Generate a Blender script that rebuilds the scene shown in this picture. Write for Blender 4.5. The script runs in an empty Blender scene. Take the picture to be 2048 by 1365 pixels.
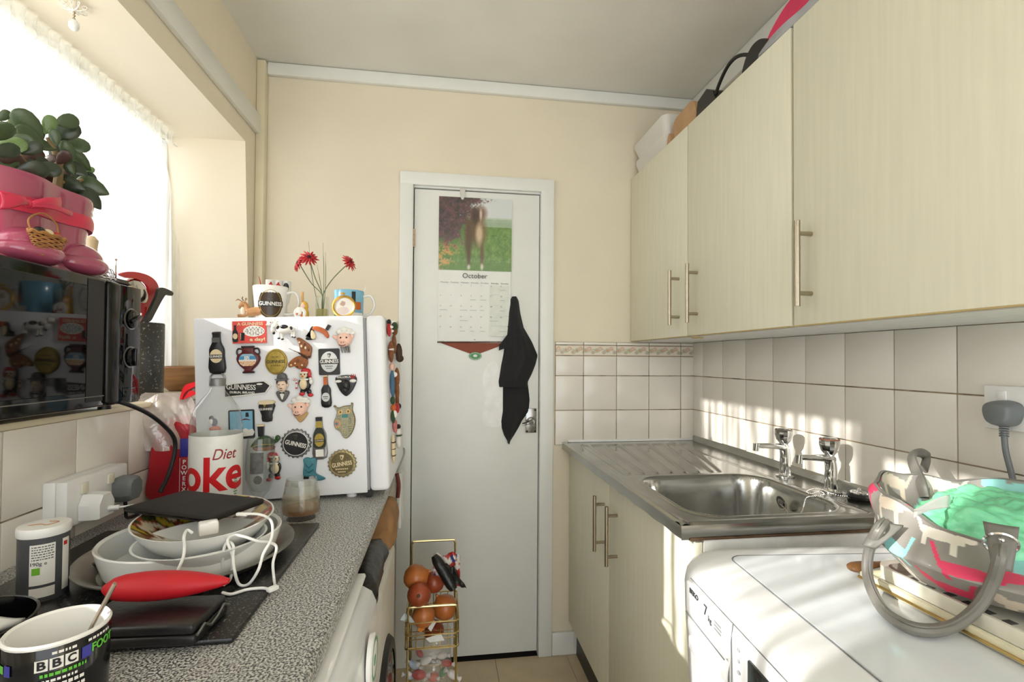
import bpy, bmesh, math, random
from mathutils import Matrix, Vector, noise
random.seed(7)
PI = math.pi
scene = bpy.context.scene
COL = scene.collection

# ------------------------------------------------------------------ camera
FPX, YAW, PITCH, ROLL = 970.944, 0.1422, 0.0171, 0.0071
CAM = Vector((-1.1234, -2.0554, 1.2629))
PPX, PPY = 1024.64, 702.65                      # principal point in the 2048x1365 frame
_F = Vector((math.sin(YAW)*math.cos(PITCH), math.cos(YAW)*math.cos(PITCH), math.sin(PITCH)))
_R = Vector((math.cos(YAW), -math.sin(YAW), 0)); _U = _R.cross(_F)
_R, _U = _R*math.cos(ROLL)+_U*math.sin(ROLL), _U*math.cos(ROLL)-_R*math.sin(ROLL)
cd = bpy.data.cameras.new('camera'); cam = bpy.data.objects.new('camera', cd); COL.objects.link(cam)
cd.sensor_fit = 'HORIZONTAL'; cd.sensor_width = 36; cd.lens = FPX/2048*36
cd.shift_x = -(PPX-1024)/2048; cd.shift_y = (PPY-682.5)/2048
cd.clip_start = .02; cd.clip_end = 200
M = Matrix((( _R.x, _U.x, -_F.x, CAM.x), (_R.y, _U.y, -_F.y, CAM.y), (_R.z, _U.z, -_F.z, CAM.z), (0,0,0,1)))
cam.matrix_world = M
scene.camera = cam
def ray(px, py): return _F + _R*((px-PPX)/FPX) - _U*((py-PPY)/FPX)
def PX(x, px, py): d = ray(px, py); return CAM + d*((x-CAM.x)/d.x)
def PY(y, px, py): d = ray(px, py); return CAM + d*((y-CAM.y)/d.y)
def PZ(z, px, py): d = ray(px, py); return CAM + d*((z-CAM.z)/d.z)

# ------------------------------------------------------------------ world, sun, exposure
w = bpy.data.worlds.new('sky'); scene.world = w; w.use_nodes = True
nt = w.node_tree; bg = nt.nodes['Background']
bg.inputs[0].default_value = (0.93, 0.97, 1.0, 1); bg.inputs[1].default_value = 2.9
sd = bpy.data.lights.new('sun', 'SUN'); sd.energy = 10.5; sd.angle = math.radians(.6); sd.color = (1, .96, .90)
sun = bpy.data.objects.new('sun', sd); COL.objects.link(sun)
sun.location = (-6, -3, 5)
sun.rotation_euler = Vector((1, .33, -.4385)).to_track_quat('-Z', 'Y').to_euler()
scene.view_settings.view_transform = 'Standard'; scene.view_settings.look = 'None'
scene.view_settings.exposure = 0.14; scene.view_settings.gamma = 1; scene.view_settings.use_curve_mapping = False

# ------------------------------------------------------------------ materials
def lin(c):
    r = []
    for k in c[:3]:
        k = k/255.0; r.append(k/12.92 if k <= .04045 else ((k+.055)/1.055)**2.4)
    return (*r, 1)
MATS = {}
def mat(name, col, rough=.5, metal=0, var=.06, scale=30, bump=0, bscale=80, coat=0, stretch=None, col2=None, thr=None,
        emit=0, spec=.5, sheen=0, coord='Object', trans=0):
    """principled material whose colour is broken up by a noise; col2 mixes in a second colour above the threshold thr"""
    if name in MATS: return MATS[name]
    m = bpy.data.materials.new(name); m.use_nodes = True; MATS[name] = m
    n = m.node_tree.nodes; L = m.node_tree.links; b = n['Principled BSDF']
    c = lin(col)
    tc = n.new('ShaderNodeTexCoord'); mp = n.new('ShaderNodeMapping')
    L.new(tc.outputs[coord], mp.inputs[0])
    if stretch: mp.inputs['Scale'].default_value = stretch
    tx = n.new('ShaderNodeTexNoise'); tx.inputs['Scale'].default_value = scale; tx.inputs['Detail'].default_value = 4
    L.new(mp.outputs[0], tx.inputs[0])
    rp = n.new('ShaderNodeValToRGB'); L.new(tx.outputs[0], rp.inputs[0])
    if col2 is None:
        rp.color_ramp.elements[0].position = .3; rp.color_ramp.elements[1].position = .7
        rp.color_ramp.elements[0].color = tuple(k*(1-var) for k in c[:3])+(1,)
        rp.color_ramp.elements[1].color = tuple(min(1, k*(1+var)) for k in c[:3])+(1,)
    else:
        t = thr if thr else (.45, .55)
        rp.color_ramp.elements[0].position = t[0]; rp.color_ramp.elements[1].position = t[1]
        rp.color_ramp.elements[0].color = c; rp.color_ramp.elements[1].color = lin(col2)
    L.new(rp.outputs[0], b.inputs['Base Color'])
    b.inputs['Roughness'].default_value = rough; b.inputs['Metallic'].default_value = metal
    b.inputs['Coat Weight'].default_value = coat; b.inputs['Coat Roughness'].default_value = .05
    b.inputs['Specular IOR Level'].default_value = spec
    if sheen: b.inputs['Sheen Weight'].default_value = sheen
    if trans: b.inputs['Transmission Weight'].default_value = trans
    if emit:
        b.inputs['Emission Color'].default_value = c; b.inputs['Emission Strength'].default_value = emit
    if bump:
        t2 = n.new('ShaderNodeTexNoise'); t2.inputs['Scale'].default_value = bscale; t2.inputs['Detail'].default_value = 6
        L.new(mp.outputs[0], t2.inputs[0])
        bm_ = n.new('ShaderNodeBump'); bm_.inputs['Strength'].default_value = bump; bm_.inputs['Distance'].default_value = .01
        L.new(t2.outputs[0], bm_.inputs['Height']); L.new(bm_.outputs[0], b.inputs['Normal'])
    return m
def attr_mat(name, rough=.5, coat=0, bump=0):
    """print whose colours are stored per vertex"""
    m = bpy.data.materials.new(name); m.use_nodes = True; n = m.node_tree.nodes; L = m.node_tree.links; b = n['Principled BSDF']
    a = n.new('ShaderNodeVertexColor'); a.layer_name = 'print'
    L.new(a.outputs[0], b.inputs['Base Color']); b.inputs['Roughness'].default_value = rough; b.inputs['Coat Weight'].default_value = coat
    if bump:
        t2 = n.new('ShaderNodeTexNoise'); t2.inputs['Scale'].default_value = 400
        bm_ = n.new('ShaderNodeBump'); bm_.inputs['Strength'].default_value = bump; bm_.inputs['Distance'].default_value = .002
        L.new(t2.outputs[0], bm_.inputs['Height']); L.new(bm_.outputs[0], b.inputs['Normal'])
    MATS[name] = m; return m
def sheer_mat(name, col, clear, gloss=.06, rough=.05, wave=None, bump=0, bscale=40, diffuse='translucent'):
    """see-through sheet: transparent + translucent cloth (or clear film) + a little gloss"""
    m = bpy.data.materials.new(name); m.use_nodes = True; n = m.node_tree.nodes; L = m.node_tree.links
    n.remove(n['Principled BSDF']); out = n['Material Output']
    t = n.new('ShaderNodeBsdfTransparent'); t.inputs[0].default_value = (1, 1, 1, 1)
    d = n.new('ShaderNodeBsdfTranslucent' if diffuse == 'translucent' else 'ShaderNodeBsdfDiffuse'); d.inputs[0].default_value = lin(col)
    d2 = n.new('ShaderNodeBsdfDiffuse'); d2.inputs[0].default_value = lin(col)
    md = n.new('ShaderNodeMixShader'); md.inputs[0].default_value = .45; L.new(d.outputs[0], md.inputs[1]); L.new(d2.outputs[0], md.inputs[2])
    x = n.new('ShaderNodeMixShader'); L.new(md.outputs[0], x.inputs[1]); L.new(t.outputs[0], x.inputs[2]); x.inputs[0].default_value = clear
    tc = n.new('ShaderNodeTexCoord')
    if wave:
        wv = n.new('ShaderNodeTexNoise'); wv.inputs['Scale'].default_value = wave[0]; wv.inputs['Detail'].default_value = 2
        mp = n.new('ShaderNodeMapping'); mp.inputs['Scale'].default_value = wave[1]
        L.new(tc.outputs['Object'], mp.inputs[0]); L.new(mp.outputs[0], wv.inputs[0])
        mr = n.new('ShaderNodeMapRange'); mr.inputs[1].default_value = .35; mr.inputs[2].default_value = .65
        mr.inputs[3].default_value = wave[2]; mr.inputs[4].default_value = wave[3]
        L.new(wv.outputs[0], mr.inputs[0]); L.new(mr.outputs[0], x.inputs[0])
    g = n.new('ShaderNodeBsdfGlossy'); g.inputs['Roughness'].default_value = rough
    y = n.new('ShaderNodeMixShader'); y.inputs[0].default_value = gloss; L.new(x.outputs[0], y.inputs[1]); L.new(g.outputs[0], y.inputs[2])
    if bump:
        t2 = n.new('ShaderNodeTexNoise'); t2.inputs['Scale'].default_value = bscale; t2.inputs['Detail'].default_value = 3; L.new(tc.outputs['Object'], t2.inputs[0])
        bm_ = n.new('ShaderNodeBump'); bm_.inputs['Strength'].default_value = bump; bm_.inputs['Distance'].default_value = .02
        L.new(t2.outputs[0], bm_.inputs['Height']); L.new(bm_.outputs[0], g.inputs['Normal']); L.new(bm_.outputs[0], d2.inputs['Normal'])
    L.new(y.outputs[0], out.inputs[0]); MATS[name] = m; return m
def glass_mat(name, tint=(250, 252, 250), extra=.03):
    """clear glass: transparent where seen straight on, reflecting at grazing angles"""
    m = bpy.data.materials.new(name); m.use_nodes = True; n = m.node_tree.nodes; L = m.node_tree.links
    n.remove(n['Principled BSDF']); out = n['Material Output']
    t = n.new('ShaderNodeBsdfTransparent'); t.inputs[0].default_value = lin(tint)
    g = n.new('ShaderNodeBsdfGlossy'); g.inputs['Roughness'].default_value = .02
    f = n.new('ShaderNodeLayerWeight'); f.inputs[0].default_value = .5
    pw = n.new('ShaderNodeMath'); pw.operation = 'POWER'; pw.inputs[1].default_value = 2.6; L.new(f.outputs['Facing'], pw.inputs[0])
    a = n.new('ShaderNodeMath'); a.operation = 'MULTIPLY_ADD'; a.inputs[1].default_value = .6; a.inputs[2].default_value = extra; L.new(pw.outputs[0], a.inputs[0])
    x = n.new('ShaderNodeMixShader'); L.new(a.outputs[0], x.inputs[0]); L.new(t.outputs[0], x.inputs[1]); L.new(g.outputs[0], x.inputs[2])
    L.new(x.outputs[0], out.inputs[0]); MATS[name] = m; return m

# ------------------------------------------------------------------ geometry helpers
class MB:
    def __init__(s): s.v = []; s.f = []; s.mi = []; s.cur = 0
    def add(s, v, f, mtx=None):
        o = len(s.v)
        s.v += [tuple(mtx @ Vector(p)) for p in v] if mtx else [tuple(p) for p in v]
        s.f += [tuple(i+o for i in q) for q in f]; s.mi += [s.cur]*len(f); return s
    def box(s, x0, x1, y0, y1, z0, z1, mtx=None):
        v = [(x, y, z) for z in (z0, z1) for y in (y0, y1) for x in (x0, x1)]
        return s.add(v, [(0,2,3,1),(4,5,7,6),(0,1,5,4),(2,6,7,3),(0,4,6,2),(1,3,7,5)], mtx)
    def rbox(s, x0, x1, y0, y1, z0, z1, r=.004, seg=2, mtx=None):
        b = bmesh.new(); bmesh.ops.create_cube(b, size=1)
        for v in b.verts: v.co = Vector(((x0+x1)/2+v.co.x*(x1-x0), (y0+y1)/2+v.co.y*(y1-y0), (z0+z1)/2+v.co.z*(z1-z0)))
        bmesh.ops.bevel(b, geom=list(b.edges), offset=r, segments=seg, affect='EDGES', profile=.5)
        b.verts.index_update()
        s.add([v.co[:] for v in b.verts], [[v.index for v in f.verts] for f in b.faces], mtx); b.free(); return s
    def lathe(s, prof, n=24, mtx=None, cap0=True, cap1=True, sx=1, sy=1, a0=0, a1=2*PI):
        v = []; f = []; full = abs(a1-a0-2*PI) < 1e-6; k = n if full else n+1
        for r, z in prof:
            for i in range(k):
                a = a0+(a1-a0)*i/n; v.append((r*math.cos(a)*sx, r*math.sin(a)*sy, z))
        for j in range(len(prof)-1):
            for i in range(n):
                i2 = (i+1) % k; f.append((j*k+i, j*k+i2, (j+1)*k+i2, (j+1)*k+i))
        if full and cap0 and prof[0][0] > 1e-6: f.append(tuple(reversed(range(k))))
        if full and cap1 and prof[-1][0] > 1e-6: f.append(tuple(range((len(prof)-1)*k, len(prof)*k)))
        return s.add(v, f, mtx)
    def tube(s, pts, r, n=8, closed=False, mtx=None, flat=1, caps=True):
        P = [Vector(p) for p in pts]; N = len(P); v = []; f = []
        T = [((P[(i+1) % N] if closed or i < N-1 else P[i])-(P[i-1] if closed or i > 0 else P[i])).normalized() for i in range(N)]
        up = Vector((0, 0, 1)) if abs(T[0].z) < .9 else Vector((1, 0, 0))
        nrm = (up-T[0]*up.dot(T[0])).normalized()
        for i in range(N):
            nrm = nrm-T[i]*nrm.dot(T[i])
            if nrm.length < 1e-6: nrm = T[i].orthogonal()
            nrm.normalize(); bi = T[i].cross(nrm)
            rr = r[i] if isinstance(r, (list, tuple)) else r
            for k in range(n):
                a = 2*PI*k/n; v.append(P[i]+nrm*(rr*math.cos(a)*flat)+bi*(rr*math.sin(a)))
        m = N if closed else N-1
        for i in range(m):
            for k in range(n):
                a = i*n+k; b_ = i*n+(k+1) % n; c = ((i+1) % N)*n+(k+1) % n; d = ((i+1) % N)*n+k; f.append((a, b_, c, d))
        if not closed and caps: f.append(tuple(reversed(range(n)))); f.append(tuple(range((N-1)*n, N*n)))
        return s.add(v, f, mtx)
    def ell(s, c, rx, ry, rz, n=14, m=9, mtx=None, rot=None):
        v = []; f = []
        R_ = rot if rot else Matrix.Identity(3)
        for j in range(m+1):
            t = PI*j/m
            for i in range(n):
                a = 2*PI*i/n
                v.append(Vector(c)+R_ @ Vector((rx*math.sin(t)*math.cos(a), ry*math.sin(t)*math.sin(a), -rz*math.cos(t))))
        for j in range(m):
            for i in range(n):
                f.append((j*n+i, j*n+(i+1) % n, (j+1)*n+(i+1) % n, (j+1)*n+i))
        return s.add(v, f, mtx)
    def prism(s, out, d0, d1, mtx=None):
        """outline (x,z) extruded along y from d0 to d1 (d1 is the front, nearer -y)"""
        n = len(out); v = [(x, d0, z) for x, z in out]+[(x, d1, z) for x, z in out]
        f = [tuple(range(n)), tuple(reversed(range(n, 2*n)))]+[(i, i+n, (i+1) % n+n, (i+1) % n) for i in range(n)]
        return s.add(v, f, mtx)
    def puff(s, out, d0, d1, ins=.78, mtx=None, rings=4):
        """outline swelling towards the front like a moulded relief"""
        n = len(out); cx = sum(p[0] for p in out)/n; cz = sum(p[1] for p in out)/n
        v = [(x, d0, z) for x, z in out]; f = []
        for k in range(rings+1):
            t = k/rings*PI/2; q = 1-(1-ins)*(1-math.cos(t)); y = d0+(d1-d0)*(.35+.65*math.sin(t))
            v += [(cx+(x-cx)*q, y, cz+(z-cz)*q) for x, z in out]
        for k in range(rings+1):
            for i in range(n): f.append((k*n+i, (k+1)*n+i, (k+1)*n+(i+1) % n, k*n+(i+1) % n))
        f.append(tuple(reversed(range((rings+1)*n, (rings+2)*n))))
        return s.add(v, f, mtx)
    def grid(s, nu, nv, fn, mtx=None, closeu=False):
        k = nu if closeu else nu+1
        v = [fn(i/nu, j/nv) for j in range(nv+1) for i in range(k)]
        f = [(j*k+i, j*k+(i+1) % k, (j+1)*k+(i+1) % k, (j+1)*k+i) for j in range(nv) for i in range(nu)]
        return s.add(v, f, mtx)
def wm(o):
    m = o.matrix_basis.copy()
    while o.parent: o = o.parent; m = o.matrix_basis @ m
    return m
def obj(name, mb, m, parent=None, local=False, smooth=True, angle=35, solid=0, sub=0, colfn=None):
    me = bpy.data.meshes.new(name)
    v = mb.v
    if parent is not None and not local:
        iv = wm(parent).inverted(); v = [tuple(iv @ Vector(p)) for p in v]
    me.from_pydata(v, [], mb.f); me.update()
    ms = m if isinstance(m, (list, tuple)) else [m]
    for k in ms: me.materials.append(k)
    if len(ms) > 1: me.polygons.foreach_set('material_index', mb.mi)
    if smooth:
        me.polygons.foreach_set('use_smooth', [True]*len(me.polygons))
        b = bmesh.new(); b.from_mesh(me); lim = math.radians(angle)
        for e in b.edges:
            if len(e.link_faces) == 2 and e.calc_face_angle(0) > lim: e.smooth = False
        b.to_mesh(me); b.free()
    if colfn:
        ca = me.color_attributes.new('print', 'FLOAT_COLOR', 'POINT')
        for i, p in enumerate(mb.v): ca.data[i].color = lin(colfn(i, p))
    o = bpy.data.objects.new(name, me); COL.objects.link(o)
    if parent is not None: o.parent = parent
    if solid: md = o.modifiers.new('solid', 'SOLIDIFY'); md.thickness = solid; md.offset = 0
    if sub: md = o.modifiers.new('sub', 'SUBSURF'); md.levels = sub; md.render_levels = sub
    return o
def tag(o, label, cat, group=None):
    o['label'] = label; o['category'] = cat
    if group: o['group'] = group
    return o
def struct(o): o['kind'] = 'structure'; return o
def thing(name, label, cat, loc=(0, 0, 0), rot=None, group=None):
    o = bpy.data.objects.new(name, None); COL.objects.link(o); o.empty_display_size = .05
    if rot is not None:
        o.matrix_basis = Matrix.Translation(Vector(loc)) @ rot.to_4x4(); 
    else: o.location = loc; o.matrix_basis = Matrix.Translation(Vector(loc))
    return tag(o, label, cat, group)
def cat_rom(pts, n=8, closed=False):
    P = [Vector(p) for p in pts]; N = len(P); out = []
    for i in range(N if closed else N-1):
        g = (lambda k: P[k % N]) if closed else (lambda k: P[max(0, min(N-1, k))])
        p0, p1, p2, p3 = g(i-1), g(i), g(i+1), g(i+2)
        for k in range(n):
            t = k/n
            out.append(.5*((2*p1)+(p2-p0)*t+(2*p0-5*p1+4*p2-p3)*t*t+(3*p1-p0-3*p2+p3)*t**3))
    if not closed: out.append(P[-1])
    return out
def sm2(pts, n=5):
    return [(p.x, p.y) for p in cat_rom([(a, b, 0) for a, b in pts], n, True)]
def ellipse(cx, cz, rx, rz, n=28): return [(cx+rx*math.cos(2*PI*i/n), cz+rz*math.sin(2*PI*i/n)) for i in range(n)]
# orientations for print: text x axis, up axis, normal
ROT_BACK = Matrix(((1,0,0),(0,0,-1),(0,1,0)))        # faces -y (towards the room from the back wall)
ROT_RIGHT = Matrix(((0,0,-1),(-1,0,0),(0,1,0)))      # faces -x (on the right-hand furniture)
ROT_LEFT = Matrix(((0,0,1),(1,0,0),(0,1,0)))         # faces +x (on the left-hand furniture)
def text_vf(s, size, bold=0, shear=0, width=None, ext=.0002, spacing=1, res=3):
    c = bpy.data.curves.new('text', 'FONT'); c.body = s; c.size = size; c.offset = bold*size; c.shear = shear
    c.align_x = 'CENTER'; c.align_y = 'CENTER'; c.extrude = ext; c.space_character = spacing; c.resolution_u = res
    o = bpy.data.objects.new('text', c); COL.objects.link(o)
    dg = bpy.context.evaluated_depsgraph_get(); dg.update()
    me = bpy.data.meshes.new_from_object(o.evaluated_get(dg))
    v = [p.co.copy() for p in me.vertices]; f = [tuple(p.vertices) for p in me.polygons]
    bpy.data.objects.remove(o); bpy.data.meshes.remove(me); bpy.data.curves.remove(c)
    if width and v:
        w_ = max(p.x for p in v)-min(p.x for p in v); k = width/w_
        for p in v: p.x *= k
    return v, f
def text(name, s, size, m, parent, loc, rot=ROT_BACK, local=True, fn=None, **kw):
    v, f = text_vf(s, size, **kw)
    mb = MB()
    if fn:
        b = bmesh.new(); bv = [b.verts.new(p) for p in v]
        for q in f:
            try: b.faces.new([bv[i] for i in q])
            except ValueError: pass
        xs = [p.x for p in v]
        k = int((max(xs)-min(xs))/.004)+1
        for i in range(1, k):
            x = min(xs)+(max(xs)-min(xs))*i/k
            bmesh.ops.bisect_plane(b, geom=list(b.verts)+list(b.edges)+list(b.faces), plane_co=(x, 0, 0), plane_no=(1, 0, 0))
        b.verts.index_update()
        mb.add([fn(p.co) for p in b.verts], [[p.index for p in q.verts] for q in b.faces]); b.free()
    else:
        mt = Matrix.Translation(Vector(loc)) @ rot.to_4x4()
        mb.add(v, f, mt)
    return obj(name, mb, m, parent, local=local, smooth=False)
def copy_of(o, loc=None, parent=None):
    c = o.copy(); COL.objects.link(c)
    if parent is not None: c.parent = parent
    if loc is not None: c.location = loc
    return c
# ================================================================== materials used widely
m_wall = mat('cream_plaster', (231, 221, 199), .85, var=.035, scale=3, bump=.12, bscale=25)
m_ceil = mat('ceiling_paint', (228, 226, 216), .9, var=.07, scale=2.2, bump=.1, bscale=12)
m_white = mat('white_gloss_paint', (234, 235, 230), .35, var=.02, scale=8, bump=.03, bscale=30)
m_tile = mat('white_glazed_tile', (233, 228, 218), .16, var=.03, scale=7, spec=.5, coord='Object', bump=.02, bscale=14)
m_grout = mat('dirty_grout', (168, 150, 124), .9, var=.2, scale=11, col2=(70, 54, 40), thr=(.48, .66))
m_floor = mat('beige_vinyl', (206, 187, 155), .45, var=.1, scale=9, bump=.03)
m_cab = mat('cream_green_laminate', (229, 226, 205), .5, var=.03, scale=14, stretch=(6, 6, .35), bump=.03, bscale=60)
m_cabedge = mat('tan_cabinet_edge', (196, 172, 118), .6)
m_carc = mat('white_carcass', (228, 228, 224), .5)
m_steel = mat('brushed_steel', (170, 170, 166), .2, 1, var=.12, scale=9, bump=.05, bscale=18)
m_nickel = mat('brushed_nickel', (176, 166, 148), .3, 1, var=.05, scale=60)
m_chrome = mat('chrome', (222, 222, 222), .06, 1, var=.02)
m_black = mat('black_plastic', (22, 22, 23), .4, var=.1)
m_blackgloss = mat('black_gloss', (8, 8, 9), .08, var=.1, spec=.4)
m_whitep = mat('white_plastic', (238, 238, 236), .35, var=.02)
m_appl = mat('white_enamel', (236, 238, 240), .25, var=.015, scale=5)
m_grey = mat('grey_plastic', (112, 116, 118), .45)
m_dark = mat('dark_shadow_gap', (30, 26, 22), .8)
m_red = mat('red_plastic', (196, 24, 34), .35)
m_glass = glass_mat('clear_glass', (252, 253, 252), .04)
m_pane = glass_mat('window_glass', (255, 255, 255), 0)

XL = -1.86; ZC = 2.445
# ================================================================== shell
floor = struct(obj('floor', MB().box(XL-.4, .12, -3.5, .12, -.06, -.004), m_dark, smooth=False))
TS = .305; cache = {}
def piece(parent, name, key, build, m, loc, **kw):
    """alike pieces share one mesh"""
    if key in cache:
        o = bpy.data.objects.new(name, cache[key]); COL.objects.link(o); o.parent = parent; o.location = loc; return o
    mb = MB(); build(mb); o = obj(name, mb, m, parent, local=True, **kw); o.location = loc; cache[key] = o.data; return o
for i in range(-4, 4):
    for j in range(0, 11):
        x = -.893+TS*i; y = -.02-TS*(j+.5)+.02
        if x+TS < XL-.05 or x > .05: continue
        piece(floor, 'floor_tile', 'floor_tile', lambda b: b.rbox(-TS/2+.0008, TS/2-.0008, -TS/2+.0008, TS/2-.0008, -.004, 0, .0006, 1), m_floor, (x+TS/2, y, 0), smooth=False)
b = MB(); DX0, DX1, DZ = -1.262, -.699, 1.992
b.box(XL-.4, DX0, 0, .12, 0, 2.6); b.box(DX1, .12, 0, .12, 0, 2.6); b.box(DX0, DX1, 0, .12, DZ, 2.6); b.box(DX0, DX1, .07, .12, 0, DZ)
wall_back = struct(obj('wall_back', b, m_wall, smooth=False))
wall_right = struct(obj('wall_right', MB().box(0, .12, -3.5, 0, 0, 2.6), m_wall, smooth=False))
b = MB(); b.box(XL-.36, XL, -3.5, 0, 0, 1.139); b.box(XL-.36, XL, -3.5, 0, 2.07, 2.6); b.box(XL-.36, XL, -3.5, -2.05, 1.139, 2.07)
v = [(x, y, z) for x, yo in ((XL-.36, 0), (XL, 0)) for (y, z) in ((.0, 1.139), (-.055, 1.139), (-.135, 2.07), (.0, 2.07))]
b.add(v, [(0,1,2,3), (7,6,5,4), (1,5,6,2), (0,4,5,1), (3,2,6,7)])
wall_left = struct(obj('wall_left', b, m_wall, smooth=False))
ceiling = struct(obj('ceiling', MB().box(XL-.4, .12, -3.5, .12, ZC, ZC+.1), m_ceil, smooth=False))
b = MB(); b.box(XL-.4, -1.78, -3.6, -3.5, 0, 2.6); b.box(-.08, .12, -3.6, -3.5, 0, 2.6); b.box(-1.78, -.08, -3.6, -3.5, 2.3, 2.6)  # unseen rear wall; its wide opening is added to let daylight in
wall_front = struct(obj('wall_front', b, m_wall, smooth=False))

# ---- wall tiles: grout bed + one object per tile
def tile_run(wall, axis, plane, us, zs, skip=lambda u, z: False, sgn=-1):
    """axis 'x': tiles on the back wall (u = x); axis 'y': on a side wall (u = y). sgn: the way the face looks"""
    u0, u1, z0, z1 = min(us), max(us), min(zs), max(zs)
    g = MB()
    if axis == 'x': g.box(u0, u1, plane-.003, plane, z0, z1)
    else: g.box(min(plane, plane+sgn*.003), max(plane, plane+sgn*.003), u0, u1, z0, z1)
    obj('grout', g, m_grout, wall, smooth=False)
    for a, c in zip(sorted(us)[:-1], sorted(us)[1:]):
        for e, h in zip(sorted(zs)[:-1], sorted(zs)[1:]):
            if skip((a+c)/2, (e+h)/2): continue
            du = round((c-a)/2-.0015, 4); dz = round((h-e)/2-.0015, 4); t = .0065+random.uniform(0, .0008)
            if axis == 'x':
                piece(wall, 'tile', ('x', du, dz), lambda q: q.rbox(-du, du, -.0035, .0035, -dz, dz, .0014, 2), m_tile, ((a+c)/2, plane-t+.0035, (e+h)/2))
            else:
                piece(wall, 'tile', ('y', du, dz), lambda q: q.rbox(-.0035, .0035, -du, du, -dz, dz, .0014, 2), m_tile, (plane+sgn*(t-.0035), (a+c)/2, (e+h)/2))
ZA, ZB = 1.194, 1.044
xs = [-.642, -.5163, -.3663, -.2163, -.0663, 0]
tile_run(wall_back, 'x', 0, xs, [.894, ZB, ZA, 1.281])
tile_run(wall_back, 'x', 0, xs, [1.327, 1.341])
def leaf_col(i, p):
    x, z = p[0], p[2]
    best = (228, 219, 204)
    for k in range(9):
        cx = -.066+.0165*k; cz = .009*math.sin(k*2.1); r = .0085 if k % 3 else .010
        d = math.hypot((x-cx)/1.2, z-cz)
        if r*.55 < d < r: best = ((186, 196, 172), (222, 176, 150), (196, 190, 168))[k % 3]
        elif d <= r*.5: best = ((214, 160, 132), (206, 204, 184), (188, 176, 158))[k % 3]
    if abs(z-.006*math.sin(x*150)) < .0014: best = (184, 184, 160)
    if abs(z) > .0205: best = (196, 180, 160)
    return best
m_border = attr_mat('border_print', .2)
obj('grout', MB().box(-.642, 0, -.003, 0, 1.281, 1.327), m_grout, wall_back, smooth=False)
for k, (a, c) in enumerate(zip(xs[:-1], xs[1:])):
    hw = (c-a)/2-.0012
    b = MB(); b.grid(int(hw*2/.0016), 28, lambda u, v: (-hw+2*hw*u, 0, -.0222+.0444*v)); b.box(-hw, hw, .0002, .004, -.0222, .0222)
    o = obj('border_tile', b, m_border, wall_back, local=True, colfn=leaf_col); o.location = ((a+c)/2, -.0068, 1.304)
ys = [0]+[-(.0888+.15*i) for i in range(0, 15)]
tile_run(wall_right, 'y', 0, ys, [.894, ZB, ZA, 1.344])
xs2 = [XL]+[-1.31-.15*k for k in range(3, -1, -1)]
tile_run(wall_back, 'x', 0, xs2, [.894, ZB, ZA, 1.341])
ys2 = [-.791-.1665*k for k in range(-4, 8)]+[-.006]
tile_run(wall_left, 'y', XL, ys2, [.815, .982, 1.137], sgn=1)

# ---- trims
def trim(n, mb, m=None): return struct(obj('trim_%d' % n, mb, m or m_white))
trim(1, MB().rbox(-1.826, 0, -.022, 0, 2.394, 2.443, .004)).name
b = MB(); b.rbox(XL, XL+.018, -3.4, -.001, 2.142, 2.216, .004); trim(2, b)
m_cream = mat('yellowed_gloss', (226, 215, 186), .4, var=.06, scale=5)
b = MB(); b.rbox(XL, -1.826, -.04, 0, .9, 2.44, .006); trim(3, b, m_cream)
b = MB(); b.rbox(-.02, 0, -3.4, -.022, 2.36, 2.443, .004); trim(4, b)
b = MB(); ar = []
for x0, x1, z0, z1 in ((-1.306, DX0+.012, 0, 2.041), (DX1-.012, -.652, 0, 2.041)):
    b.rbox(x0, x1, -.018, 0, z0, z1, .005)
b.rbox(-1.306, -.652, -.0185, 0, DZ-.006, 2.041, .005)
b.box(DX0, DX0+.012, 0, .07, 0, DZ); b.box(DX1-.012, DX1, 0, .07, 0, DZ); b.box(DX0, DX1, 0, .07, DZ-.012, DZ)
trim(5, b)
b = MB(); b.rbox(XL-.27, XL+.016, -2.04, -.058, 1.137, 1.15, .004); trim(6, b, m_cream)
struct(obj('baseboard_back', MB().rbox(-.652, -.5, -.016, 0, 0, .097, .005), m_white))
b = MB(); b.rbox(-1.55, -1.306, -.016, 0, 0, .097, .005); struct(obj('baseboard_left', b, m_white))

# ---- door leaf
door = bpy.data.objects.new('door_1', None); COL.objects.link(door); struct(door); door.location = (-1.248, .01, .016); door.matrix_basis = Matrix.Translation((-1.248, .01, .016))
obj('door_leaf', MB().rbox(-1.2465, -.7135, .004, .04, .018, 1.976, .003), m_white, door)
b = MB()
for z in (1.745, 1.767, 1.79): b.tube([(-1.2485, -.0015, z-.01), (-1.2485, -.0015, z+.01)], .0042, 8)
b.box(-1.255, -1.241, -.001, .004, 1.73, 1.805); m_hinge = mat('painted_copper_hinge', (206, 176, 158), .5); obj('hinge', b, m_hinge, door)
b = MB(); b.rbox(-.769, -.722, -.001, .0045, .948, 1.053, .002); m_dullch = mat('dull_chrome', (150, 150, 148), .22, 1)
pl = obj('handle_plate', b, m_dullch, door)
b = MB()
for x in (-.763, -.728):
    for z in (.955, 1.046): b.ell((x, -.0012, z), .004, .0015, .004, 8, 5)
obj('screw', b, m_dark, pl)
b = MB(); b.tube([(-.746, .0, 1.0), (-.746, -.045, 1.0)], .008, 10); b.tube(cat_rom([(-.746, -.045, 1.0), (-.765, -.048, .998), (-.775, -.046, .994), (-.79, -.043, .99)], 4), [.009]*9+[.008]*4, 10, flat=.8)
b.lathe([(.017, 0), (.017, .006), (.01, .01)], 16, Matrix.Translation((-.746, .001, 1.0)) @ Matrix.Rotation(PI/2, 4, 'X')); obj('lever', b, m_dullch, pl)
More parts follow.
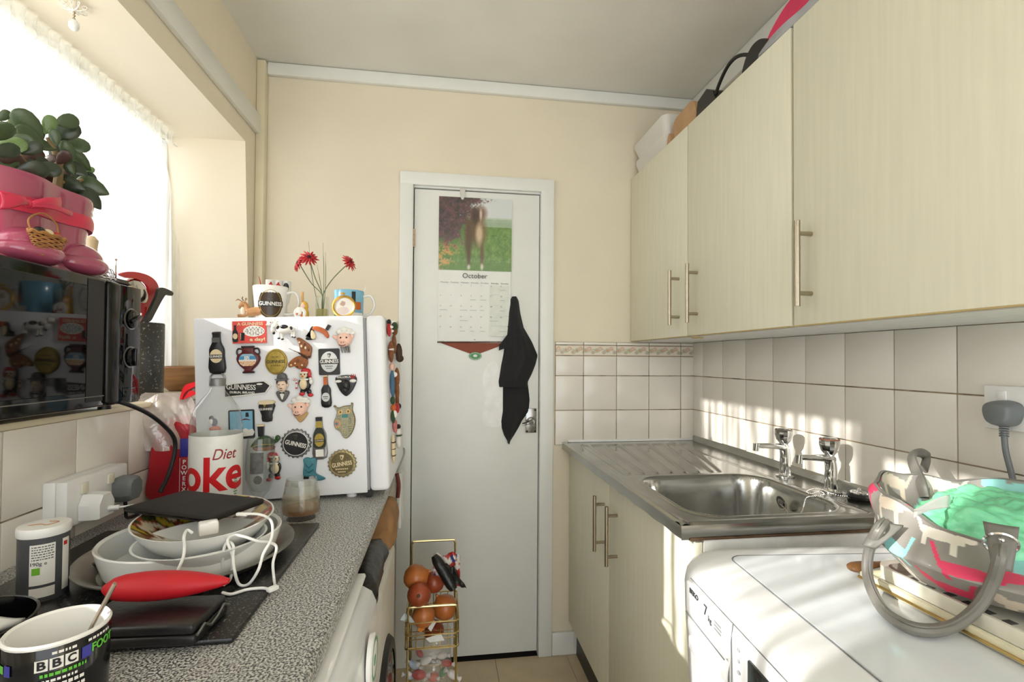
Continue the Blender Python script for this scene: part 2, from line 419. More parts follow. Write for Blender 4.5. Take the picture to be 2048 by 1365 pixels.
b = MB(); b.box(-.708, -.702, -.001, .004, .97, 1.02); obj('latch_keep', b, m_dark, door)

# ---- window
win = bpy.data.objects.new('window_1', None); COL.objects.link(win); struct(win); win.matrix_basis = Matrix.Translation((-2.15, -1.08, 1.15))
WX = -2.155
b = MB()
for y0, y1 in ((-2.05, -1.99), (-1.665, -1.60), (-.135, -.06)): b.rbox(WX-.03, WX+.03, y0, y1, 1.15, 2.07, .006)
for z0, z1 in ((1.15, 1.205), (2.045, 2.07)): b.rbox(WX-.03, WX+.03, -2.05, -.06, z0, z1, .006)
for z0, z1 in ((1.205, 1.25), (1.965, 2.045)): b.rbox(WX-.025, WX+.025, -1.99, -1.665, z0, z1, .005)
obj('frame', b, m_white, win)
for y0, y1 in ((-1.99, -1.665), (-1.60, -.135)):
    obj('pane', MB().box(WX-.003, WX+.003, y0, y1, 1.205, 2.045), m_pane, win, smooth=False)
# unseen wall added outside to keep direct sun off part of the window
struct(obj('wall_sun_blocker', MB().box(-5.2, -4.9, -1.70, -.55, -.1, 3.7), mat('sun_blocker_brick', (150, 104, 84), .9, var=.25, scale=8), smooth=False))
# net curtain in soft uneven folds, gathered on a wire
m_net = sheer_mat('net_curtain', (250, 249, 244), .5, .0, wave=(30, (1, 1, .1), .04, .66))
cx = -2.10
def cur(u, v):
    z = 1.21+(2.05-1.21)*v; edge = -.235+.16*min(1, (1-v)*2.2)-.02*math.sin((1-v)*3)
    y = -1.98+(edge+1.98)*u
    ph = y*95+1.3*math.sin(y*13)+.5*math.sin(z*4+y*5)
    return (cx+.011*math.sin(ph)*(.5+.5*(1-v))+.006*math.sin(y*41+z*2), y, z+.006*math.sin(y*60) if v == 0 else z)
net = thing('net_curtain', 'sheer white net curtain gathered along the top of the window', 'curtain', (cx, -1.05, 1.2))
obj('cloth', MB().grid(260, 26, cur), m_net, net)
m_ruf = sheer_mat('net_heading', (246, 246, 238), .25, 0, wave=(40, (1, 1, .2), .05, .5))
b = MB(); b.grid(300, 4, lambda u, v: (cx+.012+.012*math.sin(u*330)*(.3+abs(v-.4)), -1.98+1.80*u, 2.018+.046*v+.003*math.sin(u*500)))
obj('heading', b, m_ruf, net)
b = MB(); b.tube([(cx+.004, -1.99, 2.034), (cx+.004, -.13, 2.034)], .002, 6); obj('wire', b, m_white, net)
# bead drop hung under the soffit
pd = thing('bead_pendant', 'pearl drop ornament with lacy white top hanging under the window soffit', 'ornament', (-1.963, -.83, 2.0))
c0 = Vector((-1.963, -.83, 0))
m_pearl = mat('pearl', (236, 238, 234), .12, var=.05, coat=.6); m_lace = mat('white_filigree', (240, 236, 226), .4)
b = MB(); b.ell((c0.x, c0.y, 2.018), .0105, .0105, .0135); obj('pearl', b, m_pearl, pd)
b = MB(); b.tube([(c0.x, c0.y, 2.03), (c0.x, c0.y, 2.056)], .0012, 6)
for k in range(3): b.ell((c0.x, c0.y, 2.033+.007*k), .003, .003, .0025, 8, 6)
obj('chain', b, m_nickel, pd)
b = MB()
for k in range(10):
    a = 2*PI*k/10; p = [(c0.x+math.cos(a)*r*.026, c0.y+math.sin(a)*r*.026, 2.052+h) for r, h in ((.1, 0), (.5, .001), (1, .006), (.9, .012), (.6, .010), (.75, .004))]
    b.tube(cat_rom(p, 4), .0012, 5)
b.lathe([(.003, 2.05), (.008, 2.053), (.006, 2.07)], 10, Matrix.Translation((c0.x, c0.y, 0))); obj('filigree', b, m_lace, pd)
# switch plate beside the door
sw = thing('light_switch', 'white square light switch on a surface box above the wall tiles', 'switch', (-1.35, 0, 1.4))
obj('back_box', MB().rbox(-1.40, -1.312, -.03, 0, 1.33, 1.418, .004), m_whitep, sw)
obj('rocker', MB().rbox(-1.366, -1.346, -.034, -.03, 1.36, 1.39, .002), m_whitep, sw)
# ================================================================== right-hand side: cabinets, sink, washing machine
def bar_handle(parent, x, y, z0, z1, name='handle', depth=.035):
    b = MB(); b.tube([(x, y, z0), (x, y, z1)], .0062, 12); o = obj(name, b, m_nickel, parent)
    for z in (z0+.029, z1-.029): obj('post', MB().tube([(x+.003, y, z), (x+depth, y, z)], .0052, 10), m_nickel, o)
    return o
# wall cabinets
def wall_cabinet(name, label, y0, y1, doors):
    t = thing(name, label, 'cabinet', (-.28, (y0+y1)/2, 1.344))
    b = MB(); b.box(-.282, -.001, y1, y0, 1.344, 1.36); b.box(-.282, -.001, y1, y0, 2.05, 2.067)
    b.box(-.282, -.001, y0-.016, y0, 1.36, 2.05); b.box(-.282, -.001, y1, y1+.016, 1.36, 2.05); b.box(-.012, -.001, y1, y0, 1.36, 2.05)
    obj('carcass', b, m_carc, t, smooth=False)
    for a, c, hy in doors:
        d = obj('door', MB().rbox(-.302, -.284, c+.0015, a-.0015, 1.347, 2.069, .0025), m_cab, t)
        obj('edge_strip', MB().box(-.3015, -.2845, c+.002, a-.002, 1.3455, 1.3474), m_cabedge, d, smooth=False)
        bar_handle(d, -.337, hy, 1.387, 1.58)
    return t
wall_cabinet('wall_cabinet', 'pale green two-door wall cabinet above the draining board', -.002, -1.008, [(-.004, -.508, -.449), (-.510, -1.006, -.573)])
wall_cabinet('wall_cabinet', 'pale green wall cabinet above the socket and handbag', -1.010, -1.64, [(-1.012, -1.638, -1.07)])
b = MB(); b.lathe([(.011, 0), (.011, .004), (.005, .006)], 12, Matrix.Translation((-.27, -.5, 1.344)) @ Matrix.Rotation(PI, 4, 'X'))
b.tube([(-.262, -.5, 1.3415), (-.24, -.5, 1.3415)], .003, 6)
tag(obj('cabinet_catch', b, m_cabedge), 'small tan turn-catch under the join of the wall cabinet doors', 'catch')
# base cabinet
t = thing('base_cabinet', 'pale green two-door base cabinet under the steel sink', 'cabinet', (-.56, -.53, 0))
b = MB(); b.box(-.558, -.002, -1.062, -1.046, .02, .884); b.box(-.558, -.002, -.018, -.002, .02, .884); b.box(-.558, -.002, -1.046, -.018, .14, .156); b.box(-.02, -.002, -1.046, -.018, .156, .884)
obj('carcass', b, m_carc, t, smooth=False)
b = MB(); b.box(-.558, -.002, -1.0645, -1.0622, .1, .884); obj('end_panel', b, m_carc, t, smooth=False)
for a, c, hy in ((-.006, -.511, -.469), (-.514, -1.063, -.59)):
    d = obj('door', MB().rbox(-.578, -.56, c, a, .142, .868, .0025), m_cab, t); bar_handle(d, -.613, hy, .62, .805)
obj('plinth', MB().box(-.545, -.53, -1.062, -.002, 0, .138), m_black, t, smooth=False)

# stainless sink top with bowl and draining board, one pressed sheet
def sst(a, b_, x):
    t_ = max(0, min(1, (x-a)/(b_-a))); return t_*t_*(3-2*t_)
BX0, BX1, BY0, BY1, BR = -.545, -.15, -1.02, -.645, .085
def sdf(x, y):
    qx = abs(x-(BX0+BX1)/2)-(BX1-BX0)/2+BR; qy = abs(y-(BY0+BY1)/2)-(BY1-BY0)/2+BR
    return math.hypot(max(qx, 0), max(qy, 0))+min(max(qx, qy), 0)-BR
def sink_h(x, y):
    s = sdf(x, y); h = .906
    h -= .15*sst(0, -.038, s)
    h += .0035*math.exp(-((s-.006)/.006)**2)
    if s < -.04: h -= .012*min(1, (-s-.04)/.12)
    # draining board
    v = (y+.60)/.52                                     # 0 at the bowl end, 1 at the wall end
    if -.04 < v < 1.03:
        xl = -.56+.012*v; xr = -.235+.155*v; u = (x-xl)/(xr-xl)
        e = sst(-.02, .02, u)*sst(1.02, .98, u)*sst(-.03, .02, v)*sst(1.02, .98, v)
        k = (u*7) % 1.0
        h += e*(-.0045+.0055*math.exp(-((k-.5)/.13)**2)*sst(0, .05, v))
    # rolled outer edges and the tap ledge
    h += .004*sst(-.585, -.60, x)-.004*sst(-.602, -.611, x)
    h += .004*sst(-1.035, -1.05, y)-.004*sst(-1.054, -1.064, y)
    h += .003*math.exp(-((x+.128)/.006)**2)*sst(.0, .02, abs(s) if s > 0 else 0)
    h += .028*sst(-.016, -.004, x)
    return h
NX, NY = 136, 236
b = MB()
def sk(u, v):
    x = -.611+.609*u; y = -1.0645+1.0605*v; return (x, y, sink_h(x, y))
b.grid(NX, NY, sk)
b.grid(8, NY, lambda u, v: (-.611+.002*math.sin(u*PI), -1.0645+1.0605*v, .906-.028*u-.001*math.sin(v*60)*u))
b.grid(NX, 8, lambda u, v: (-.611+.609*u, -1.0645-.002*math.sin(v*PI), .906-.028*v))
b.box(-.609, -.02, -1.0625, -1.0619, .874, .9)
t = thing('sink', 'stainless steel sink with bowl and ribbed draining board', 'sink', (-.3, -.53, .9))
sinkb = obj('sink_top', b, m_steel, t, angle=60)
m_rotten = mat('damp_chipboard', (92, 70, 50), .9, var=.3, scale=40)
obj('chipboard_edge', MB().box(-.59, -.02, -1.067, -1.0645, .8735, .8785), m_rotten, t, smooth=False)
obj('sealing_strip', MB().rbox(-.585, -.006, -.014, -.002, .906, .916, .003), m_whitep, t)
b = MB(); b.lathe([(.017, 0), (.02, .003), (.012, .004), (.006, .001)], 18, Matrix.Translation((-.182, -.815, .868)) @ Matrix.Rotation(-PI/2-.25, 4, 'Y')); ov = obj('overflow', b, m_chrome, t)
b = MB(); b.ell((-.186, -.815, .868), .004, .01, .01, 10, 6); obj('overflow_hole', b, m_dark, ov)
b = MB(); b.lathe([(.036, 0), (.03, .003), (.012, .001)], 20, Matrix.Translation((-.35, -.83, .7455))); obj('waste', b, m_chrome, t)
def tap(label, y, band):
    t = thing('tap', label, 'tap', (-.072, y, .907))
    x = -.072
    b = MB(); b.lathe([(.026, .9065), (.026, .910), (.019, .913), (.0165, .918)], 20, Matrix.Translation((x, y, 0)))
    b.tube(cat_rom([(x, y, .915), (x, y, .945), (x+.001, y, .97), (x-.002, y, .992), (x-.01, y, 1.004)], 5), [.0165-.003*k/20 for k in range(21)], 14)
    b.tube(cat_rom([(x+.004, y, .996), (x-.03, y-.004, 1.001), (x-.07, y-.008, 1.004), (x-.108, y-.012, 1.006)], 5), [.0135-.0045*k/15 for k in range(16)], 12, flat=.8)
    b.tube([(x-.104, y-.0115, 1.012), (x-.106, y-.0115, .99)], [.0095, .0088], 12); obj('body', b, m_chrome, t)
    b = MB(); b.lathe([(.008, 1.003), (.013, 1.010), (.021, 1.021), (.0255, 1.038), (.025, 1.050), (.014, 1.056), (0, 1.0565)], 14, Matrix.Translation((x-.004, y, 0))); k = obj('head', b, m_chrome, t, angle=20)
    b = MB(); b.lathe([(.0251, 1.0495), (.0257, 1.0505), (.0235, 1.053)], 18, Matrix.Translation((x-.004, y, 0)), cap0=False, cap1=False); obj('index_ring', b, band, k)
m_copper = mat('worn_red_index', (176, 112, 92), .35, .5)
tap('chrome pillar tap on the sink ledge beside the draining board', -.683, m_steel)
tap('chrome pillar tap with worn red ring on its head, by the sink plug', -.862, m_copper)
# plug and bead chain
t = thing('sink_plug', 'black rubber sink plug on a bead chain lying on the sink ledge', 'plug', (-.05, -.93, .908))
b = MB(); b.lathe([(.026, .909), (.028, .915), (.024, .922), (.022, .9225)], 20, Matrix.Translation((-.05, -.93, 0))); obj('stopper', b, m_black, t)
b = MB(); b.lathe([(.021, .9225), (.021, .925), (.017, .925), (.016, .923)], 20, Matrix.Translation((-.05, -.93, 0))); b.lathe([(.004, .923), (.005, .932), (.003, .935)], 10, Matrix.Translation((-.05, -.93, 0))); obj('plug_ring', b, m_chrome, t)
pts = cat_rom([(-.19, -.815, .866), PX(-.205, 1573, 1022), PX(-.212, 1580, 1034), PX(-.21, 1594, 1037), PX(-.195, 1606, 1020), PZ(.916, 1612, 998), PZ(.914, 1625, 993), PZ(.913, 1648, 990), PZ(.913, 1640, 984), PZ(.913, 1622, 988), PZ(.914, 1614, 983), PZ(.913, 1636, 978), (-.095, -.905, .912), (-.07, -.925, .914), (-.052, -.93, .93)], 14)
b = MB(); acc = 0; last = pts[0]
for p in pts:
    if (p-last).length > .0042: b.ell(p, .0019, .0019, .0019, 6, 4); last = p
obj('bead_chain', b, m_chrome, t)

# washing machine, pushed in slightly askew
WA = math.radians(-5.2)
wt = thing('washing_machine', 'white washing machine with grooved top beside the sink', 'washing machine', (-.645, -1.078, 0), Matrix.Rotation(WA, 3, 'Z'))
def wprof(u, inset=0):  # front profile from the top surface down over the rounded front edge
    return u
b = MB()
# body as a profile in (x,z) swept along -y with rounded far end
prof = [(.57, .87), (.30, .871), (.10, .870), (.06, .868), (.03, .864), (.012, .857), (.004, .847), (.0, .83), (.002, .76), (.006, .70), (.010, .62), (.010, .02), (.57, .02)]
ends = [(d_, .1-math.sqrt(max(0, .01-(.1-d_)**2)) if d_ < .1 else 0, max(0, .018-d_*.9) if d_ < .02 else 0) for d_ in (0, .002, .006, .012, .02, .032, .048, .066, .085, .1, .2, .3, .4)]+[(.56, 0, 0), (.585, .012, .004), (.595, .03, .012)]
vv = []; ff = []
for d, ix, iz in ends:
    for x, z in prof:
        zz = z-iz if z > .6 else z; xx = x+ix*(1-x/.3) if x < .3 else x
        vv.append((xx, -d, zz))
n = len(prof)
for j in range(len(ends)-1):
    for i in range(n): ff.append((j*n+i, j*n+(i+1) % n, (j+1)*n+(i+1) % n, (j+1)*n+i))
ff.append(tuple(range(n))); ff.append(tuple(reversed(range((len(ends)-1)*n, len(ends)*n))))
b.add(vv, ff); obj('cabinet_body', b, m_appl, wt, local=True, angle=50)
m_top = mat('pale_blue_white_panel', (226, 232, 238), .12, var=.015)
def rrect(x0, x1, y0, y1, r, n=6):
    o = []
    for cx_, cy_, a in ((x1-r, y1-r, 0), (x0+r, y1-r, PI/2), (x0+r, y0+r, PI), (x1-r, y0+r, 1.5*PI)):
        for k in range(n+1): o.append((cx_+r*math.cos(a+PI/2*k/n), cy_+r*math.sin(a+PI/2*k/n)))
    return o
o_ = rrect(.10, .555, -.57, -.06, .025); n = len(o_)
b = MB(); b.add([(x, y, .8715) for x, y in o_]+[(x, y, .8668) for x, y in o_], [tuple(range(n))]+[(i, i+n, (i+1) % n+n, (i+1) % n) for i in range(n)]); obj('top_panel', b, m_top, wt, local=True, smooth=False)
m_line = mat('shadow_gap_line', (120, 122, 124), .8)
o2 = rrect(.097, .558, -.573, -.057, .027)
b = MB(); b.tube([(x, y, .8705) for x, y in o2], .0012, 5, True); obj('top_seam', b, m_line, wt, local=True)
b = MB(); b.tube([(.004, -.10-.46*k/20, .847) for k in range(21)], .0009, 5); b.tube([(.003, -.262, .847), (-.001, -.264, .82), (.001, -.262, .72)], .0009, 5); obj('front_seam', b, m_line, wt, local=True)
# detergent drawer front with scooped grip
b = MB(); b.grid(14, 10, lambda u, v: (-.006+.016*math.sin(v*PI)*(v < .5)-.002, -.022-.13*u, .735+.088*v-.02*(1-u)*(1-v)*0)); 
b = MB()
b.rbox(-.006, .012, -.255, -.10, .786, .8455, .005, 3); dr = obj('detergent_drawer', b, m_appl, wt, local=True)
b = MB(); b.grid(16, 8, lambda u, v: (.002-.004*math.sin(v*PI), -.10-.155*u, .742+.042*v-.012*(u**3)*(1-v))); b.rbox(-.002, .01, -.26, -.10, .716, .742, .005, 2); obj('grip_scoop', b, m_appl, dr, local=True)
b = MB(); b.tube([(-.0062, -.102, .7855), (-.0062, -.252, .7855)], .0012, 5); obj('grip_seam', b, m_line, dr, local=True)
m_print = mat('dark_grey_print', (58, 60, 64), .5); m_print2 = mat('light_grey_print', (170, 172, 176), .5)
text('brand_lettering', 'BEKO', .0125, m_print, wt, (-.0072, -.139, .8345), ROT_RIGHT, bold=.03, width=.036)
text('capacity_figure', '7', .026, m_print, wt, (-.0072, -.186, .829), ROT_RIGHT)
text('capacity_unit', 'kg', .014, m_print, wt, (-.0072, -.203, .822), ROT_RIGHT)
b = MB()
for k in range(3):
    for q in range(4): b.box(-.0072, -.0066, -.218-.0065*q-(.0045 if (q+k) % 2 else .0055), -.218-.0065*q, .8285-.006*k, .8308-.006*k)
obj('small_print', b, m_print2, wt, local=True, smooth=False)
b = MB(); b.rbox(-.004, .006, -.385, -.315, .755, .825, .003); ds = obj('display', b, mat('display_glass', (40, 46, 46), .1), wt, local=True)
b = MB()
for k in range(5): b.ell((-.0008, -.285, .82-.017*k), .0008, .003 if k % 2 else .0045, .003, 8, 5)
obj('symbols', b, m_print2, wt, local=True)
b = MB(); b.lathe([(.03, -.004), (.03, .012), (.026, .018)], 24, Matrix.Translation((0, -.45, .785)) @ Matrix.Rotation(-PI/2, 4, 'Y')); obj('dial', b, m_appl, wt, local=True)
b = MB(); b.lathe([(.17, 0), (.165, .014), (.14, .02), (.13, .006)], 32, Matrix.Translation((.01, -.30, .42)) @ Matrix.Rotation(-PI/2, 4, 'Y'), cap1=False); pd_ = obj('door_ring', b, m_appl, wt, local=True)
b = MB(); b.lathe([(.13, .006), (.09, .012), (0, .014)], 28, Matrix.Translation((.01, -.30, .42)) @ Matrix.Rotation(-PI/2, 4, 'Y')); obj('door_glass', b, m_blackgloss, pd_, local=True)

# double socket on the right-hand wall, grey plug and flex
t = thing('wall_socket', 'white double wall socket on the tiles above the handbag', 'socket', (-.007, -1.27, 1.17))
obj('plate', MB().rbox(-.018, -.006, -1.346, -1.20, 1.129, 1.217, .003), m_whitep, t)
for y in (-1.235, -1.312): obj('switch', MB().rbox(-.022, -.018, y-.008, y+.008, 1.187, 1.207, .001), m_whitep, t)
t = thing('grey_plug', 'grey moulded plug with flex in the wall socket above the handbag', 'plug', (-.04, -1.25, 1.16))
b = MB(); o_ = sm2([(-.026, .004), (-.022, .02), (0, .026), (.022, .02), (.026, .004), (.02, -.016), (.008, -.024), (-.008, -.024), (-.02, -.016)], 5)
mt = Matrix.Translation((-.019, -1.246, 1.163)) @ Matrix(((0,1,0,0),(-1,0,0,0),(0,0,1,0),(0,0,0,1)))
b.puff(o_, 0, -.036, .72, mt); obj('plug_body', b, m_grey, t)
b = MB()
for k in range(6): b.lathe([(.0075, 0), (.0075, .0022), (.006, .0028)], 12, Matrix.Translation((-.032, -1.247, 1.118+.0045*k)))
obj('strain_relief', b, m_grey, t)
b = MB(); b.tube(cat_rom([(-.032, -1.247, 1.13), (-.031, -1.249, 1.09), (-.026, -1.256, 1.04), (-.02, -1.262, .98), (-.018, -1.262, .90)], 8), .0052, 10); obj('flex', b, m_grey, t)

# ================================================================== on the washing machine: tray, perforated rack, spoon, handbag
TT = .8725
m_gold = mat('gold_edge', (208, 178, 112), .3, .9)
t = thing('serving_tray', 'long white tray with a gilt edge under the handbag', 'tray', (-.2, -1.5, TT))
b = MB(); b.rbox(-.372, -.07, -1.69, -1.285, TT, TT+.008, .003); obj('tray_base', b, m_whitep, t)
b = MB()
b.rbox(-.38, -.368, -1.70, -1.275, TT, TT+.016, .003); b.rbox(-.074, -.062, -1.70, -1.275, TT, TT+.016, .003); b.rbox(-.374, -.068, -1.285, -1.275, TT, TT+.016, .003)
obj('raised_edge', b, mat('cream_edge', (226, 220, 190), .25), t)
b = MB(); b.tube([(-.382, -1.70, TT+.006), (-.382, -1.276, TT+.006)], .0025, 8); obj('gilt_line', b, m_gold, t)
t = thing('drainer_rack', 'white slotted plastic rack lying on the gilt-edged tray', 'rack', (-.2, -1.45, TT+.009))
zr = TT+.009
b = MB()
o_ = rrect(-.355, -.10, -1.68, -1.275, .03); n = len(o_); o3 = rrect(-.345, -.11, -1.67, -1.285, .025)
b.add([(x, y, zr) for x, y in o_]+[(x, y, zr+.022) for x, y in o_]+[(x, y, zr+.020) for x, y in o3]+[(x, y, zr+.004) for x, y in o3],
      [(i, (i+1) % n, (i+1) % n+n, i+n) for i in range(n)]+[(i+n, (i+1) % n+n, (i+1) % n+2*n, i+2*n) for i in range(n)]+[(i+2*n, (i+1) % n+2*n, (i+1) % n+3*n, i+3*n) for i in range(n)]+[tuple(range(3*n, 4*n))])
rk = obj('rack_body', b, mat('cream_plastic', (232, 230, 216), .35), t)
b = MB()
for i in range(2):
    for k in range(12): b.box(-.335+.024*i, -.322+.024*i, -1.32-.028*k, -1.308-.028*k, zr+.0042, zr+.0052)
obj('slots', b, mat('slot_shadow', (92, 90, 84), .8), rk, smooth=False)
b = MB(); b.tube(cat_rom([(-.388, -1.262, .886), (-.372, -1.262, .889), (-.34, -1.262, .891), (-.30, -1.262, .891), (-.2, -1.255, .891)], 5), [.004, .008, .011, .013, .014, .014, .0135, .013, .012, .011, .01, .009, .008, .008, .007, .007, .007, .006, .006, .006, .006], 10, flat=.55)
tag(obj('wooden_spoon', b, mat('varnished_wood', (124, 86, 48), .4, var=.25, scale=60)), 'brown wooden spoon sticking out from under the handbag', 'spoon')

# handbag: grey oilcloth printed with little animals
rndb = random.Random(4)
m_bag = attr_mat('oilcloth_print', .42, .12, .05)
PAL = [(226, 66, 104), (150, 214, 214), (232, 226, 214), (214, 200, 182), (226, 66, 104), (232, 226, 214)]
spr = []
for i in range(12):
    for j in range(3):
        spr.append((i/12+rndb.uniform(-.02, .02)+(.04 if j % 2 else 0), .12+j*.38+rndb.uniform(-.03, .03), PAL[(i*5+j*2) % 6], 1 if rndb.random() > .5 else -1))
def bagcol(u, v):
    c = (146, 142, 136)
    for su, sv, col, d in spr:
        x = ((u-su+.5) % 1-.5)*1.25*d; y = (v-sv)*.14
        if abs(x) > .08 or abs(y) > .06: continue
        if (x/.036)**2+((y-.002*math.sin(x*90))/.0125)**2 < 1: c = col
        elif ((x-.036)/.013)**2+((y-.014)/.011)**2 < 1: c = col
        elif abs(x-.034-.006) < .004 and .02 < y < .034: c = col
        elif abs(x+.038+y*.5-.006) < .004 and 0 < y < .03: c = col
        elif -.028 < y < 0 and (abs(x-.022) < .0045 or abs(x+.024) < .0045): c = col
        elif abs(x) < .012 and abs(y) < .004: c = (206, 86, 110) if col[0] < 230 else (236, 232, 224)
    return c
BAGC = Vector((-.26, -1.365, 0)); BL = Vector((.622, -.783, 0)); BD = Vector((.783, .622, 0))
def lerp3(v, a, b_, c): return a+(b_-a)*min(1, v/.4) if v < .4 else b_+(c-b_)*sst(0, 1, (v-.4)/.6)
def ring(v, a):
    """v 0 base .. 1 rim; a: 0 = far end by the sink, pi/2 = front panel, pi = end by the rear, 3pi/2 = panel by the wall"""
    ca, sa = math.cos(a), math.sin(a); e = .7
    f_ = lerp3(v, -.095, -.118, -.045); k_ = lerp3(v, .06, .10, .125); l0 = lerp3(v, .14, .19, .185)
    cr = .006*math.sin(a*5+v*4)+.0035*math.sin(a*11-v*7)
    l = .065-math.copysign(abs(ca)**e, ca)*l0*(1+cr*2*v); d = (f_+k_)/2-math.copysign(abs(sa)**e, sa)*(k_-f_)/2*(1+cr*4*v)
    h = .078*max(0, sa)**2+.145*max(0, -sa)**2+.135*max(0, ca)**2+.105*max(0, -ca)**2
    z = .906+h*v+cr*.8*v
    if ca > .6 and v > .6: l -= .018*math.sin((v-.6)*PI/.4*.8)*(ca-.6)/.4; z += .008*math.sin((v-.6)*PI/.4)*(ca-.6)/.4
    p = BAGC+BL*l+BD*d
    return (min(p.x, -.012), p.y, z)
bag = thing('handbag', 'grey oilcloth handbag printed with small pink, blue and cream animals', 'handbag', (-.22, -1.41, .906))
NU, NV = 560, 110
b = MB(); b.grid(NU, NV, lambda u, v: ring(v, 2*PI*u), closeu=True); b.f.append(tuple(reversed(range(NU)))); b.mi.append(0)
obj('bag_body', b, m_bag, bag, colfn=lambda i, p: bagcol((i % NU)/NU, (i//NU)/NV))
def ring2(v, a):
    p = Vector(ring(v, a)); c = BAGC+BL*.065+BD*.03+Vector((0, 0, p.z)); return p+(c-p).normalized()*.005
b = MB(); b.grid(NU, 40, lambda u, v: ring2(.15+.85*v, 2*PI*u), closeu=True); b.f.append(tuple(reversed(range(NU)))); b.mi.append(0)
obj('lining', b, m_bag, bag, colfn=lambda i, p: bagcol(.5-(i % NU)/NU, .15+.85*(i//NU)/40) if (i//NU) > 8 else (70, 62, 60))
m_lea = mat('grey_leatherette', (124, 122, 116), .42, var=.04, bump=.04, bscale=200)
b = MB(); b.tube([Vector(ring(1, 2*PI*k/120)) for k in range(120)], .0025, 6, True); obj('rim_binding', b, m_lea, bag)
def strap(name, pts, r, nn=10, flat=1):
    b = MB(); P_ = cat_rom(pts, 10); b.tube(P_, r, nn, flat=flat); o = obj(name, b, m_lea, bag)
    if name == 'front_handle':
        for off in (Vector((-.004, -.004, .0078)), Vector((.005, .005, .0068))):
            b = MB(); b.tube([p+off for p in P_], .0014, 6); obj('welt', b, m_lea, o)
    return o
A = PZ(.985, 1757, 1060)
loop = [PZ(.99, 1768, 1046), A, PZ(.945, 1738, 1102), PZ(.905, 1736, 1156), PZ(.884, 1760, 1212), PZ(.8825, 1800, 1248), PZ(.8825, 1850, 1263), PZ(.885, 1905, 1254), PZ(.908, 1955, 1216), PZ(.947, 1985, 1165), PZ(.985, 1999, 1120), PZ(.998, 2002, 1096)]
strap('front_handle', loop, .0082)
c_ = PZ(1.0, 2003, 1088)
b = MB(); b.lathe([(.0185, -.0018), (.0205, 0), (.0185, .0018), (.0168, 0), (.0185, -.0018)], 28, Matrix.Translation(c_+Vector((.004, .004, -.002))) @ Matrix.Rotation(.8, 4, 'Z') @ Matrix.Rotation(1.15, 4, 'Y'), cap0=False, cap1=False); obj('handle_ring', b, m_chrome, bag)
def tab(p, q, wdt, bend=.008):
    b = MB(); p, q = Vector(p), Vector(q)
    b.grid(6, 12, lambda u, v: p+(q-p)*v+BL*(wdt*(u-.5)*(1-.5*v))-BD*(bend*math.sin(v*PI)+.003*math.sin(u*PI)))
    o = obj('handle_tab', b, m_lea, bag, solid=.004)
    b = MB(); r = p+(q-p)*.3-BD*(bend*.9+.005); b.ell(r, .0045, .0045, .0045, 10, 6); obj('rivet', b, m_chrome, o)
tab(c_+BD*.022+Vector((0, 0, .022)), c_-BD*.012+Vector((0, 0, -.034)), .038)
tab(A+BD*.03+BL*.012+Vector((0, 0, .006)), A-BD*.006-BL*.012+Vector((0, 0, -.03)), .036)
strap('back_handle', [PZ(1.01, 1850, 995), PZ(1.035, 1842, 965), PZ(1.06, 1826, 928), PZ(1.07, 1825, 910), PZ(1.068, 1840, 906), PZ(1.05, 1853, 915), PZ(1.035, 1848, 938)], .0105, flat=.6)
# green carrier bag bulging out of the handbag
m_green = mat('green_carrier_film', (132, 226, 176), .28, var=.10, scale=9, bump=.7, bscale=24, coat=.25)
GC = BAGC+BL*.075+BD*.035
def gb(u, v):
    a = 2*PI*u; t_ = v*PI*.5; rr = math.sin(t_)
    q = Vector((math.cos(a)*rr, math.sin(a)*rr, v))
    nz = noise.noise(q*2.3)*.5+abs(noise.noise(q*4.5+Vector((3, 1, 0))))*.5+noise.noise(q*10)*.14
    p = GC-BL*(math.cos(a)*rr*(.145+.03*nz))-BD*(math.sin(a)*rr*(.082+.02*nz))
    p.z = .980+.058*math.cos(t_)**.75*(1+.28*nz)+.012*nz-.020*max(0, math.sin(a))*rr+.022*max(0, -math.sin(a))*rr
    return p
b = MB(); b.grid(110, 50, lambda u, v: gb(u, 1-v*.995), closeu=True)
tag(obj('carrier_bag', b, m_green, angle=75), 'crumpled green plastic carrier bag bulging from the open handbag', 'bag')
b = MB(); b.grid(10, 6, lambda u, v: PZ(1.02+.012*v, 1828+72*u, 1036-24*u-20*v)+Vector((0, 0, .003*math.sin(v*5+u*4))))
tag(obj('paper_tissue', b, m_whitep, solid=.001), 'white folded paper poking up between handbag and green carrier bag', 'paper')

